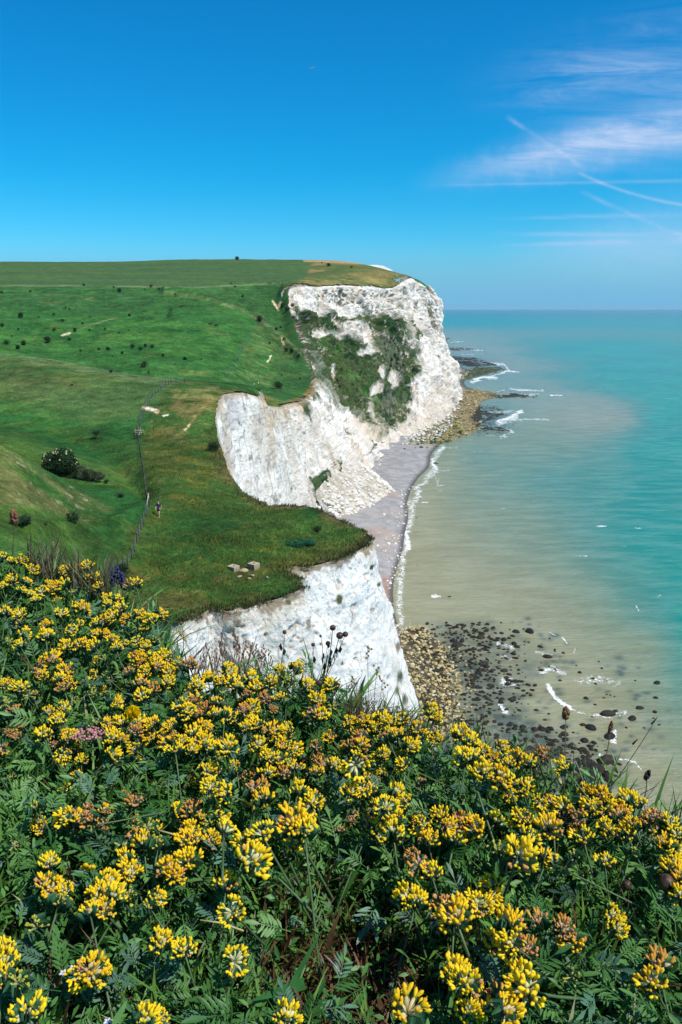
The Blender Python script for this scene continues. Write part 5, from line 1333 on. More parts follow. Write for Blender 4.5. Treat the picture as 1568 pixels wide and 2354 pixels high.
def build_edge_tufts():
    r = np.random.default_rng(22)
    E = densify([P(*q) for q in LIP], 40); n = 15000; i = r.integers(0, len(E), n)
    T = E[i] + r.normal(0, .28, (n, 3)) + [-.15, .25, 0]; T[:, 2] = land_z(T[:, 0], T[:, 1]) - .12
    cl = fbm(T, 0.9, 3, 0.6, 3.0); kp = cl > -.12 + .25 * r.random(n); T, cl = T[kp], cl[kp]; n = len(T)
    blade = np.array([[-.09, 0, 0], [.09, 0, 0], [.06, .10, .55], [-.05, .10, .55], [.02, .32, 1.0]]); Fb = np.array([[0, 1, 2], [0, 2, 3], [3, 2, 4]])
    Rm = rot_to(np.array([.05, -.35, 1.0]) + r.normal(0, .45, (n, 3)), r.uniform(0, 6.28, n)); h = r.uniform(.14, .40, n) * (0.7 + 1.2 * np.clip(cl, 0, 1))
    c = mixc((0.030, 0.075, 0.018), (0.085, 0.110, 0.030), r.random(n)); dry = r.random(n) < .45; c[dry] = np.array([0.17, 0.125, 0.065]) * r.uniform(.35, 1.1, (dry.sum(), 1))
    V, Fq, c = inst(blade, Fb, Rm, T, h[:, None] * np.array([1.3, 1, 1]), c)
    tag(link('edge_grass', raw_mesh('edge_grass', V, Fq, c), leaf_mat), 'ragged brown and green grass hanging over the near chalk edge', 'grass', None, 'stuff')
build_edge_tufts()

# ================================================================== FENCES, POSTS, BLOCKS
wood = tint_mat('weathered_wood', ((4.0, 0.25),), 0.9, 0.3, 9.0, 0.15)
wire = tint_mat('galvanised_wire', (), 0.5, 0, 1, 0.5)
conc = tint_mat('old_concrete', ((1.5, 0.15), (8.0, 0.15)), 0.95, 0.5, 7.0, 0.1, bdist=0.05)
def resample(pts, step):
    pts = np.array(pts); seg = np.linalg.norm(np.diff(pts[:, :2], axis=0), axis=1); s = np.r_[0, np.cumsum(seg)]
    t = np.arange(0, s[-1], step); return np.stack([np.interp(t, s, pts[:, k]) for k in range(3)], -1)
def build_fence(path, step, h, pw, wr, nw, label, vstep):
    pts = resample([P(*q) for q in path], step); pts[:, 2] = land_z(pts[:, 0], pts[:, 1])
    e = empty('wire_fence', pts[0], 0, label, 'fence')
    base = None; r = np.random.default_rng(3)
    V, Fq = tube([(0, 0, -.3), (0, 0, h * .5), (0, 0, h), (0, 0, h + .03)], [pw, pw * .97, pw * .95, pw * .5], 6)
    for k, p in enumerate(pts):
        if base is None:
            o = obj_from('post', [(V, Fq)], wood, e, (0.075, 0.045, 0.035)); base = o
        else:
            o = base.copy(); col.objects.link(o); o.parent = e
        o.location = p - pts[0]; o.rotation_euler = (r.normal(0, .04), r.normal(0, .04), r.uniform(0, 6))
    ws = []
    for j in range(nw):
        z = h * (0.12 + 0.80 * j / (nw - 1)); ws.append(tube(pts - pts[0] + [0, 0, z], wr, 3, False))
    f = resample(pts, vstep); f[:, 2] = land_z(f[:, 0], f[:, 1])
    for q in f: ws.append(tube([q - pts[0] + [0, 0, h * .1], q - pts[0] + [0, 0, h * .92]], wr * .8, 3, False))
    obj_from('wire_netting', ws, wire, e, (0.30, 0.40, 0.44))
    return e, pts
def build_hard():
    f1, pts = build_fence([(240, 1303, 61.5), (258, 1290, 63.5), (300, 1240, 70), (345, 1180, 84)], 1.7, 1.1, .055, .004, 7, 'post and wire fence running down behind the flowers to the hiker', .45)
    f2, pts = build_fence([(344, 1172, 86), (330, 1080, 106), (322, 1030, 124), (317, 1000, 140), (322, 975, 147), (333, 945, 156), (352, 915, 167), (396, 879, 184), (420, 877, 186), (441, 878, 188)], 2.3, 1.1, .07, .006, 6, 'long post and wire fence crossing the valley along the path', .6)
    f3, pts = build_fence([(520, 879, 372), (540, 848, 410), (565, 805, 465), (590, 760, 530), (605, 737, 558)], 7.5, 1.3, .10, .02, 3, 'distant fence climbing the far hillside', 3.0)
    # corner post and strut beside the hiker
    p = landP(343, 1175, 85); e = empty('corner_post', p, 0, 'pale braced corner post of the fence beside the hiker', 'post')
    obj_from('post', [tube([(0, 0, -.2), (0, 0, 1.35), (0, 0, 1.4)], [.09, .085, .05], 8)], wood, e, (.40, .35, .28)); obj_from('strut', [tube([(-.05, -.9, .02), (0, -.05, 1.05)], .05, 6)], wood, e, (.45, .40, .32))
    # stile in the valley
    p = landP(317, 998, 139); e = empty('stile', p, 0.2, 'wooden stile with kissing gate on the fence in the valley', 'stile')
    for x, z, g in ((-.45, 1.3, (.30, .25, .19)), (.45, 1.5, (.36, .30, .22)), (1.0, 1.15, (.30, .24, .18))): obj_from('post', [tube([(x, 0, -.2), (x, 0, z), (x, 0, z + .05)], [.09, .09, .05], 6)], wood, e, g)
    obj_from('rail', [box(.1, 0, 1.05, 1.5, .07, .12), box(.1, 0, .65, 1.3, .07, .10)], wood, e, (.50, .42, .32)); obj_from('step', [box(.15, 0, .38, .35, 1.3, .07)], wood, e, (.50, .42, .32))
    p = landP(314, 1012, 137); e = empty('gate', p, 0.9, 'dark wooden gate standing open beside the stile', 'gate')
    obj_from('gate_frame', [box(0, 0, 1.0, 1.1, .06, .10), box(0, 0, .25, 1.1, .06, .10), box(-.5, 0, .6, .08, .06, 1.2), box(.5, 0, .6, .08, .06, 1.2), box(0, 0, .6, 1.0, .05, .08)], wood, e, (.05, .042, .035))
    p = land_hit(912, 640, 700, 900); e = empty('white_post', p, 0, 'slim pale post on the turf near the headland edge', 'post')
    obj_from('pole', [tube([(0, 0, -.3), (0, 0, 4.0), (0, 0, 4.1)], [.28, .26, .1], 8)], wood, e, (.62, .60, .50)); obj_from('cap', [box(0, 0, 4.3, .8, .8, .4)], wood, e, (.55, .52, .44))
    # hollow concrete blocks
    def blk(px, py, Y, rz, sx, sy, sz, label, tilt=0):
        p = landP(px, py, Y); e = empty('concrete_block', p + [0, 0, -.26], rz, label, 'concrete block'); e.rotation_euler[1] = tilt
        bm = bmesh.new(); hs = [(-sx / 2, -sy / 2), (sx / 2, -sy / 2), (sx / 2, sy / 2), (-sx / 2, sy / 2)]; hi = [(-sx * .15, -sy * .15), (sx * .15, -sy * .15), (sx * .15, sy * .15), (-sx * .15, sy * .15)]
        b0 = [bm.verts.new((x, y, 0)) for x, y in hs]; t0 = [bm.verts.new((x, y, sz)) for x, y in hs]; ti = [bm.verts.new((x, y, sz)) for x, y in hi]; bi = [bm.verts.new((x, y, sz * .3)) for x, y in hi]
        for i in range(4):
            j = (i + 1) % 4
            bm.faces.new((b0[i], b0[j], t0[j], t0[i])); bm.faces.new((t0[i], t0[j], ti[j], ti[i])); bm.faces.new((ti[i], ti[j], bi[j], bi[i]))
        bm.faces.new(bi); 
        bmesh.ops.bevel(bm, geom=[q for q in bm.edges], offset=.018, segments=1, affect='EDGES')
        me = bpy.data.meshes.new('block_body'); bm.to_mesh(me); bm.free()
        a = me.color_attributes.new('tint', 'FLOAT_COLOR', 'POINT'); 
        V = np.empty(len(me.vertices) * 3); me.vertices.foreach_get('co', V); V = V.reshape(-1, 3); c = np.ones((len(V), 4)); c[:, :3] = np.where(V[:, 2:3] > sz * .9, [[.40, .33, .23]], [[.19, .16, .125]]); a.data.foreach_set('color', c.ravel().astype(np.float32))  # sunlit top and shaded sides painted into the concrete colour
        link('block_body', me, conc, e); return e, p
    blk(583, 1306, 70.0, R(-34), .86, .80, .74, 'right hand of two square concrete blocks with a hole in its top, standing proud')
    blk(537, 1318, 69.0, R(-34), .86, .80, .62, 'left hand of two square concrete blocks with a hole in its top, sunk in grass')
    r = np.random.default_rng(8)
    for k, (px, py, s, c, lb) in enumerate([(561, 1312, .42, (.38, .32, .20), 'flat pale concrete lump between the two hollow blocks'), (573, 1326, .22, (.30, .25, .17), 'broken rubble lump in front of the right concrete block'), (580, 1320, .22, (.34, .28, .19), 'rough stone against the foot of the right concrete block'), (551, 1324, .22, (.36, .30, .22), 'small grey stone in front of the left concrete block'), (614, 1325, .16, (.32, .28, .2), 'small pale stone in the grass right of the concrete blocks')]):
        p = landP(px, py, 69 - (py - 1312) * .12); o = link('rubble', raw_mesh('rubble', ROCKP[k][0], ROCKP[k][1], np.tile(c, (len(ROCKP[k][0]), 1)), False), conc); o.location = p + [0, 0, .1]; o.scale = (s, s * .8, s * .7); o.rotation_euler = (0, 0, k * 1.3); tag(o, lb, 'rubble')
build_hard()

# ================================================================== PEOPLE, PONIES, GULL
def flat_mat(name, c, rough=0.8):
    m, t, b = new_mat(name)
    g = t.nt.nodes.new('ShaderNodeNewGeometry'); n = t.noise(g.outputs['Position'], 14.0, 3)
    t.lk(t.mix(n, tuple(np.array(c) * .8) + (1,), tuple(np.minimum(np.array(c) * 1.2, 1)) + (1,)), b.inputs['Base Color']); b.inputs['Roughness'].default_value = rough
    return m
def skin(name, verts, edges, radii, mat, parent, root=0, sub=1):
    me = bpy.data.meshes.new(name); me.from_pydata([tuple(v) for v in verts], edges, []); me.update()
    o = link(name, me, mat, parent)
    md = o.modifiers.new('skin', 'SKIN'); md.use_smooth_shade = True
    for i, rr in enumerate(radii):
        sv_ = me.skin_vertices[0].data[i]; sv_.radius = (rr, rr) if not isinstance(rr, tuple) else rr
        sv_.use_root = (i == root)
    s = o.modifiers.new('sub', 'SUBSURF'); s.levels = sub; s.render_levels = sub
    return o
def person(loc, rz, label, c_top, c_low, c_skin=(.45, .26, .17), c_hair=(.02, .015, .012), shorts=True, detail=True, scale=1.0, bag=None, step=.16):
    e = empty('person', loc, rz, label, 'person'); e.scale = (scale,) * 3
    sk = flat_mat('skin', c_skin, .6)
    # facing -Y; pelvis root
    J = {'pel': (0, 0, .95), 'ab': (0, .01, 1.10), 'ch': (0, .0, 1.32), 'nk': (0, .0, 1.48), 'hd0': (0, -.01, 1.56), 'hd': (0, -.02, 1.66), 'hd1': (0, -.01, 1.74)}
    for s, nm in ((1, 'L'), (-1, 'R')):
        k = step * s
        J['hip' + nm] = (.10 * s, 0, .90); J['kn' + nm] = (.11 * s, -.06 - k, .50); J['an' + nm] = (.11 * s, .02 - k * 1.3, .09); J['to' + nm] = (.12 * s, -.15 - k * 1.3, .04)
        J['sh' + nm] = (.19 * s, .0, 1.42); J['el' + nm] = (.27 * s, .04 + k * .4, 1.15); J['wr' + nm] = (.24 * s, -.10 + k * .8, .95 if s < 0 else .98)
    names = list(J); ix = {n: i for i, n in enumerate(names)}
    rad = {'pel': .135, 'ab': .125, 'ch': .145, 'nk': .058, 'hd0': .075, 'hd': .098, 'hd1': .07}
    for nm in 'LR': rad.update({'hip' + nm: .10, 'kn' + nm: .062, 'an' + nm: .042, 'to' + nm: .036, 'sh' + nm: .065, 'el' + nm: .044, 'wr' + nm: .030})
    E = [('pel', 'ab'), ('ab', 'ch'), ('ch', 'nk'), ('nk', 'hd0'), ('hd0', 'hd'), ('hd', 'hd1')]
    for nm in 'LR': E += [('pel', 'hip' + nm), ('hip' + nm, 'kn' + nm), ('kn' + nm, 'an' + nm), ('an' + nm, 'to' + nm), ('ch', 'sh' + nm), ('sh' + nm, 'el' + nm), ('el' + nm, 'wr' + nm)]
    V = [J[n] for n in names]; rr = [rad[n] for n in names]; EE = [(ix[a], ix[b]) for a, b in E]
    if detail:                   # palms, five fingers each, nose
        for s, nm in ((1, 'L'), (-1, 'R')):
            w = np.array(J['wr' + nm]); pm = w + [0, -.02, -.07]; V.append(tuple(pm)); rr.append(.026); pi = len(V) - 1; EE.append((ix['wr' + nm], pi))
            for f in range(5):
                off = np.array([0, -.030 + .017 * f, -.045 - (.012 if f in (1, 2) else 0)]) if f < 4 else np.array([-.02 * s, -.045, -.01])
                a = pm + off; b = a + np.array([-.012 * s, -.004, -.032]); V += [tuple(a), tuple(b)]; rr += [.010, .008]; EE += [(pi, len(V) - 2), (len(V) - 2, len(V) - 1)]
        V.append((0, -.125, 1.645)); rr.append(.014); EE.append((ix['hd'], len(V) - 1))
    skin('body', V, EE, rr, sk, e, ix['pel'])
    tm = flat_mat('top_cloth', c_top)
    TV = [J['ab'], J['ch'], (0, 0, 1.46)] + [J['shL'], (.235, .02, 1.27), J['shR'], (-.235, .02, 1.27), (0, 0, .98)]
    skin('shirt', TV, [(0, 1), (1, 2), (1, 3), (3, 4), (1, 5), (5, 6), (0, 7)], [.150, .168, .075, .085, .068, .085, .068, .150], tm, e, 0)
    lm = flat_mat('lower_cloth', c_low)
    LV = [(0, 0, .98), (0, 0, .92)] + [J['hipL'], tuple(np.array(J['hipL']) * .35 + np.array(J['knL']) * .65), J['hipR'], tuple(np.array(J['hipR']) * .35 + np.array(J['knR']) * .65)]
    LE = [(0, 1), (1, 2), (2, 3), (1, 4), (4, 5)]; LR_ = [.150, .150, .118, .092, .118, .092]
    if not shorts:
        LV += [J['knL'], J['anL'], J['knR'], J['anR']]; LE += [(3, 6), (6, 7), (5, 8), (8, 9)]; LR_ += [.078, .058, .078, .058]
    skin('shorts' if shorts else 'trousers', LV, LE, LR_, lm, e, 1)
    bm_ = flat_mat('boot_leather', (.03, .022, .018))
    for nm in 'LR': 
        a, t_ = np.array(J['an' + nm]), np.array(J['to' + nm]); skin('boot', [tuple(a + [0, 0, .06]), tuple(a + [0, .02, -.03]), tuple(t_)], [(0, 1), (1, 2)], [.056, .056, .046], bm_, e, 0)
    hm = flat_mat('hair', c_hair)
    Vh, Fh = ico(2); Vh = Vh * [.108, .118, .10] + [0, .012, 1.715]; k = (Vh[:, 1] > -.07) | (Vh[:, 2] > 1.74); Fh = Fh[k[Fh].all(1)]
    link('hair', raw_mesh('hair', Vh, Fh, None), hm, e)
    if detail:
        em = flat_mat('eye', (.02, .02, .02), .3); Vi, Fi = ico(1)
        for s in (1, -1): link('eye', raw_mesh('eye', Vi * .012 + [.035 * s, -.108, 1.665], Fi, None), em, e)
        link('mouth', raw_mesh('mouth', Vi * [.025, .006, .006] + [0, -.106, 1.60], Fi, None), flat_mat('lip', (.35, .12, .10)), e)
        for s in (1, -1): link('ear', raw_mesh('ear', Vi * [.012, .02, .03] + [.10 * s, -.01, 1.655], Fi, None), sk, e)
    if bag:
        o = obj_from('backpack', [box(0, .20, 1.27, .30, .16, .42)], None, e, bag); o.data.materials.append(flat_mat('bag_cloth', bag)); o.modifiers.new('b', 'BEVEL').width = .05
    return e
def build_life():
    p = land_hit(366, 1189, 60, 100)
    person(p, R(-12), 'hiker in dark blue top and black shorts walking beside the fence', (.012, .035, .10), (.006, .006, .008), (.62, .36, .22), bag=(.02, .02, .03), scale=1.02)
    p = land_hit(594, 886, 340, 460); q = land_hit(590, 888, 330, 450)
    person(p, R(20), 'far walker in a white top on the turf path above the bay', (.75, .78, .80), (.02, .03, .05), shorts=False, detail=False, c_hair=(.55, .42, .25))
    person(q + [-1.0, -1.5, 0], R(15), 'far walker in a pale blue top just ahead of the white one', (.45, .62, .72), (.03, .04, .06), shorts=False, detail=False)
    for px, lb, c in [(616.5, 'tiny dark figure standing at the field edge, left of a pair', (.02, .02, .03)), (621.5, 'tiny dark figure standing at the field edge, right of a pair', (.03, .025, .03)), (645, 'tiny pale figure on the field edge above the far cliff', (.35, .38, .38))]:
        p = land_hit(px, 653.5, 620, 720); person(p, R(200), lb, c, c, shorts=False, detail=False, scale=1.5 if px < 630 else 1.1)
    pm = flat_mat('pony_coat', (.030, .015, .010)); pd = flat_mat('pony_mane', (.008, .006, .006)); pl = flat_mat('pony_coat_light', (.16, .09, .055))
    def pony(px, py, rz, label, mt, mirror=1):
        p = land_hit(px, py, 420, 640); e = empty('pony', p, rz, label, 'pony', 'ponies grazing on the far hillside'); e.scale = (1.25 * mirror, 1.25, 1.25)
        V = [(.45, 0, .95), (.1, 0, .90), (-.30, 0, .95), (-.60, 0, 1.02), (-.88, 0, .85), (-1.12, 0, .52), (-1.22, 0, .30), (-1.34, 0, .12),   # rump .. back .. shoulder, neck, poll, muzzle
             (.62, 0, .92), (.80, 0, .80), (.85, 0, .40)]
        E = [(0, 1), (1, 2), (2, 3), (3, 4), (4, 5), (5, 6), (6, 7), (0, 8), (8, 9), (9, 10)]; Rr = [.26, .29, .27, .20, .15, .11, .11, .065, .16, .05, .07]
        for s in (1, -1):
            b = len(V); V += [(.48, .15 * s, .72), (.42, .15 * s, .52), (.60, .15 * s, .34), (.55, .15 * s, .06)]; E += [(0, b), (b, b + 1), (b + 1, b + 2), (b + 2, b + 3)]; Rr += [.14, .085, .05, .045]
            b = len(V); V += [(-.42, .14 * s, .70), (-.44, .14 * s, .38), (-.42, .14 * s, .18), (-.46, .14 * s, .05)]; E += [(2, b), (b, b + 1), (b + 1, b + 2), (b + 2, b + 3)]; Rr += [.11, .06, .042, .045]
            b = len(V); V += [(-1.16, .05 * s, .58), (-1.12, .08 * s, .68)]; E += [(5, b), (b, b + 1)]; Rr += [.03, .015]
        skin('body', V, E, Rr, mt, e, 1)
        obj_from('mane', [tube([(-.55, 0, 1.22), (-.85, 0, 1.0), (-1.10, 0, .66)], [.05, .07, .04], 5)], pd, e)
    pony(417, 707, R(160), 'dark pony grazing high on the hillside, left of the upper pair', pm); pony(424, 702, R(75), 'lighter brown pony turned away, right of the upper pair', pl)
    pony(484, 748, R(0), 'brown pony grazing lower on the hillside, left of the lower pair', pm); pony(497, 751, R(150), 'black pony grazing head down, right of the lower pair', pd)
    # gull
    p = P(718.5, 156, 150); e = empty('gull', p, R(15), 'white gull gliding high in the blue sky', 'gull'); e.rotation_euler = (0, R(-14), R(15))
    gm = flat_mat('gull_white', (.80, .82, .84)); gg = flat_mat('gull_grey', (.42, .50, .56))
    skin('body', [(0, -.28, .02), (0, -.18, 0), (0, 0, 0), (0, .18, 0), (0, .32, 0)], [(0, 1), (1, 2), (2, 3), (3, 4)], [.03, .05, .075, .05, .02], gm, e, 2)
    for s in (1, -1):
        pts = np.array([(0.02 * s, -.08, .02), (.30 * s, -.14, .10), (.60 * s, -.04, .06), (.78 * s, .10, .0)]); ch = [.16, .15, .10, .01]
        V = np.concatenate([pts, pts + np.array([[0, c, -.015] for c in ch])]); V = np.concatenate([V, V + [0, 0, .012]])
        Fq = [[0, 1, 5, 4], [1, 2, 6, 5], [2, 3, 7, 6], [8, 12, 13, 9], [9, 13, 14, 10], [10, 14, 15, 11], [0, 8, 9, 1], [1, 9, 10, 2], [2, 10, 11, 3], [4, 5, 13, 12], [5, 6, 14, 13], [6, 7, 15, 14]]
        link('wing', raw_mesh('wing', V, np.array(Fq), None), gg, e)
    obj_from('tail', [box(0, .38, 0, .10, .16, .012)], gm, e)
build_life()
# ================================================================== FLOWER BANK IN FRONT OF THE CAMERA
cz = np.array([(-.78, 2.0, -.64), (-.5, 1.79, -.68), (-.21, 1.61, -.77), (.15, 1.44, -.80), (.39, 1.24, -.82), (.58, 1.18, -.85), (-.4, .75, -.81), (0, .75, -.82), (.4, .75, -.85), (-.95, 2.1, -.62), (-.5, 1.2, -.74)])
CA = np.c_[np.ones(len(cz)), cz[:, :2]]; CK = np.linalg.lstsq(CA, cz[:, 2], rcond=None)[0]
def canopy(x, y): return CAMZ + CK[0] + CK[1] * x + CK[2] * y
EDGEPX = [(-60, 1262), (0, 1285), (100, 1300), (200, 1332), (250, 1378), (282, 1420), (312, 1480), (365, 1540), (450, 1560), (560, 1558), (640, 1540), (690, 1548), (760, 1578), (800, 1620), (880, 1655), (960, 1675), (1080, 1705), (1200, 1750), (1310, 1790), (1400, 1838), (1480, 1875), (1568, 1905), (1640, 1935)]
def bank_hit(px, py, up=0.0):
    d = ray(px, py); # CAMZ + d2 t = plane + up
    t = (CK[0] + up) / (d[2] - CK[1] * d[0] - CK[2] * d[1]); return np.array([0, 0, CAMZ]) + d * t
E_ = [bank_hit(*q)[:2] for q in EDGEPX]
EDGE = [(-14, 9.5), (-6, 5.0), (-2.5, 2.9)] + [tuple(q) for q in E_] + [(1.0, 0.9), (1.7, 0.2), (2.6, -2), (4, -8), (6, -40)]
BPOLY = EDGE + [(-14, -40)]
def bank_d(x, y):               # >0 beyond the edge (out over the drop)
    d = seg_dist(x, y, EDGE); return np.where(inpoly(x, y, BPOLY), -d, d)

def build_hill():
    xs = np.unique(np.concatenate([np.linspace(-60, -3, 60), np.linspace(-3, -1.3, 30), np.linspace(-1.3, 1.2, 170), np.linspace(1.2, 8, 50)]))
    ys = np.unique(np.concatenate([np.linspace(-38, 0, 40), np.linspace(0, 2.6, 180), np.linspace(2.6, 10, 60), np.linspace(10, 60, 60)]))
    X, Y = np.meshgrid(xs, ys, indexing='ij')
    d = bank_d(X, Y)
    base = canopy(np.clip(X, -3, 1.5), np.clip(Y, -3, 2.6)) - 0.15 + 0.25 * sstep(-X, 3, 14)
    k = np.interp(X, [-30, -12, -6, -1.2, -0.4, 0.3, 1.0], [0.50, 0.62, 0.95, 1.3, 2.0, 3.0, 6.0])
    V = np.stack([X, Y, 0 * X], -1)
    dd = np.maximum(d, 0)
    z = base - k * (np.sqrt(dd * dd + 0.01) - 0.1) - 0.06
    line = [(-14.5, 60), (-13.5, 50), (-10, 30), (-5.5, 14), (-2, 6), (-0.5, 2.6), (0.2, 1.9), (3, 1.0), (8, -40)]
    land = inpoly(X, Y, line + [(8, -45), (-70, -45), (-70, 60)])
    fl = np.where(land, land_z(X, np.maximum(Y, 36)) - 1.5 - 14 * sstep(X, -30, -18), -1.0)
    z = np.maximum(z, fl)
    z = z + 0.020 * fbm(V, 4.0, 4, 0.6, 2.0) * (np.hypot(X, Y) < 5) + 0.3 * fbm(V, 0.3, 4, 0.6, 2.0) * (np.hypot(X, Y) > 6)
    V[..., 2] = z
    n1 = fbm(V, 3.0, 4, 0.6, 3.0); n2 = fbm(V, 0.4, 3, 0.6, 5.0)
    c = mixc((0.020, 0.030, 0.010), (0.040, 0.032, 0.016), sstep(n1, -0.3, 0.3))
    c = mixc(c, (0.030, 0.075, 0.020), sstep(np.hypot(X, Y), 4, 8)); 
    c = mixc(c, (0.78, 0.76, 0.72), sstep(k - 0.5 * n2, 2.0, 3.2) * sstep(d, 0.25, 0.9))
    tag(link('hill', raw_mesh('hill', V.reshape(-1, 3), grid_faces(*X.shape)[:, ::-1], c.reshape(-1, 3)), tint_mat('hill_soil', ((2.0, 0.2),), 0.95, 0.5, 9.0, 0.1, bdist=.03)), kind='structure')
build_hill()

plant = tint_mat('bank_leaf', ((30.0, 0.22),), 0.48, 0, 1, 0.35, transl=0.22)
petal = tint_mat('petal', ((60.0, 0.10),), 0.55, 0, 1, 0.25, transl=0.25)

def blade_proto(bend, seg=4, w=.035):
    V, F_ = [], []
    for i in range(seg):
        t = i / seg; ww = w * (1 - t ** 1.6) + .004
        y = bend * t * t; z = t * (1 - .25 * abs(bend) * t)
        V += [(-ww, y, z), (ww, y, z)]
    V.append((0, bend, 1 - .25 * abs(bend)))
    for i in range(seg - 1): a = 2 * i; F_ += [(a, a + 1, a + 3), (a, a + 3, a + 2)]
    a = 2 * (seg - 1); F_.append((a, a + 1, a + 2)); return np.array(V), np.array(F_)
def leaflet(p, ang, L, w, droop):
    c, s = math.cos(ang), math.sin(ang)
    loc = [(0, 0, 0), (L * .5, w, .012), (L * .5, -w, .012), (L * .5, 0, -.006), (L * .85, w * .6, .004 - droop * .6), (L * .85, -w * .6, .004 - droop * .6), (L, 0, -droop)]
    V = [(p[0] + c * x - s * y, p[1] + s * x + c * y, p[2] + z) for x, y, z in loc]
    return V, [(0, 3, 1), (0, 2, 3), (1, 3, 4), (3, 2, 5), (3, 6, 4), (3, 5, 6)]
def pinnate(nl, L, seed):       # vetch leaf lying along +x, rising; unit length 1
    r = np.random.default_rng(seed); V, F_ = [], []
    for i in range(nl):
        t = .30 + .62 * i / nl; p = (t, 0, .35 * t - .18 * t * t)
        for s in (1, -1):
            v, f = leaflet(p, s * R(r.uniform(45, 62)), L * r.uniform(.8, 1.1) * (1.1 - .3 * abs(t - .6)), .048, .05 * r.random()); F_ += [tuple(np.array(q) + len(V)) for q in f]; V += v
    v, f = leaflet((.93, 0, .17), 0, L * 1.35, .075, .06); F_ += [tuple(np.array(q) + len(V)) for q in f]; V += v
    st = len(V); pts = [(0, 0, 0), (.5, 0, .13), (.95, 0, .17)]
    for x, y, z in pts: V += [(x, -.010, z), (x, .010, z)]
    for i in range(2): a = st + 2 * i; F_ += [(a, a + 1, a + 3), (a, a + 3, a + 2)]
    return np.array(V), np.array(F_)

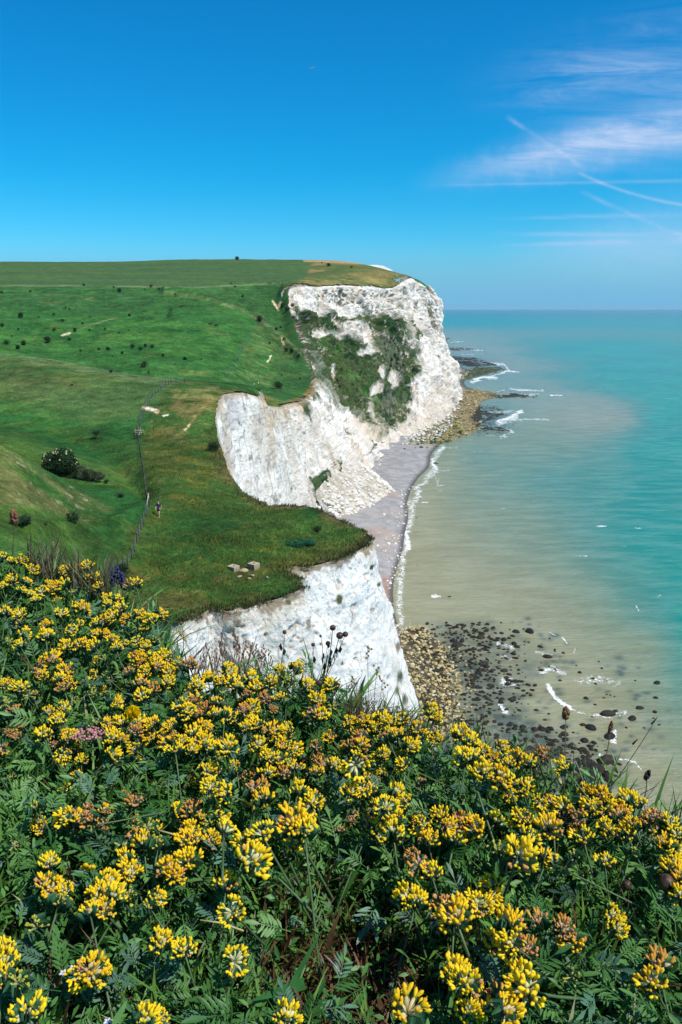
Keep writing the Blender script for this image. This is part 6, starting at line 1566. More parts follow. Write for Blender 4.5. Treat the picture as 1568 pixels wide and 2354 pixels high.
def build_foliage():
    r = np.random.default_rng(32)
    def pts(n, x0=-1.5, x1=1.3, y0=.30, y1=2.9, over=.10):
        X = r.uniform(x0, x1, n * 4); Y = r.uniform(y0, y1, n * 4); m = (bank_d(X, Y) < over * r.random(n * 4)) & (np.abs(X) < .52 * Y + .32); X, Y = X[m][:n], Y[m][:n]
        k = int(n * 1.1); X2 = r.uniform(-4.2, 2.4, k * 4); Y2 = r.uniform(-1.2, 4.6, k * 4); m = (bank_d(X2, Y2) < .05) & ~(np.abs(X2) < .60 * np.maximum(Y2, 0) + .50); X2, Y2 = X2[m][:k], Y2[m][:k]   # the bank goes on beyond the picture
        return np.concatenate([X, X2]), np.concatenate([Y, Y2])
    brownz = lambda X, Y: sstep(-np.hypot((X - .02) / .20, (Y - .93) / .15), -1.2, -0.35)
    parts = []
    # pinnate leaves
    protos = [pinnate(5, .42, 1), pinnate(4, .50, 2), pinnate(6, .36, 3)]
    for k, (Vp, Fp) in enumerate(protos):
        X, Y = pts(2500); n = len(X); z = canopy(X, Y) - r.uniform(.015, .135, n)
        bz = brownz(X, Y); kp = r.random(n) > bz * .95; X, Y, z = X[kp], Y[kp], z[kp]; n = len(X)
        up = np.array([.35, -.15, 1.0]) + r.normal(0, .50, (n, 3)); Rm = rot_to(up, r.uniform(0, 6.28, n))
        g = sstep(fbm(np.stack([X, Y, 0 * X], -1), 4.0, 3, .6, 5) + r.normal(0, .3, n), -.6, .6)
        c = mixc((.028, .115, .022), (.120, .265, .065), g); gb = r.random(n) < .25; c[gb] = np.array([.100, .220, .140]) * r.uniform(.6, 1.1, (gb.sum(), 1))
        parts.append(inst(Vp, Fp, Rm, np.stack([X, Y, z], -1), r.uniform(.026, .056, n), c))
    # narrow blades
    for k, bend in enumerate((.25, .6, .95, -.4)):
        Vp, Fp = blade_proto(bend, w=.028 if k < 3 else .05)
        X, Y = pts(5600, over=.14); n = len(X); z = canopy(X, Y) - .15
        up = np.array([0, 0, 1.0]) + r.normal(0, .38, (n, 3)) + [.18, 0, 0]; Rm = rot_to(up, r.uniform(0, 6.28, n))
        g = sstep(r.normal(0, .5, n), -.8, .8); c = mixc((.032, .120, .018), (.135, .260, .045), g)
        bz = brownz(X, Y); dry = (r.random(n) < .08 + .75 * bz); c[dry] = np.array([.17, .10, .045]) * r.uniform(.25, 1.1, (dry.sum(), 1))
        pale = r.random(n) < .015; c[pale] = (.42, .40, .20)
        h = r.uniform(.07, .17, n) * (1 - .35 * bz); parts.append(inst(Vp, Fp, Rm, np.stack([X, Y, z], -1), h, c))
    # plain ovate leaflets filling the sward
    v, f = leaflet((0, 0, 0), 0, 1.0, .20, .12); Vp, Fp = np.array(v), np.array(f)
    X, Y = pts(34000); n = len(X); bz = brownz(X, Y); kp = r.random(n) > bz * .8; X, Y = X[kp], Y[kp]; n = len(X)
    z = canopy(X, Y) - .015 - .125 * r.random(n) ** .8; Rm = rot_to(np.array([.35, -.15, 1.0]) + r.normal(0, .55, (n, 3)), r.uniform(0, 6.28, n))
    g = sstep(fbm(np.stack([X, Y, 0 * X], -1), 5.0, 3, .6, 8) + r.normal(0, .35, n), -.6, .6); c = mixc((.022, .105, .018), (.105, .260, .050), g)
    pale = r.random(n) < .05; c[pale] = (.14, .22, .14)
    parts.append(inst(Vp, Fp, Rm, np.stack([X, Y, z], -1), r.uniform(.007, .020, n), c))
    # dead stalks in the bare patch
    Vp, Fp = blade_proto(.3, w=.012); X = r.normal(.02, .18, 2600); Y = r.normal(.93, .10, 2600); n = len(X); z = canopy(X, Y) - .15
    d = r.normal(0, 1, (n, 3)); d[:, 2] = np.abs(d[:, 2]) * .5 + .12; c = np.array([.16, .085, .045])[None] * r.uniform(.2, 1.3, (n, 1)); parts.append(inst(Vp, Fp, rot_to(d, r.uniform(0, 6, n)), np.stack([X, Y, z], -1), r.uniform(.05, .12, n), c))
    V, Fq, c = merge(parts)
    tag(link('bank_foliage', raw_mesh('bank_foliage', V, Fq, c), plant), 'tangled vetch leaves and grass covering the flowery bank', 'foliage', None, 'stuff')
    # wispy red-brown grass at the brink
    parts = []; Vp, Fp = blade_proto(.25, w=.010)
    for (a, b, n, h0, h1, cc) in [((440, 1560), (580, 1560), 60, .05, .11, (.26, .17, .11)), ((800, 1640), (960, 1700), 240, .04, .085, (.16, .11, .06)), ((580, 1560), (760, 1600), 50, .04, .09, (.18, .12, .08)), ((60, 1310), (260, 1380), 260, .06, .14, (.13, .11, .06)), ((980, 1690), (1560, 1920), 120, .05, .11, (.10, .11, .05))]:
        t = r.random(n); px = a[0] + (b[0] - a[0]) * t; py = a[1] + (b[1] - a[1]) * t + r.uniform(-6, 18, n)
        T = np.array([bank_hit(x, y, -.03) for x, y in zip(px, py)]); Rm = rot_to(np.array([0, 0, 1.0]) + r.normal(0, .28, (n, 3)) + [.12, 0, 0], r.uniform(0, 6.28, n))
        parts.append(inst(Vp, Fp, Rm, T, r.uniform(h0, h1, n), np.array(cc)[None] * r.uniform(.5, 1.5, (n, 1))))
    V, Fq, c = merge(parts)
    tag(link('wispy_grass', raw_mesh('wispy_grass', V, Fq, c), plant), 'thin reddish brown grass wisps along the brink of the bank', 'grass', None, 'stuff')
build_foliage()

# ---- vetch flower heads
def floret(dirv, L, cal, pet, tip, open_, r):
    """woolly calyx tube, then a pair of petal lobes along dirv -> (calyx V,F,c), (petal V,F,c)"""
    d = dirv / np.linalg.norm(dirv); up = np.array([0, 0, 1.0]); L = L * r.uniform(.85, 1.12)
    sd = np.cross(d, up + r.normal(0, .3, 3)); sd /= max(np.linalg.norm(sd), 1e-6)
    p0 = d * L * .10; p1 = d * L * .40; p2 = d * L * .62
    Vc, Fc = tube([p0, p1, p2], [L * .05, L * r.uniform(.11, .145), L * .07], 5)
    q = p2 - d * L * .05; b1 = d * .80 + up * .45 * open_
    Vs, Fs, n0 = [], [], 0
    for s_ in (1, -1):
        e1 = q + b1 * L * .17 + sd * s_ * L * .055; e2 = q + b1 * L * .30 + sd * s_ * L * .085 * (.4 + open_) + r.normal(0, .012, 3) * L; e3 = e2 + (b1 * .5 + up * .6 * open_ + sd * s_ * .3) * L * .10
        V_, F_ = tube([q, e1, e2, e3], [L * .045, L * .075, L * .088, L * .022], 5); Vs.append(V_); Fs.append(F_ + n0); n0 += len(V_)
    Vp, Fp = np.concatenate(Vs), np.concatenate(Fs)
    cc = np.tile(cal, (len(Vc), 1)) * r.uniform(.8, 1.1); k = np.linalg.norm(Vp - q, axis=1) / (L * .42)
    cp = mixc(pet, tip, sstep(k, .55, 1.0))
    return (Vc, Fc, cc), (Vp, Fp, cp)
TYPES = {'y': dict(cal=(.68, .67, .36), pet=(.94, .77, .035), tip=(.94, .66, .012), brown=.0), 'o': dict(cal=(.66, .54, .28), pet=(.93, .74, .030), tip=(.92, .55, .012), brown=.22), 'b': dict(cal=(.62, .46, .30), pet=(.80, .50, .08), tip=(.62, .26, .05), brown=.62), 'g': dict(cal=(.40, .44, .16), pet=(.50, .50, .06), tip=(.58, .54, .05), brown=0)}
HEADS = {}
def make_heads():
    for ty, q in TYPES.items():
        for v in range(6):
            r = np.random.default_rng(hash((ty, v)) % 1000 if False else ord(ty) * 10 + v)
            n = {'y': 26, 'o': 28, 'b': 26, 'g': 20}[ty]; cals, pets = [], []; L = .0190 if ty != 'g' else .0140
            side = r.normal(0, 1, 3); side[2] = 0; side /= np.linalg.norm(side)
            skipd = r.normal(0, 1, 3); skipd /= np.linalg.norm(skipd); sk_ = (0, .12, .25, .38, .18, .30)[v]
            for i in range(n):
                if r.random() < sk_ * .6 or False: continue
                t = (i + .5) / n; th = math.acos(1 - t * 1.12); ph = i * 2.39996 + r.normal(0, .15)
                d = np.array([math.sin(th) * math.cos(ph), math.sin(th) * math.sin(ph), math.cos(th)]) + r.normal(0, .16, 3)
                if np.dot(d, skipd) > 1.05 - sk_: continue
                br = (np.dot(d, side) * .5 + .5) < q['brown'] + r.normal(0, .08) if q['brown'] < .8 else r.random() < .85
                if br: a, b = floret(d, L * r.uniform(.85, 1.0), (.66, .48, .32), (.68, .38, .14), (.50, .14, .04), .35, r)
                else: a, b = floret(d, L * r.uniform(.90, 1.18), q['cal'], np.array(q['pet']) * r.uniform(.85, 1.1), q['tip'], 1.0 if ty != 'g' else .2, r)
                cals.append(a); pets.append(b)
            o1 = obj_from('calyx', cals, petal); o2 = obj_from('petals', pets, petal); HEADS[ty, v] = (o1.data, o2.data); bpy.data.objects.remove(o1); bpy.data.objects.remove(o2)
    st = []
    for v in range(3):
        o = obj_from('stem', [tube([(0, 0, .002), (.003 * (v - 1), .002, -.04), (.008 * (v - 1), .006, -.09), (.016 * (v - 1), .01, -.15)], [.0013, .0013, .0015, .0017], 5)], plant, None, (.10, .17, .07)); st.append(o.data); bpy.data.objects.remove(o)
    br = []
    for k in range(7): v, f = leaflet((.001, 0, -.001), k * .9, .017, .0028, -.002); br.append((np.array(v), np.array(f)))
    o = obj_from('bract', br, plant, None, (.045, .14, .065)); bm_ = o.data; bpy.data.objects.remove(o)
    return st, bm_
STEMS, BRACT = make_heads()

FL = []
def fl(lst, ox, oy, k):
    for a, b, t in lst: FL.append((ox + a * k, oy + b * k, t))
def parse(s):
    out = []
    for q in s.split():
        a, b, t = q.split(','); out.append((float(a), float(b), t))
    return out
fl(parse("25,90,y 85,120,o 150,108,o 232,180,y 485,178,y 600,165,o 640,155,y 100,255,o 190,270,y 20,305,y 165,340,o 230,370,y 265,400,y 310,340,y 365,295,y 405,320,o 480,290,y 535,345,g 640,245,y 700,250,o 730,300,y 960,290,b 1000,290,y 770,395,o 805,435,y 850,395,y 40,500,b 160,510,y 560,455,y 605,470,o 455,505,y 835,530,y 895,470,o 930,535,o 1010,510,o 1075,540,y 1165,500,o 1110,550,y 1070,610,y 155,580,b 345,590,b 520,620,y 585,590,y 715,580,y 775,550,o 775,655,o 710,665,o 835,710,b 905,725,y 1010,700,y 1060,745,y 1115,700,g 175,660,y 340,675,y 55,715,g 155,745,y 490,745,y 590,735,b 695,745,y 1205,820,o 770,835,g 300,860,o 380,835,b 860,765,y 1000,820,o 1040,850,o 1110,850,o 1150,890,o 270,940,b 300,960,o 440,980,y 490,925,o 520,1015,o 470,1055,b 700,945,y 780,955,g 945,940,b 1070,930,y 1030,1020,o 1130,1060,b 20,1030,y 115,1040,o 170,1050,y 215,1100,g 660,1055,g 680,1090,g 1050,1110,y 1240,935,y 1320,880,y 1390,880,b 1530,980,y 1440,1035,y 1430,1140,o 1230,1000,y 830,1170,o 40,1155,g 90,1215,b 345,1225,o 465,1195,y 450,1250,g 430,1290,y 700,1305,g 1380,1220,y 800,1320,o 890,1310,y 1025,1320,y 1120,1320,o 320,1395,y 490,1430,o 520,1400,y 830,1430,o 900,1430,b 990,1370,b 1120,1420,b 1200,1400,o 1340,1440,y 1420,1390,y 1490,1440,y 10,1470,b 470,1530,y 820,1540,y 1000,1500,o 1230,1450,o 1290,1510,y 1400,1500,y 1500,1350,o 1450,1250,b 1340,1180,y 1260,1330,b"), 0, 1256.6, 1 / 3.1976)
fl(parse("160,90,y 250,120,y 300,40,y 350,120,o 50,180,o 370,160,y 470,110,y 510,170,o 620,120,y 690,30,o 720,90,g 790,20,y 510,50,y 260,200,g 50,260,b 230,280,o 440,220,b 150,310,b 30,350,y 205,370,y 410,330,b 470,310,y 600,250,o 580,240,b 620,320,b 730,270,g 870,155,o 930,340,b 985,375,y 1065,300,g 1070,155,y 960,260,y 280,370,b 330,380,y 140,450,b 480,400,y 430,460,y 520,450,y 620,490,o 750,490,y 1065,530,b 1190,420,y 1290,390,o 1390,460,y 1430,400,y 1500,430,o 1545,510,o 1480,540,b 1400,550,g 110,540,o 50,590,y 170,620,y 300,610,O 520,580,y 650,570,y 710,590,o 780,620,y 590,680,y 670,700,y 740,720,g 950,600,b 960,680,b 1000,740,b 790,760,b 710,790,b 1080,730,y 1220,590,b 1290,590,o 1240,720,Y 1390,720,y 960,790,b 1150,790,o 150,780,y 220,800,b 600,800,y 370,780,g 180,900,Y 300,940,y 510,930,B 570,990,O 500,1030,y 930,1020,Y 900,1070,g 1190,930,y 1300,900,y 1350,940,y 1460,1050,Y 1530,940,o 1545,1160,y 1340,1180,b 1390,1220,o 1520,1240,y 820,930,y 40,1040,b 170,1150,g 240,1130,y 270,1220,y 160,1270,g 560,1250,Y 440,1310,y 470,1440,O 780,1180,O 870,1230,Y 770,1290,y 30,1450,y 20,1300,b"), 429, 1532.4, 1 / 3.1976)
fl(parse("240,60,g 440,120,y 490,130,b 595,130,b 585,170,g 880,30,b 1250,70,b 1160,100,y 960,190,g 1240,220,y 1380,280,o 880,260,b 940,290,o 1030,300,g 800,310,g 1245,300,b 325,430,y 820,400,y 850,490,y 290,570,b 330,600,o 425,610,y 385,680,g 700,560,y 640,640,y 730,640,o 680,730,b 590,750,y 840,630,g 1110,470,b 1140,510,o 1210,420,y 1020,650,y 985,710,g 1475,580,y 1520,740,O 250,830,g 20,1000,o 30,1080,y 30,1170,y 125,1200,g 1050,940,y 1205,1000,y 1530,1060,o 520,1140,o 590,1130,o 680,1150,y 180,1410,Y 1030,1420,y 940,1455,y"), 0, 1838.9, 1 / 2.842)
fl(parse("930,80,y 960,30,y 1080,20,y 830,160,b 890,200,o 1040,170,g 1010,240,g 1190,170,y 1230,280,b 1310,110,y 1350,180,o 1400,280,y 1480,170,b 1540,200,o 1130,380,b 1170,430,b 1250,490,o 1100,650,y 1150,680,o 1320,700,b 1320,790,b 1410,790,O 1550,730,y 1390,1180,y 1480,1220,Y 300,1445,y 1090,1400,O 1500,1380,y"), 551.7, 1838.9, 1 / 2.842)
fl(parse("200,10,Y 330,50,O 380,80,Y 500,90,y 470,130,y 380,150,y 590,200,o 680,210,b 750,240,y 860,210,b 900,130,b 970,150,b 1050,180,y 1030,170,o 1190,200,o 1240,210,y 1160,270,y 950,240,y 1040,260,y 770,300,b 850,310,b 1130,310,b 460,310,y 510,350,o 290,340,y 50,350,b 130,370,o 15,390,y 660,390,O 690,430,y 520,450,y 1040,380,y 1190,420,y 1230,360,o 1310,370,b 1380,320,b 1460,400,y 1480,350,o 1430,490,o 1530,430,y 1530,560,y 890,450,o 300,530,g 830,580,g 1040,620,y 1220,550,g 1470,610,y 1500,660,y 1555,730,o 450,580,Y 500,620,o 640,600,b 690,620,o 270,780,y 250,850,y 190,930,o 160,910,y 10,980,y 390,1060,O 410,1180,Y 500,1220,b 270,1190,y 580,1040,b 750,1080,b 830,1170,o 1080,980,y 1120,1080,y 1555,840,y 440,1400,o 520,1500,Y 20,1390,y 110,1460,o 280,1560,b 340,1640,O 100,1640,y 190,1620,b 1400,1330,b 1360,1440,b 810,1400,g"), 1042, 1777.6, 1 / 2.981)
fl(parse("850,1665,y 895,1690,y 925,1655,y 960,1680,o 990,1640,y 1000,1655,y 940,1720,y 1000,1700,y 1060,1690,Y 1080,1710,Y 1100,1770,Y 1075,1750,Y 1130,1740,o 1150,1720,y 1170,1760,y 1190,1745,o 1150,1790,y 1110,1730,y 1250,1740,b 1300,1770,O 1220,1760,y 830,1700,b 880,1740,y 930,1760,y"), 0, 0, 1.0)

def build_flowers():
    r = np.random.default_rng(77)
    items = []
    for px, py, t in FL:
        big = t.isupper(); up = r.uniform(0.0, .022) + (.05 if big else 0)
        p = bank_hit(px, py, up); d = np.linalg.norm(p - [0, 0, CAMZ]); s = r.uniform(.74, 1.14) * (1.32 if big else 1) * (1.12 if py > 1850 else 1)
        tt = t.lower()
        if tt == 'b' and r.random() < .40: tt = 'o'
        elif tt == 'o' and r.random() < .42: tt = 'y'
        items.append((p, s, tt, s / d, px, py, big))
    # fillers seen between the leaves
    n0 = len(items)
    while len(items) < n0 + 110:
        px, py = r.uniform(0, 1568), r.uniform(1330, 1950)
        p = bank_hit(px, py, -.02)
        if bank_d(p[0:1], p[1:2])[0] > -.05: continue
        items.append((p, r.uniform(.55, .8), r.choice(['y', 'b', 'g', 'o']), 0.3 / np.linalg.norm(p - [0, 0, CAMZ]), px, py, False))
    n1 = 0
    while n1 < 170:
        x, y = r.uniform(-3.4, 2.0), r.uniform(-.6, 3.6)
        if abs(x) < .60 * max(y, 0) + .62 or y < .0 and abs(x) < .9 or bank_d(np.array([x]), np.array([y]))[0] > -.06: continue
        items.append((np.array([x, y, float(canopy(x, y)) + r.uniform(-.02, .02)]), r.uniform(.7, 1.0), r.choice(['y', 'y', 'o', 'b', 'g']), 0.0, 0, 0, False)); n1 += 1
    items.sort(key=lambda q: -q[3])
    nm = {'y': 'fresh yellow', 'o': 'yellow and orange', 'b': 'faded rusty', 'g': 'pale green yellow'}
    def where(px, py):
        v = 'bank bottom' if py > 2130 else 'lower bank' if py > 1900 else 'mid bank' if py > 1650 else 'brink'
        h = 'far left' if px < 260 else 'left of centre' if px < 620 else 'central' if px < 950 else 'right of centre' if px < 1280 else 'far right'
        return h, v
    parts = []
    for k, (p, s, t, _, px, py, big) in enumerate(items):
        v = int(r.integers(6)); tilt = (r.normal(0, .42) + .18, r.normal(0, .42), r.uniform(0, 6.28))
        if k < 300:
            h, w = where(px, py)
            lb = '%s%s vetch flower, %s, %s' % ('large ' if big else '', nm[t], h, w)
            e = empty('vetch_flower', p, 0, lb, 'flower', 'vetch flowers on the cliff top bank'); e.rotation_euler = tilt; e.scale = (s, s, s)
            for nme, me in (('calyx', HEADS[t, v][0]), ('petals', HEADS[t, v][1]), ('stem', STEMS[k % 3]), ('bract', BRACT)):
                o = bpy.data.objects.new(nme, me); col.objects.link(o); o.parent = e
        else:
            M = Matrix.Translation(Vector(p)) @ (Matrix.Rotation(tilt[2], 4, 'Z') @ Matrix.Rotation(tilt[1], 4, 'Y') @ Matrix.Rotation(tilt[0], 4, 'X')) @ Matrix.Scale(float(s), 4)
            Mn = np.array(M)
            for me in (HEADS[t, v][0], HEADS[t, v][1], STEMS[k % 3], BRACT):
                co = np.empty(len(me.vertices) * 3, np.float32); me.vertices.foreach_get('co', co); co = co.reshape(-1, 3).astype(float) @ Mn[:3, :3].T + Mn[:3, 3]
                cc = np.empty(len(me.vertices) * 4, np.float32); me.color_attributes['tint'].data.foreach_get('color', cc)
                tri = [list(q.vertices) for q in me.polygons]; T3 = np.array([q[:3] for q in tri] + [[q[0], q[2], q[3]] for q in tri if len(q) == 4])
                parts.append((co, T3, cc.reshape(-1, 4)[:, :3]))
    V, Fq, c = merge(parts)
    tag(link('small_vetch_flowers', raw_mesh('small_vetch_flowers', V, Fq, c), petal), 'smaller vetch flower heads massed along the far part of the bank', 'flowers', None, 'stuff')
build_flowers()

# ---- seed heads, stalks and odd flowers
def on_bank(px, py, Yd): return P(px, py, Yd)
def stalk(name, top, root, rad, colr, label, cat, head=None, group=None, bend=0.0, extra=None):
    """head: (V,F,c) local at the top"""
    top = np.array(top); root = np.array(root); e = empty(name, root, 0, label, cat, group)
    mid = (top + root) / 2 - root + np.array([bend, 0, 0]); t = top - root
    obj_from('stem', [tube([(0, 0, 0), mid * .55, mid, (mid + t) / 2 + np.array([bend * .2, 0, 0]), t], [rad * 1.2, rad, rad, rad * .9, rad * .7], 5)], plant, e, colr)
    if head is not None:
        for nm, parts in head:
            o = obj_from(nm, parts, petal if nm in ('petals',) else plant, e); o.location = t
    for nm, parts in (extra or []): obj_from(nm, parts, plant, e)
    return e
def knap(rad, seed):
    V, Fq = ico(3); r = 1 + .10 * np.abs(np.sin(V[:, 2] * 9 + np.arctan2(V[:, 1], V[:, 0]) * 4)) + .05 * fbm(V, 4, 2, .5, seed)
    V = V * r[:, None] * rad * [1, 1, .98]; k = sstep(fbm(V / rad, 3.2, 2, .5, seed), -.3, .3)
    return [('seed_head', [(V, Fq, mixc((.030, .018, .012), (.13, .075, .045), k))])]
def spike(rad, L, c0, seed, tilt=(0, 0, 1)):
    r = np.random.default_rng(seed); parts = []; d = np.array(tilt, float); d /= np.linalg.norm(d); Vi, Fi = ico(1)
    for i in range(46):
        t = r.random(); a = r.uniform(0, 6.28); w = rad * math.sin(math.pi * (.12 + .8 * t)) * .8
        q = d * (t - .5) * L + np.array([math.cos(a) * w, math.sin(a) * w, 0]); parts.append((Vi * [rad * .45, rad * .45, rad * .75] + q, Fi, np.array(c0) * r.uniform(.6, 1.3)))
    return [('seed_head', parts)]
def build_extras():
    D = 1.63
    u = lambda Y: Y * 1.03 / F
    g = 'round brown knapweed seed heads'
    K = [((765, 1443), 7.5, (748, 1566), 'topmost round brown seed head above the bank, against the white cliff'), ((781, 1461), 9.0, (744, 1568), 'largest round brown seed head, in the cluster against the white cliff'), ((794, 1458), 7, (746, 1568), 'round brown seed head tucked behind the largest one'),
         ((754, 1479), 6, (734, 1566), 'small round brown seed head left of the cluster, leaning stem'), ((720, 1482), 5, (716, 1556), 'small round seed head on a short straight stem'), ((654, 1453), 5.2, (646, 1530), 'lone small round seed head with forked stem, leftmost of its kind'),
         ((737, 1462), 3.2, (742, 1510), 'tiny oval bud beside the seed head cluster')]
    for (x, y), rr, (x1, y1), lb in K:
        root = on_bank(x1, y1, D - .02); top = on_bank(x, y, D)
        ex = []
        if rr > 4.5:
            lv = []
            for q in range(3): 
                v, f = leaflet((0, 0, 0), 2.1 * q + x, .010, .0009, -.004); lv.append((np.array(v) + (top - root) * (.35 + .15 * q), np.array(f), (.09, .12, .05)))
            ex = [('leaf', lv)]
        stalk('seed_head_plant', top, root, .0007 + (.0004 if rr > 7 else 0), (.050, .050, .026), lb, 'seed head', knap(rr * u(D) * .92, x), g, .002, ex)
    for (x, y), rr, (x1, y1), Y, lb in [((1532, 2029), 21, (1490, 2150), 1.02, 'big purplish brown seed head at the right edge of the bank'), ((1441, 2034), 12, (1430, 2130), 1.04, 'smaller greyish seed head with crooked stem near the right edge'), ((734, 1570), 7, (728, 1640), 1.5, 'grey seed head half hidden behind the yellow flowers')]:
        hd = knap(rr * Y * 1.03 / F, x); stalk('seed_head_plant', on_bank(x, y, Y), on_bank(x1, y1, Y - .02), .0013, (.06, .05, .03), lb, 'seed head', hd, g, .006)
    Y = 1.22; u2 = Y / F
    stalk('grass_spike', on_bank(1301, 1640, Y), on_bank(1296, 1850, Y), .0010, (.22, .16, .07), 'tawny oval grass spike rising over the sea, left of two', 'grass spike', spike(9 * u2, 30 * u2, (.24, .12, .045), 3), None)
    stalk('grass_spike', on_bank(1404, 1672, Y), on_bank(1372, 1810, Y), .0009, (.20, .14, .07), 'thin tawny grass spike rising over the sea, right of two', 'grass spike', spike(5 * u2, 34 * u2, (.20, .10, .045), 4, (.15, 0, 1)), None, .004)
    stalk('plantain', on_bank(1488, 1782, Y), on_bank(1440, 1922, Y), .0010, (.05, .045, .03), 'dark plantain bud on a curved stem against the sea', 'plantain', spike(6.5 * u2, 26 * u2, (.03, .02, .015), 5, (.35, 0, 1)), None, .010)
    stalk('plantain', on_bank(1419, 1838, Y), on_bank(1340, 1900, Y), .0009, (.05, .045, .03), 'small dark plantain bud low beside the yellow flowers', 'plantain', spike(5 * u2, 16 * u2, (.04, .025, .018), 6, (.9, 0, .6)), None, .002)
    stalk('grass_stalk', on_bank(1512, 1648, Y), on_bank(1345, 1890, Y), .0007, (.07, .06, .04), 'long diagonal dark grass stalk leaning over the water', 'grass stalk', [('node', [tube([(-.010, 0, -.014), (0, 0, 0)], [.0014, .0006], 5) + ((.05, .04, .03),), tube([(-.038, 0, -.052), (-.030, 0, -.042)], [.0018, .0010], 5) + ((.04, .03, .03),)])], None, .004)
    stalk('grass_stalk', on_bank(1549, 1816, Y), on_bank(1522, 1905, Y), .0005, (.04, .08, .04), 'fine green grass stalk near the right edge, taller of two', 'grass stalk', None, None, .002)
    stalk('grass_stalk', on_bank(1546, 1835, Y), on_bank(1556, 1925, Y), .0005, (.04, .08, .04), 'fine green grass stalk near the right edge, shorter of two', 'grass stalk', None, None, .002)
    e = empty('long_blade', on_bank(1395, 1845, Y), 0, 'broad green blade poking out over the dark rocks', 'grass blade'); V, Fq = blade_proto(.1, 5, .06); obj_from('blade', [(V * [.07, .05, .055] @ np.array(Matrix.Rotation(R(-38), 3, 'Y')).T, Fq)], plant, e, (.035, .12, .04))
    # dry stalks in the left notch, against the chalk
    r = np.random.default_rng(9)
    for k in range(30):
        x = 462 + k * 5.6 + r.normal(0, 3); h = r.uniform(40, 100) * (1 - .5 * abs(k - 11) / 20); Yd = 1.66
        top = on_bank(x + r.normal(6, 12), 1548 - h, Yd); root = on_bank(x, 1562, Yd - .01); c = np.array([.30, .17, .12]) * r.uniform(.6, 1.3)
        sp = []; Vi, Fi = ico(1)
        for j in range(9): sp.append((Vi * [.0016, .0016, .0034] + np.array([r.normal(0, .003), 0, -.004 * j]), Fi, np.array([.26, .14, .09]) * r.uniform(.6, 1.4)))
        stalk('dry_stalk', top, root, .0006, c, 'thin reddish dry stalk with tiny seeds against the white cliff', 'dry stalk', [('seeds', sp)], 'dry stalks at the brink left of centre', r.normal(0, .004))
    for x, y, x1, y1, lb in [(845, 1487, 850, 1660, 'tall faint stalk with a knobbly tip against the lower cliff'), (880, 1560, 862, 1650, 'branching dry stalk against the lower cliff, right of the seed heads'), (812, 1556, 800, 1640, 'short dry stalk tipped with a brown bud against the lower cliff'), (868, 1530, 858, 1655, 'thin straw stalk with yellowish florets against the lower cliff')]:
        sp = []; Vi, Fi = ico(1)
        for j in range(6): sp.append((Vi * [.0026, .0026, .003] + np.array([r.normal(0, .004), 0, -.005 * j]), Fi, np.array([.30, .22, .10]) * r.uniform(.5, 1.2)))
        stalk('dry_stalk', on_bank(x, y, 1.55), on_bank(x1, y1, 1.54), .0006, (.20, .14, .08), lb, 'dry stalk', [('seeds', sp)], None, r.normal(0, .004))
    stalk('grass_spike', on_bank(420, 1462, 1.7), on_bank(452, 1560, 1.68), .0008, (.25, .20, .09), 'straw coloured feathery grass spike leaning left at the brink', 'grass spike', spike(.004, .030, (.42, .34, .14), 12, (-.5, 0, 1)), None, .006)
    stalk('grass_spike', on_bank(380, 1575, 1.5), on_bank(405, 1680, 1.48), .0009, (.13, .08, .05), 'purplish brown grass spike bending over the yellow flowers', 'grass spike', spike(.0048, .042, (.16, .075, .060), 13, (-.45, 0, 1)), None, .006)
    stalk('dock', on_bank(32, 1188, 2.0), on_bank(26, 1300, 1.98), .0011, (.12, .06, .04), 'rusty dock seed head standing above the bank at the left edge', 'dock', spike(.009, .034, (.26, .11, .055), 14), None, .002)
    stalk('dry_stalk', on_bank(122, 1255, 2.0), on_bank(118, 1320, 1.98), .0011, (.20, .15, .09), 'blurred straw stalk at the left brink beside the yellow flowers', 'dry stalk', spike(.004, .022, (.25, .19, .11), 15), None, .001)
    # pink yarrow
    top = bank_hit(205, 1688, .012); e = empty('pink_flower', top, 0, 'flat cluster of dusty pink flowers among the yellow vetch', 'flower'); pk = []; Vi, Fi = ico(1)
    for k in range(90): a, q = r.uniform(0, 6.28), math.sqrt(r.random()) * .026; pk.append((Vi * .0026 + np.array([math.cos(a) * q * 1.25, math.sin(a) * q * .8, r.normal(0, .002)]), Fi, np.array([.55, .26, .26]) * r.uniform(.7, 1.2)))
    obj_from('petals', pk, petal, e); obj_from('stem', [tube([(0, 0, 0), (.004, 0, -.06), (.01, 0, -.14)], .0014, 5)], plant, e, (.10, .12, .06))
    # hawkweed
    top = bank_hit(305, 1639, .03); e = empty('hawkweed', top, 0, 'single bright yellow star shaped flower among the vetch', 'flower'); e.rotation_euler = (.6, .1, 0); pt = []
    for k in range(30): v, f = leaflet((0, 0, .0002 * k), k * .85, .0165 - .0003 * k, .0026, -.001); pt.append((np.array(v), np.array(f)))
    obj_from('petals', pt, petal, e, (.86, .66, .006)); obj_from('stem', [tube([(0, 0, 0), (0, .004, -.05), (0, .01, -.14)], .0012, 5)], plant, e, (.06, .14, .05))
    top = bank_hit(200, 1994, .02); e = empty('lotus_flower', top, 0, 'small clear yellow flower with four rounded petals, lower left', 'flower'); e.rotation_euler = (.5, 0, 0)
    obj_from('petals', [(Vi * [.0045, .003, .006] + np.array([x, 0, z]), Fi) for x, z in ((0, .007), (-.006, -.001), (.005, .0), (.0, -.006), (.009, .001))], petal, e, (.82, .54, .01)); obj_from('stem', [tube([(0, 0, 0), (0, .003, -.05), (0, .01, -.12)], .001, 5)], plant, e, (.06, .14, .05))
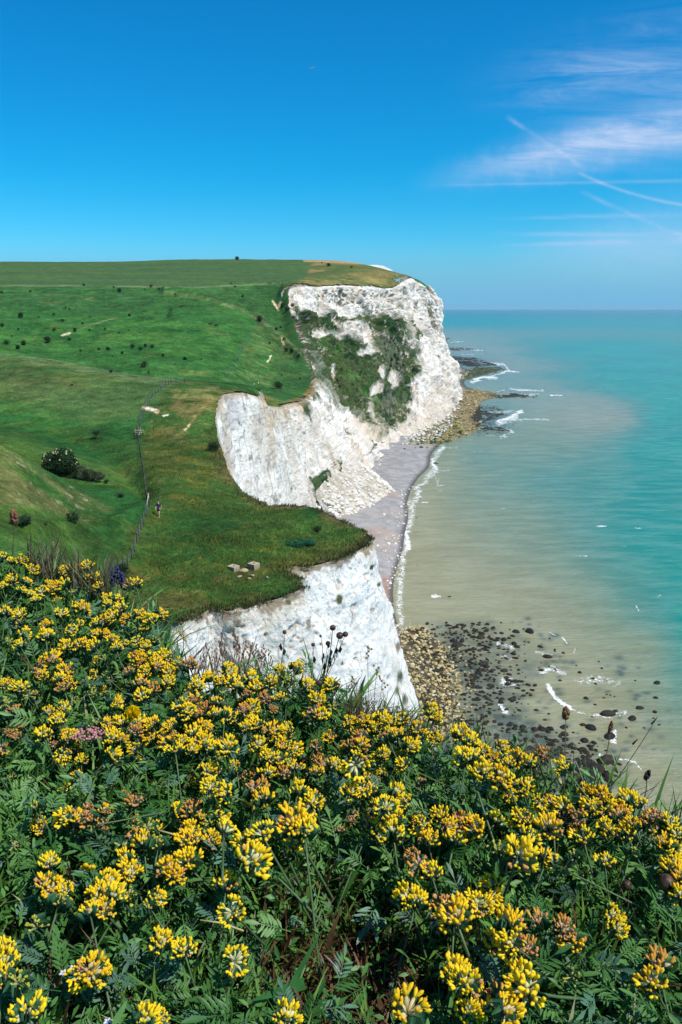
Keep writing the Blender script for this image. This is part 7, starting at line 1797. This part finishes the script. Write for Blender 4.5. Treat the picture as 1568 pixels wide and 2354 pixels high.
    for k, (x, y, lb) in enumerate([(145, 2236, 'tiny white flower low at the bottom left'), (247, 2348, 'tiny white flower at the very bottom edge'), (168, 2224, 'tiny white bud beside the white flower, bottom left')]):
        top = bank_hit(x, y, 0); e = empty('white_flower', top, 0, lb, 'flower'); obj_from('petals', [(Vi * [.0028, .0018, .0014] @ np.array(Matrix.Rotation(q * 1.256, 3, 'Z')).T + np.array([math.cos(q * 1.256), math.sin(q * 1.256), 0]) * .003, Fi) for q in range(5)], petal, e, (.75, .74, .80)); obj_from('stem', [tube([(0, 0, 0), (0, 0, -.05), (0, 0, -.11)], .0008, 5)], plant, e, (.06, .12, .05))
    # violet-blue bugloss by the fence end
    for k, (x, y) in enumerate([(258, 1345), (270, 1335), (282, 1350)]):
        stalk('bugloss', on_bank(x, y - 14, 1.95), on_bank(x, y + 40, 1.93), .0012, (.05, .06, .05), ['leftmost dusky blue bugloss spike at the brink', 'middle dusky blue bugloss spike at the brink', 'rightmost dusky blue bugloss spike at the brink'][k], 'bugloss', spike(.007, .045, (.045, .045, .13), 30 + k), None)
    # pale dead stems and broad blades lying among the leaves
    for k, (a, b, c, lb) in enumerate([((640, 1845 + 340 - 80), (700, 1845 + 400 - 80), 0, ''), ((745, 2195), (790, 2248), 0, '')][1:]):
        p0, p1 = bank_hit(*a, -.02), bank_hit(*b, -.03); o = obj_from('dead_stem', [tube([p0, (p0 + p1) / 2 + [0, 0, .004], p1], [.0012, .0022, .0020], 5)], plant, None, (.42, .34, .26)); tag(o, 'bleached dead stem lying in the bare patch at bottom centre', 'stem')
    for k, (a, b, lb) in enumerate([((352, 1905), (440, 1940), 'beaded pale stem lying across the leaves, lower left'), ((460, 2115), (560, 2140), 'beaded pale stem crossing dark leaves below the left flowers'), ((825, 1845), (870, 1790), 'straw stem leaning among the central flowers')]):
        p0, p1 = bank_hit(*a, -.01), bank_hit(*b, -.02); o = obj_from('straw_stem', [tube([p0, (p0 + p1) / 2 + [0, 0, .004], p1], [.0010, .0016, .0014], 5)], plant, None, (.50, .46, .22)); tag(o, lb, 'stem')
    for k, (a, b, w, lb) in enumerate([((735, 2130), (640, 2330), .30, 'broad dark green blade arching at bottom centre'), ((580, 2300), (700, 2260), .22, 'broad green blade lying flat at bottom centre'), ((1300, 2170), (1160, 2300), .26, 'broad green blade slanting at lower right'), ((1230, 1960), (1340, 1935), .2, 'grey green lance leaf among the right hand flowers')]):
        p0, p1 = bank_hit(*b, -.06), bank_hit(*a, .0); L = np.linalg.norm(p1 - p0); V, Fq = blade_proto(.06, 6, .06); Rm = rot_to((p1 - p0)[None], np.array([1.2 + k]))[0]
        o = obj_from('grass_leaf', [((V * L) @ Rm.T + p0, Fq)], plant, None, (.030, .120, .030)); tag(o, lb, 'grass blade')
build_extras()

# ================================================================== HAZE
def build_haze():
    m = bpy.data.materials.new('haze'); m.use_nodes = True; nt = m.node_tree
    nt.nodes.remove(nt.nodes['Principled BSDF'])
    v = nt.nodes.new('ShaderNodeVolumePrincipled'); v.inputs['Color'].default_value = (.55, .82, 1, 1); v.inputs['Density'].default_value = HAZE_D
    nt.links.new(v.outputs[0], nt.nodes['Material Output'].inputs['Volume'])
    x0, x1, y0, y1, z0, z1 = -62000, 62000, -400, 64000, -9, 175
    V = np.array([[x, y, z] for x in (x0, x1) for y in (y0, y1) for z in (z0, z1)], float)
    o = link('haze', raw_mesh('haze', V, np.array([[0, 1, 3, 2], [4, 6, 7, 5], [0, 4, 5, 1], [2, 3, 7, 6], [0, 2, 6, 4], [1, 5, 7, 3]]), None, False), m)
    tag(o, kind='stuff')
HAZE_D = 1.4e-5
build_haze()

# ================================================================== LABELS: tell look-alikes apart by their place in the row
def ordinal(k):
    k = min(k, 12); w = ['', 'second', 'third', 'fourth', 'fifth', 'sixth', 'seventh', 'eighth', 'ninth', 'tenth', 'eleventh', 'twelfth', 'thirteenth']
    return 'leftmost' if k == 0 else (w[k] + ' from left')
def single_out():
    groups = {}
    for o in col.objects:
        if o.parent is None and o.get('label') and o.get('kind') is None: groups.setdefault(o['label'], []).append(o)
    for lb, os_ in groups.items():
        n = len(os_)
        if n < 2 or n > 100: continue
        P_ = np.array([o.location[:] for o in os_]); px, py = proj(P_)
        nr = 1 if n <= 7 else (2 if n <= 16 else (3 if n <= 27 else 5 if n <= 55 else 8))
        rows = {1: [''], 2: ['upper row', 'lower row'], 3: ['upper row', 'middle row', 'lower row'], 5: ['top row', 'second row', 'middle row', 'fourth row', 'bottom row'], 8: ['top row', 'second row', 'third row', 'fourth row', 'fifth row', 'sixth row', 'seventh row', 'bottom row']}[nr]
        order = np.argsort(py); base = lb.split()
        for ri, idx in enumerate(np.array_split(order, nr)):
            idx = idx[np.argsort(px[idx])]
            for k, i in enumerate(idx):
                suf = (ordinal(k) if k != len(idx) - 1 or k == 0 else 'rightmost') + (' in the ' + rows[ri] if rows[ri] else ' of these')
                os_[i]['label'] = ' '.join((' '.join(base[:16 - len(suf.split())]).rstrip(',') + ', ' + suf).split())
single_out()
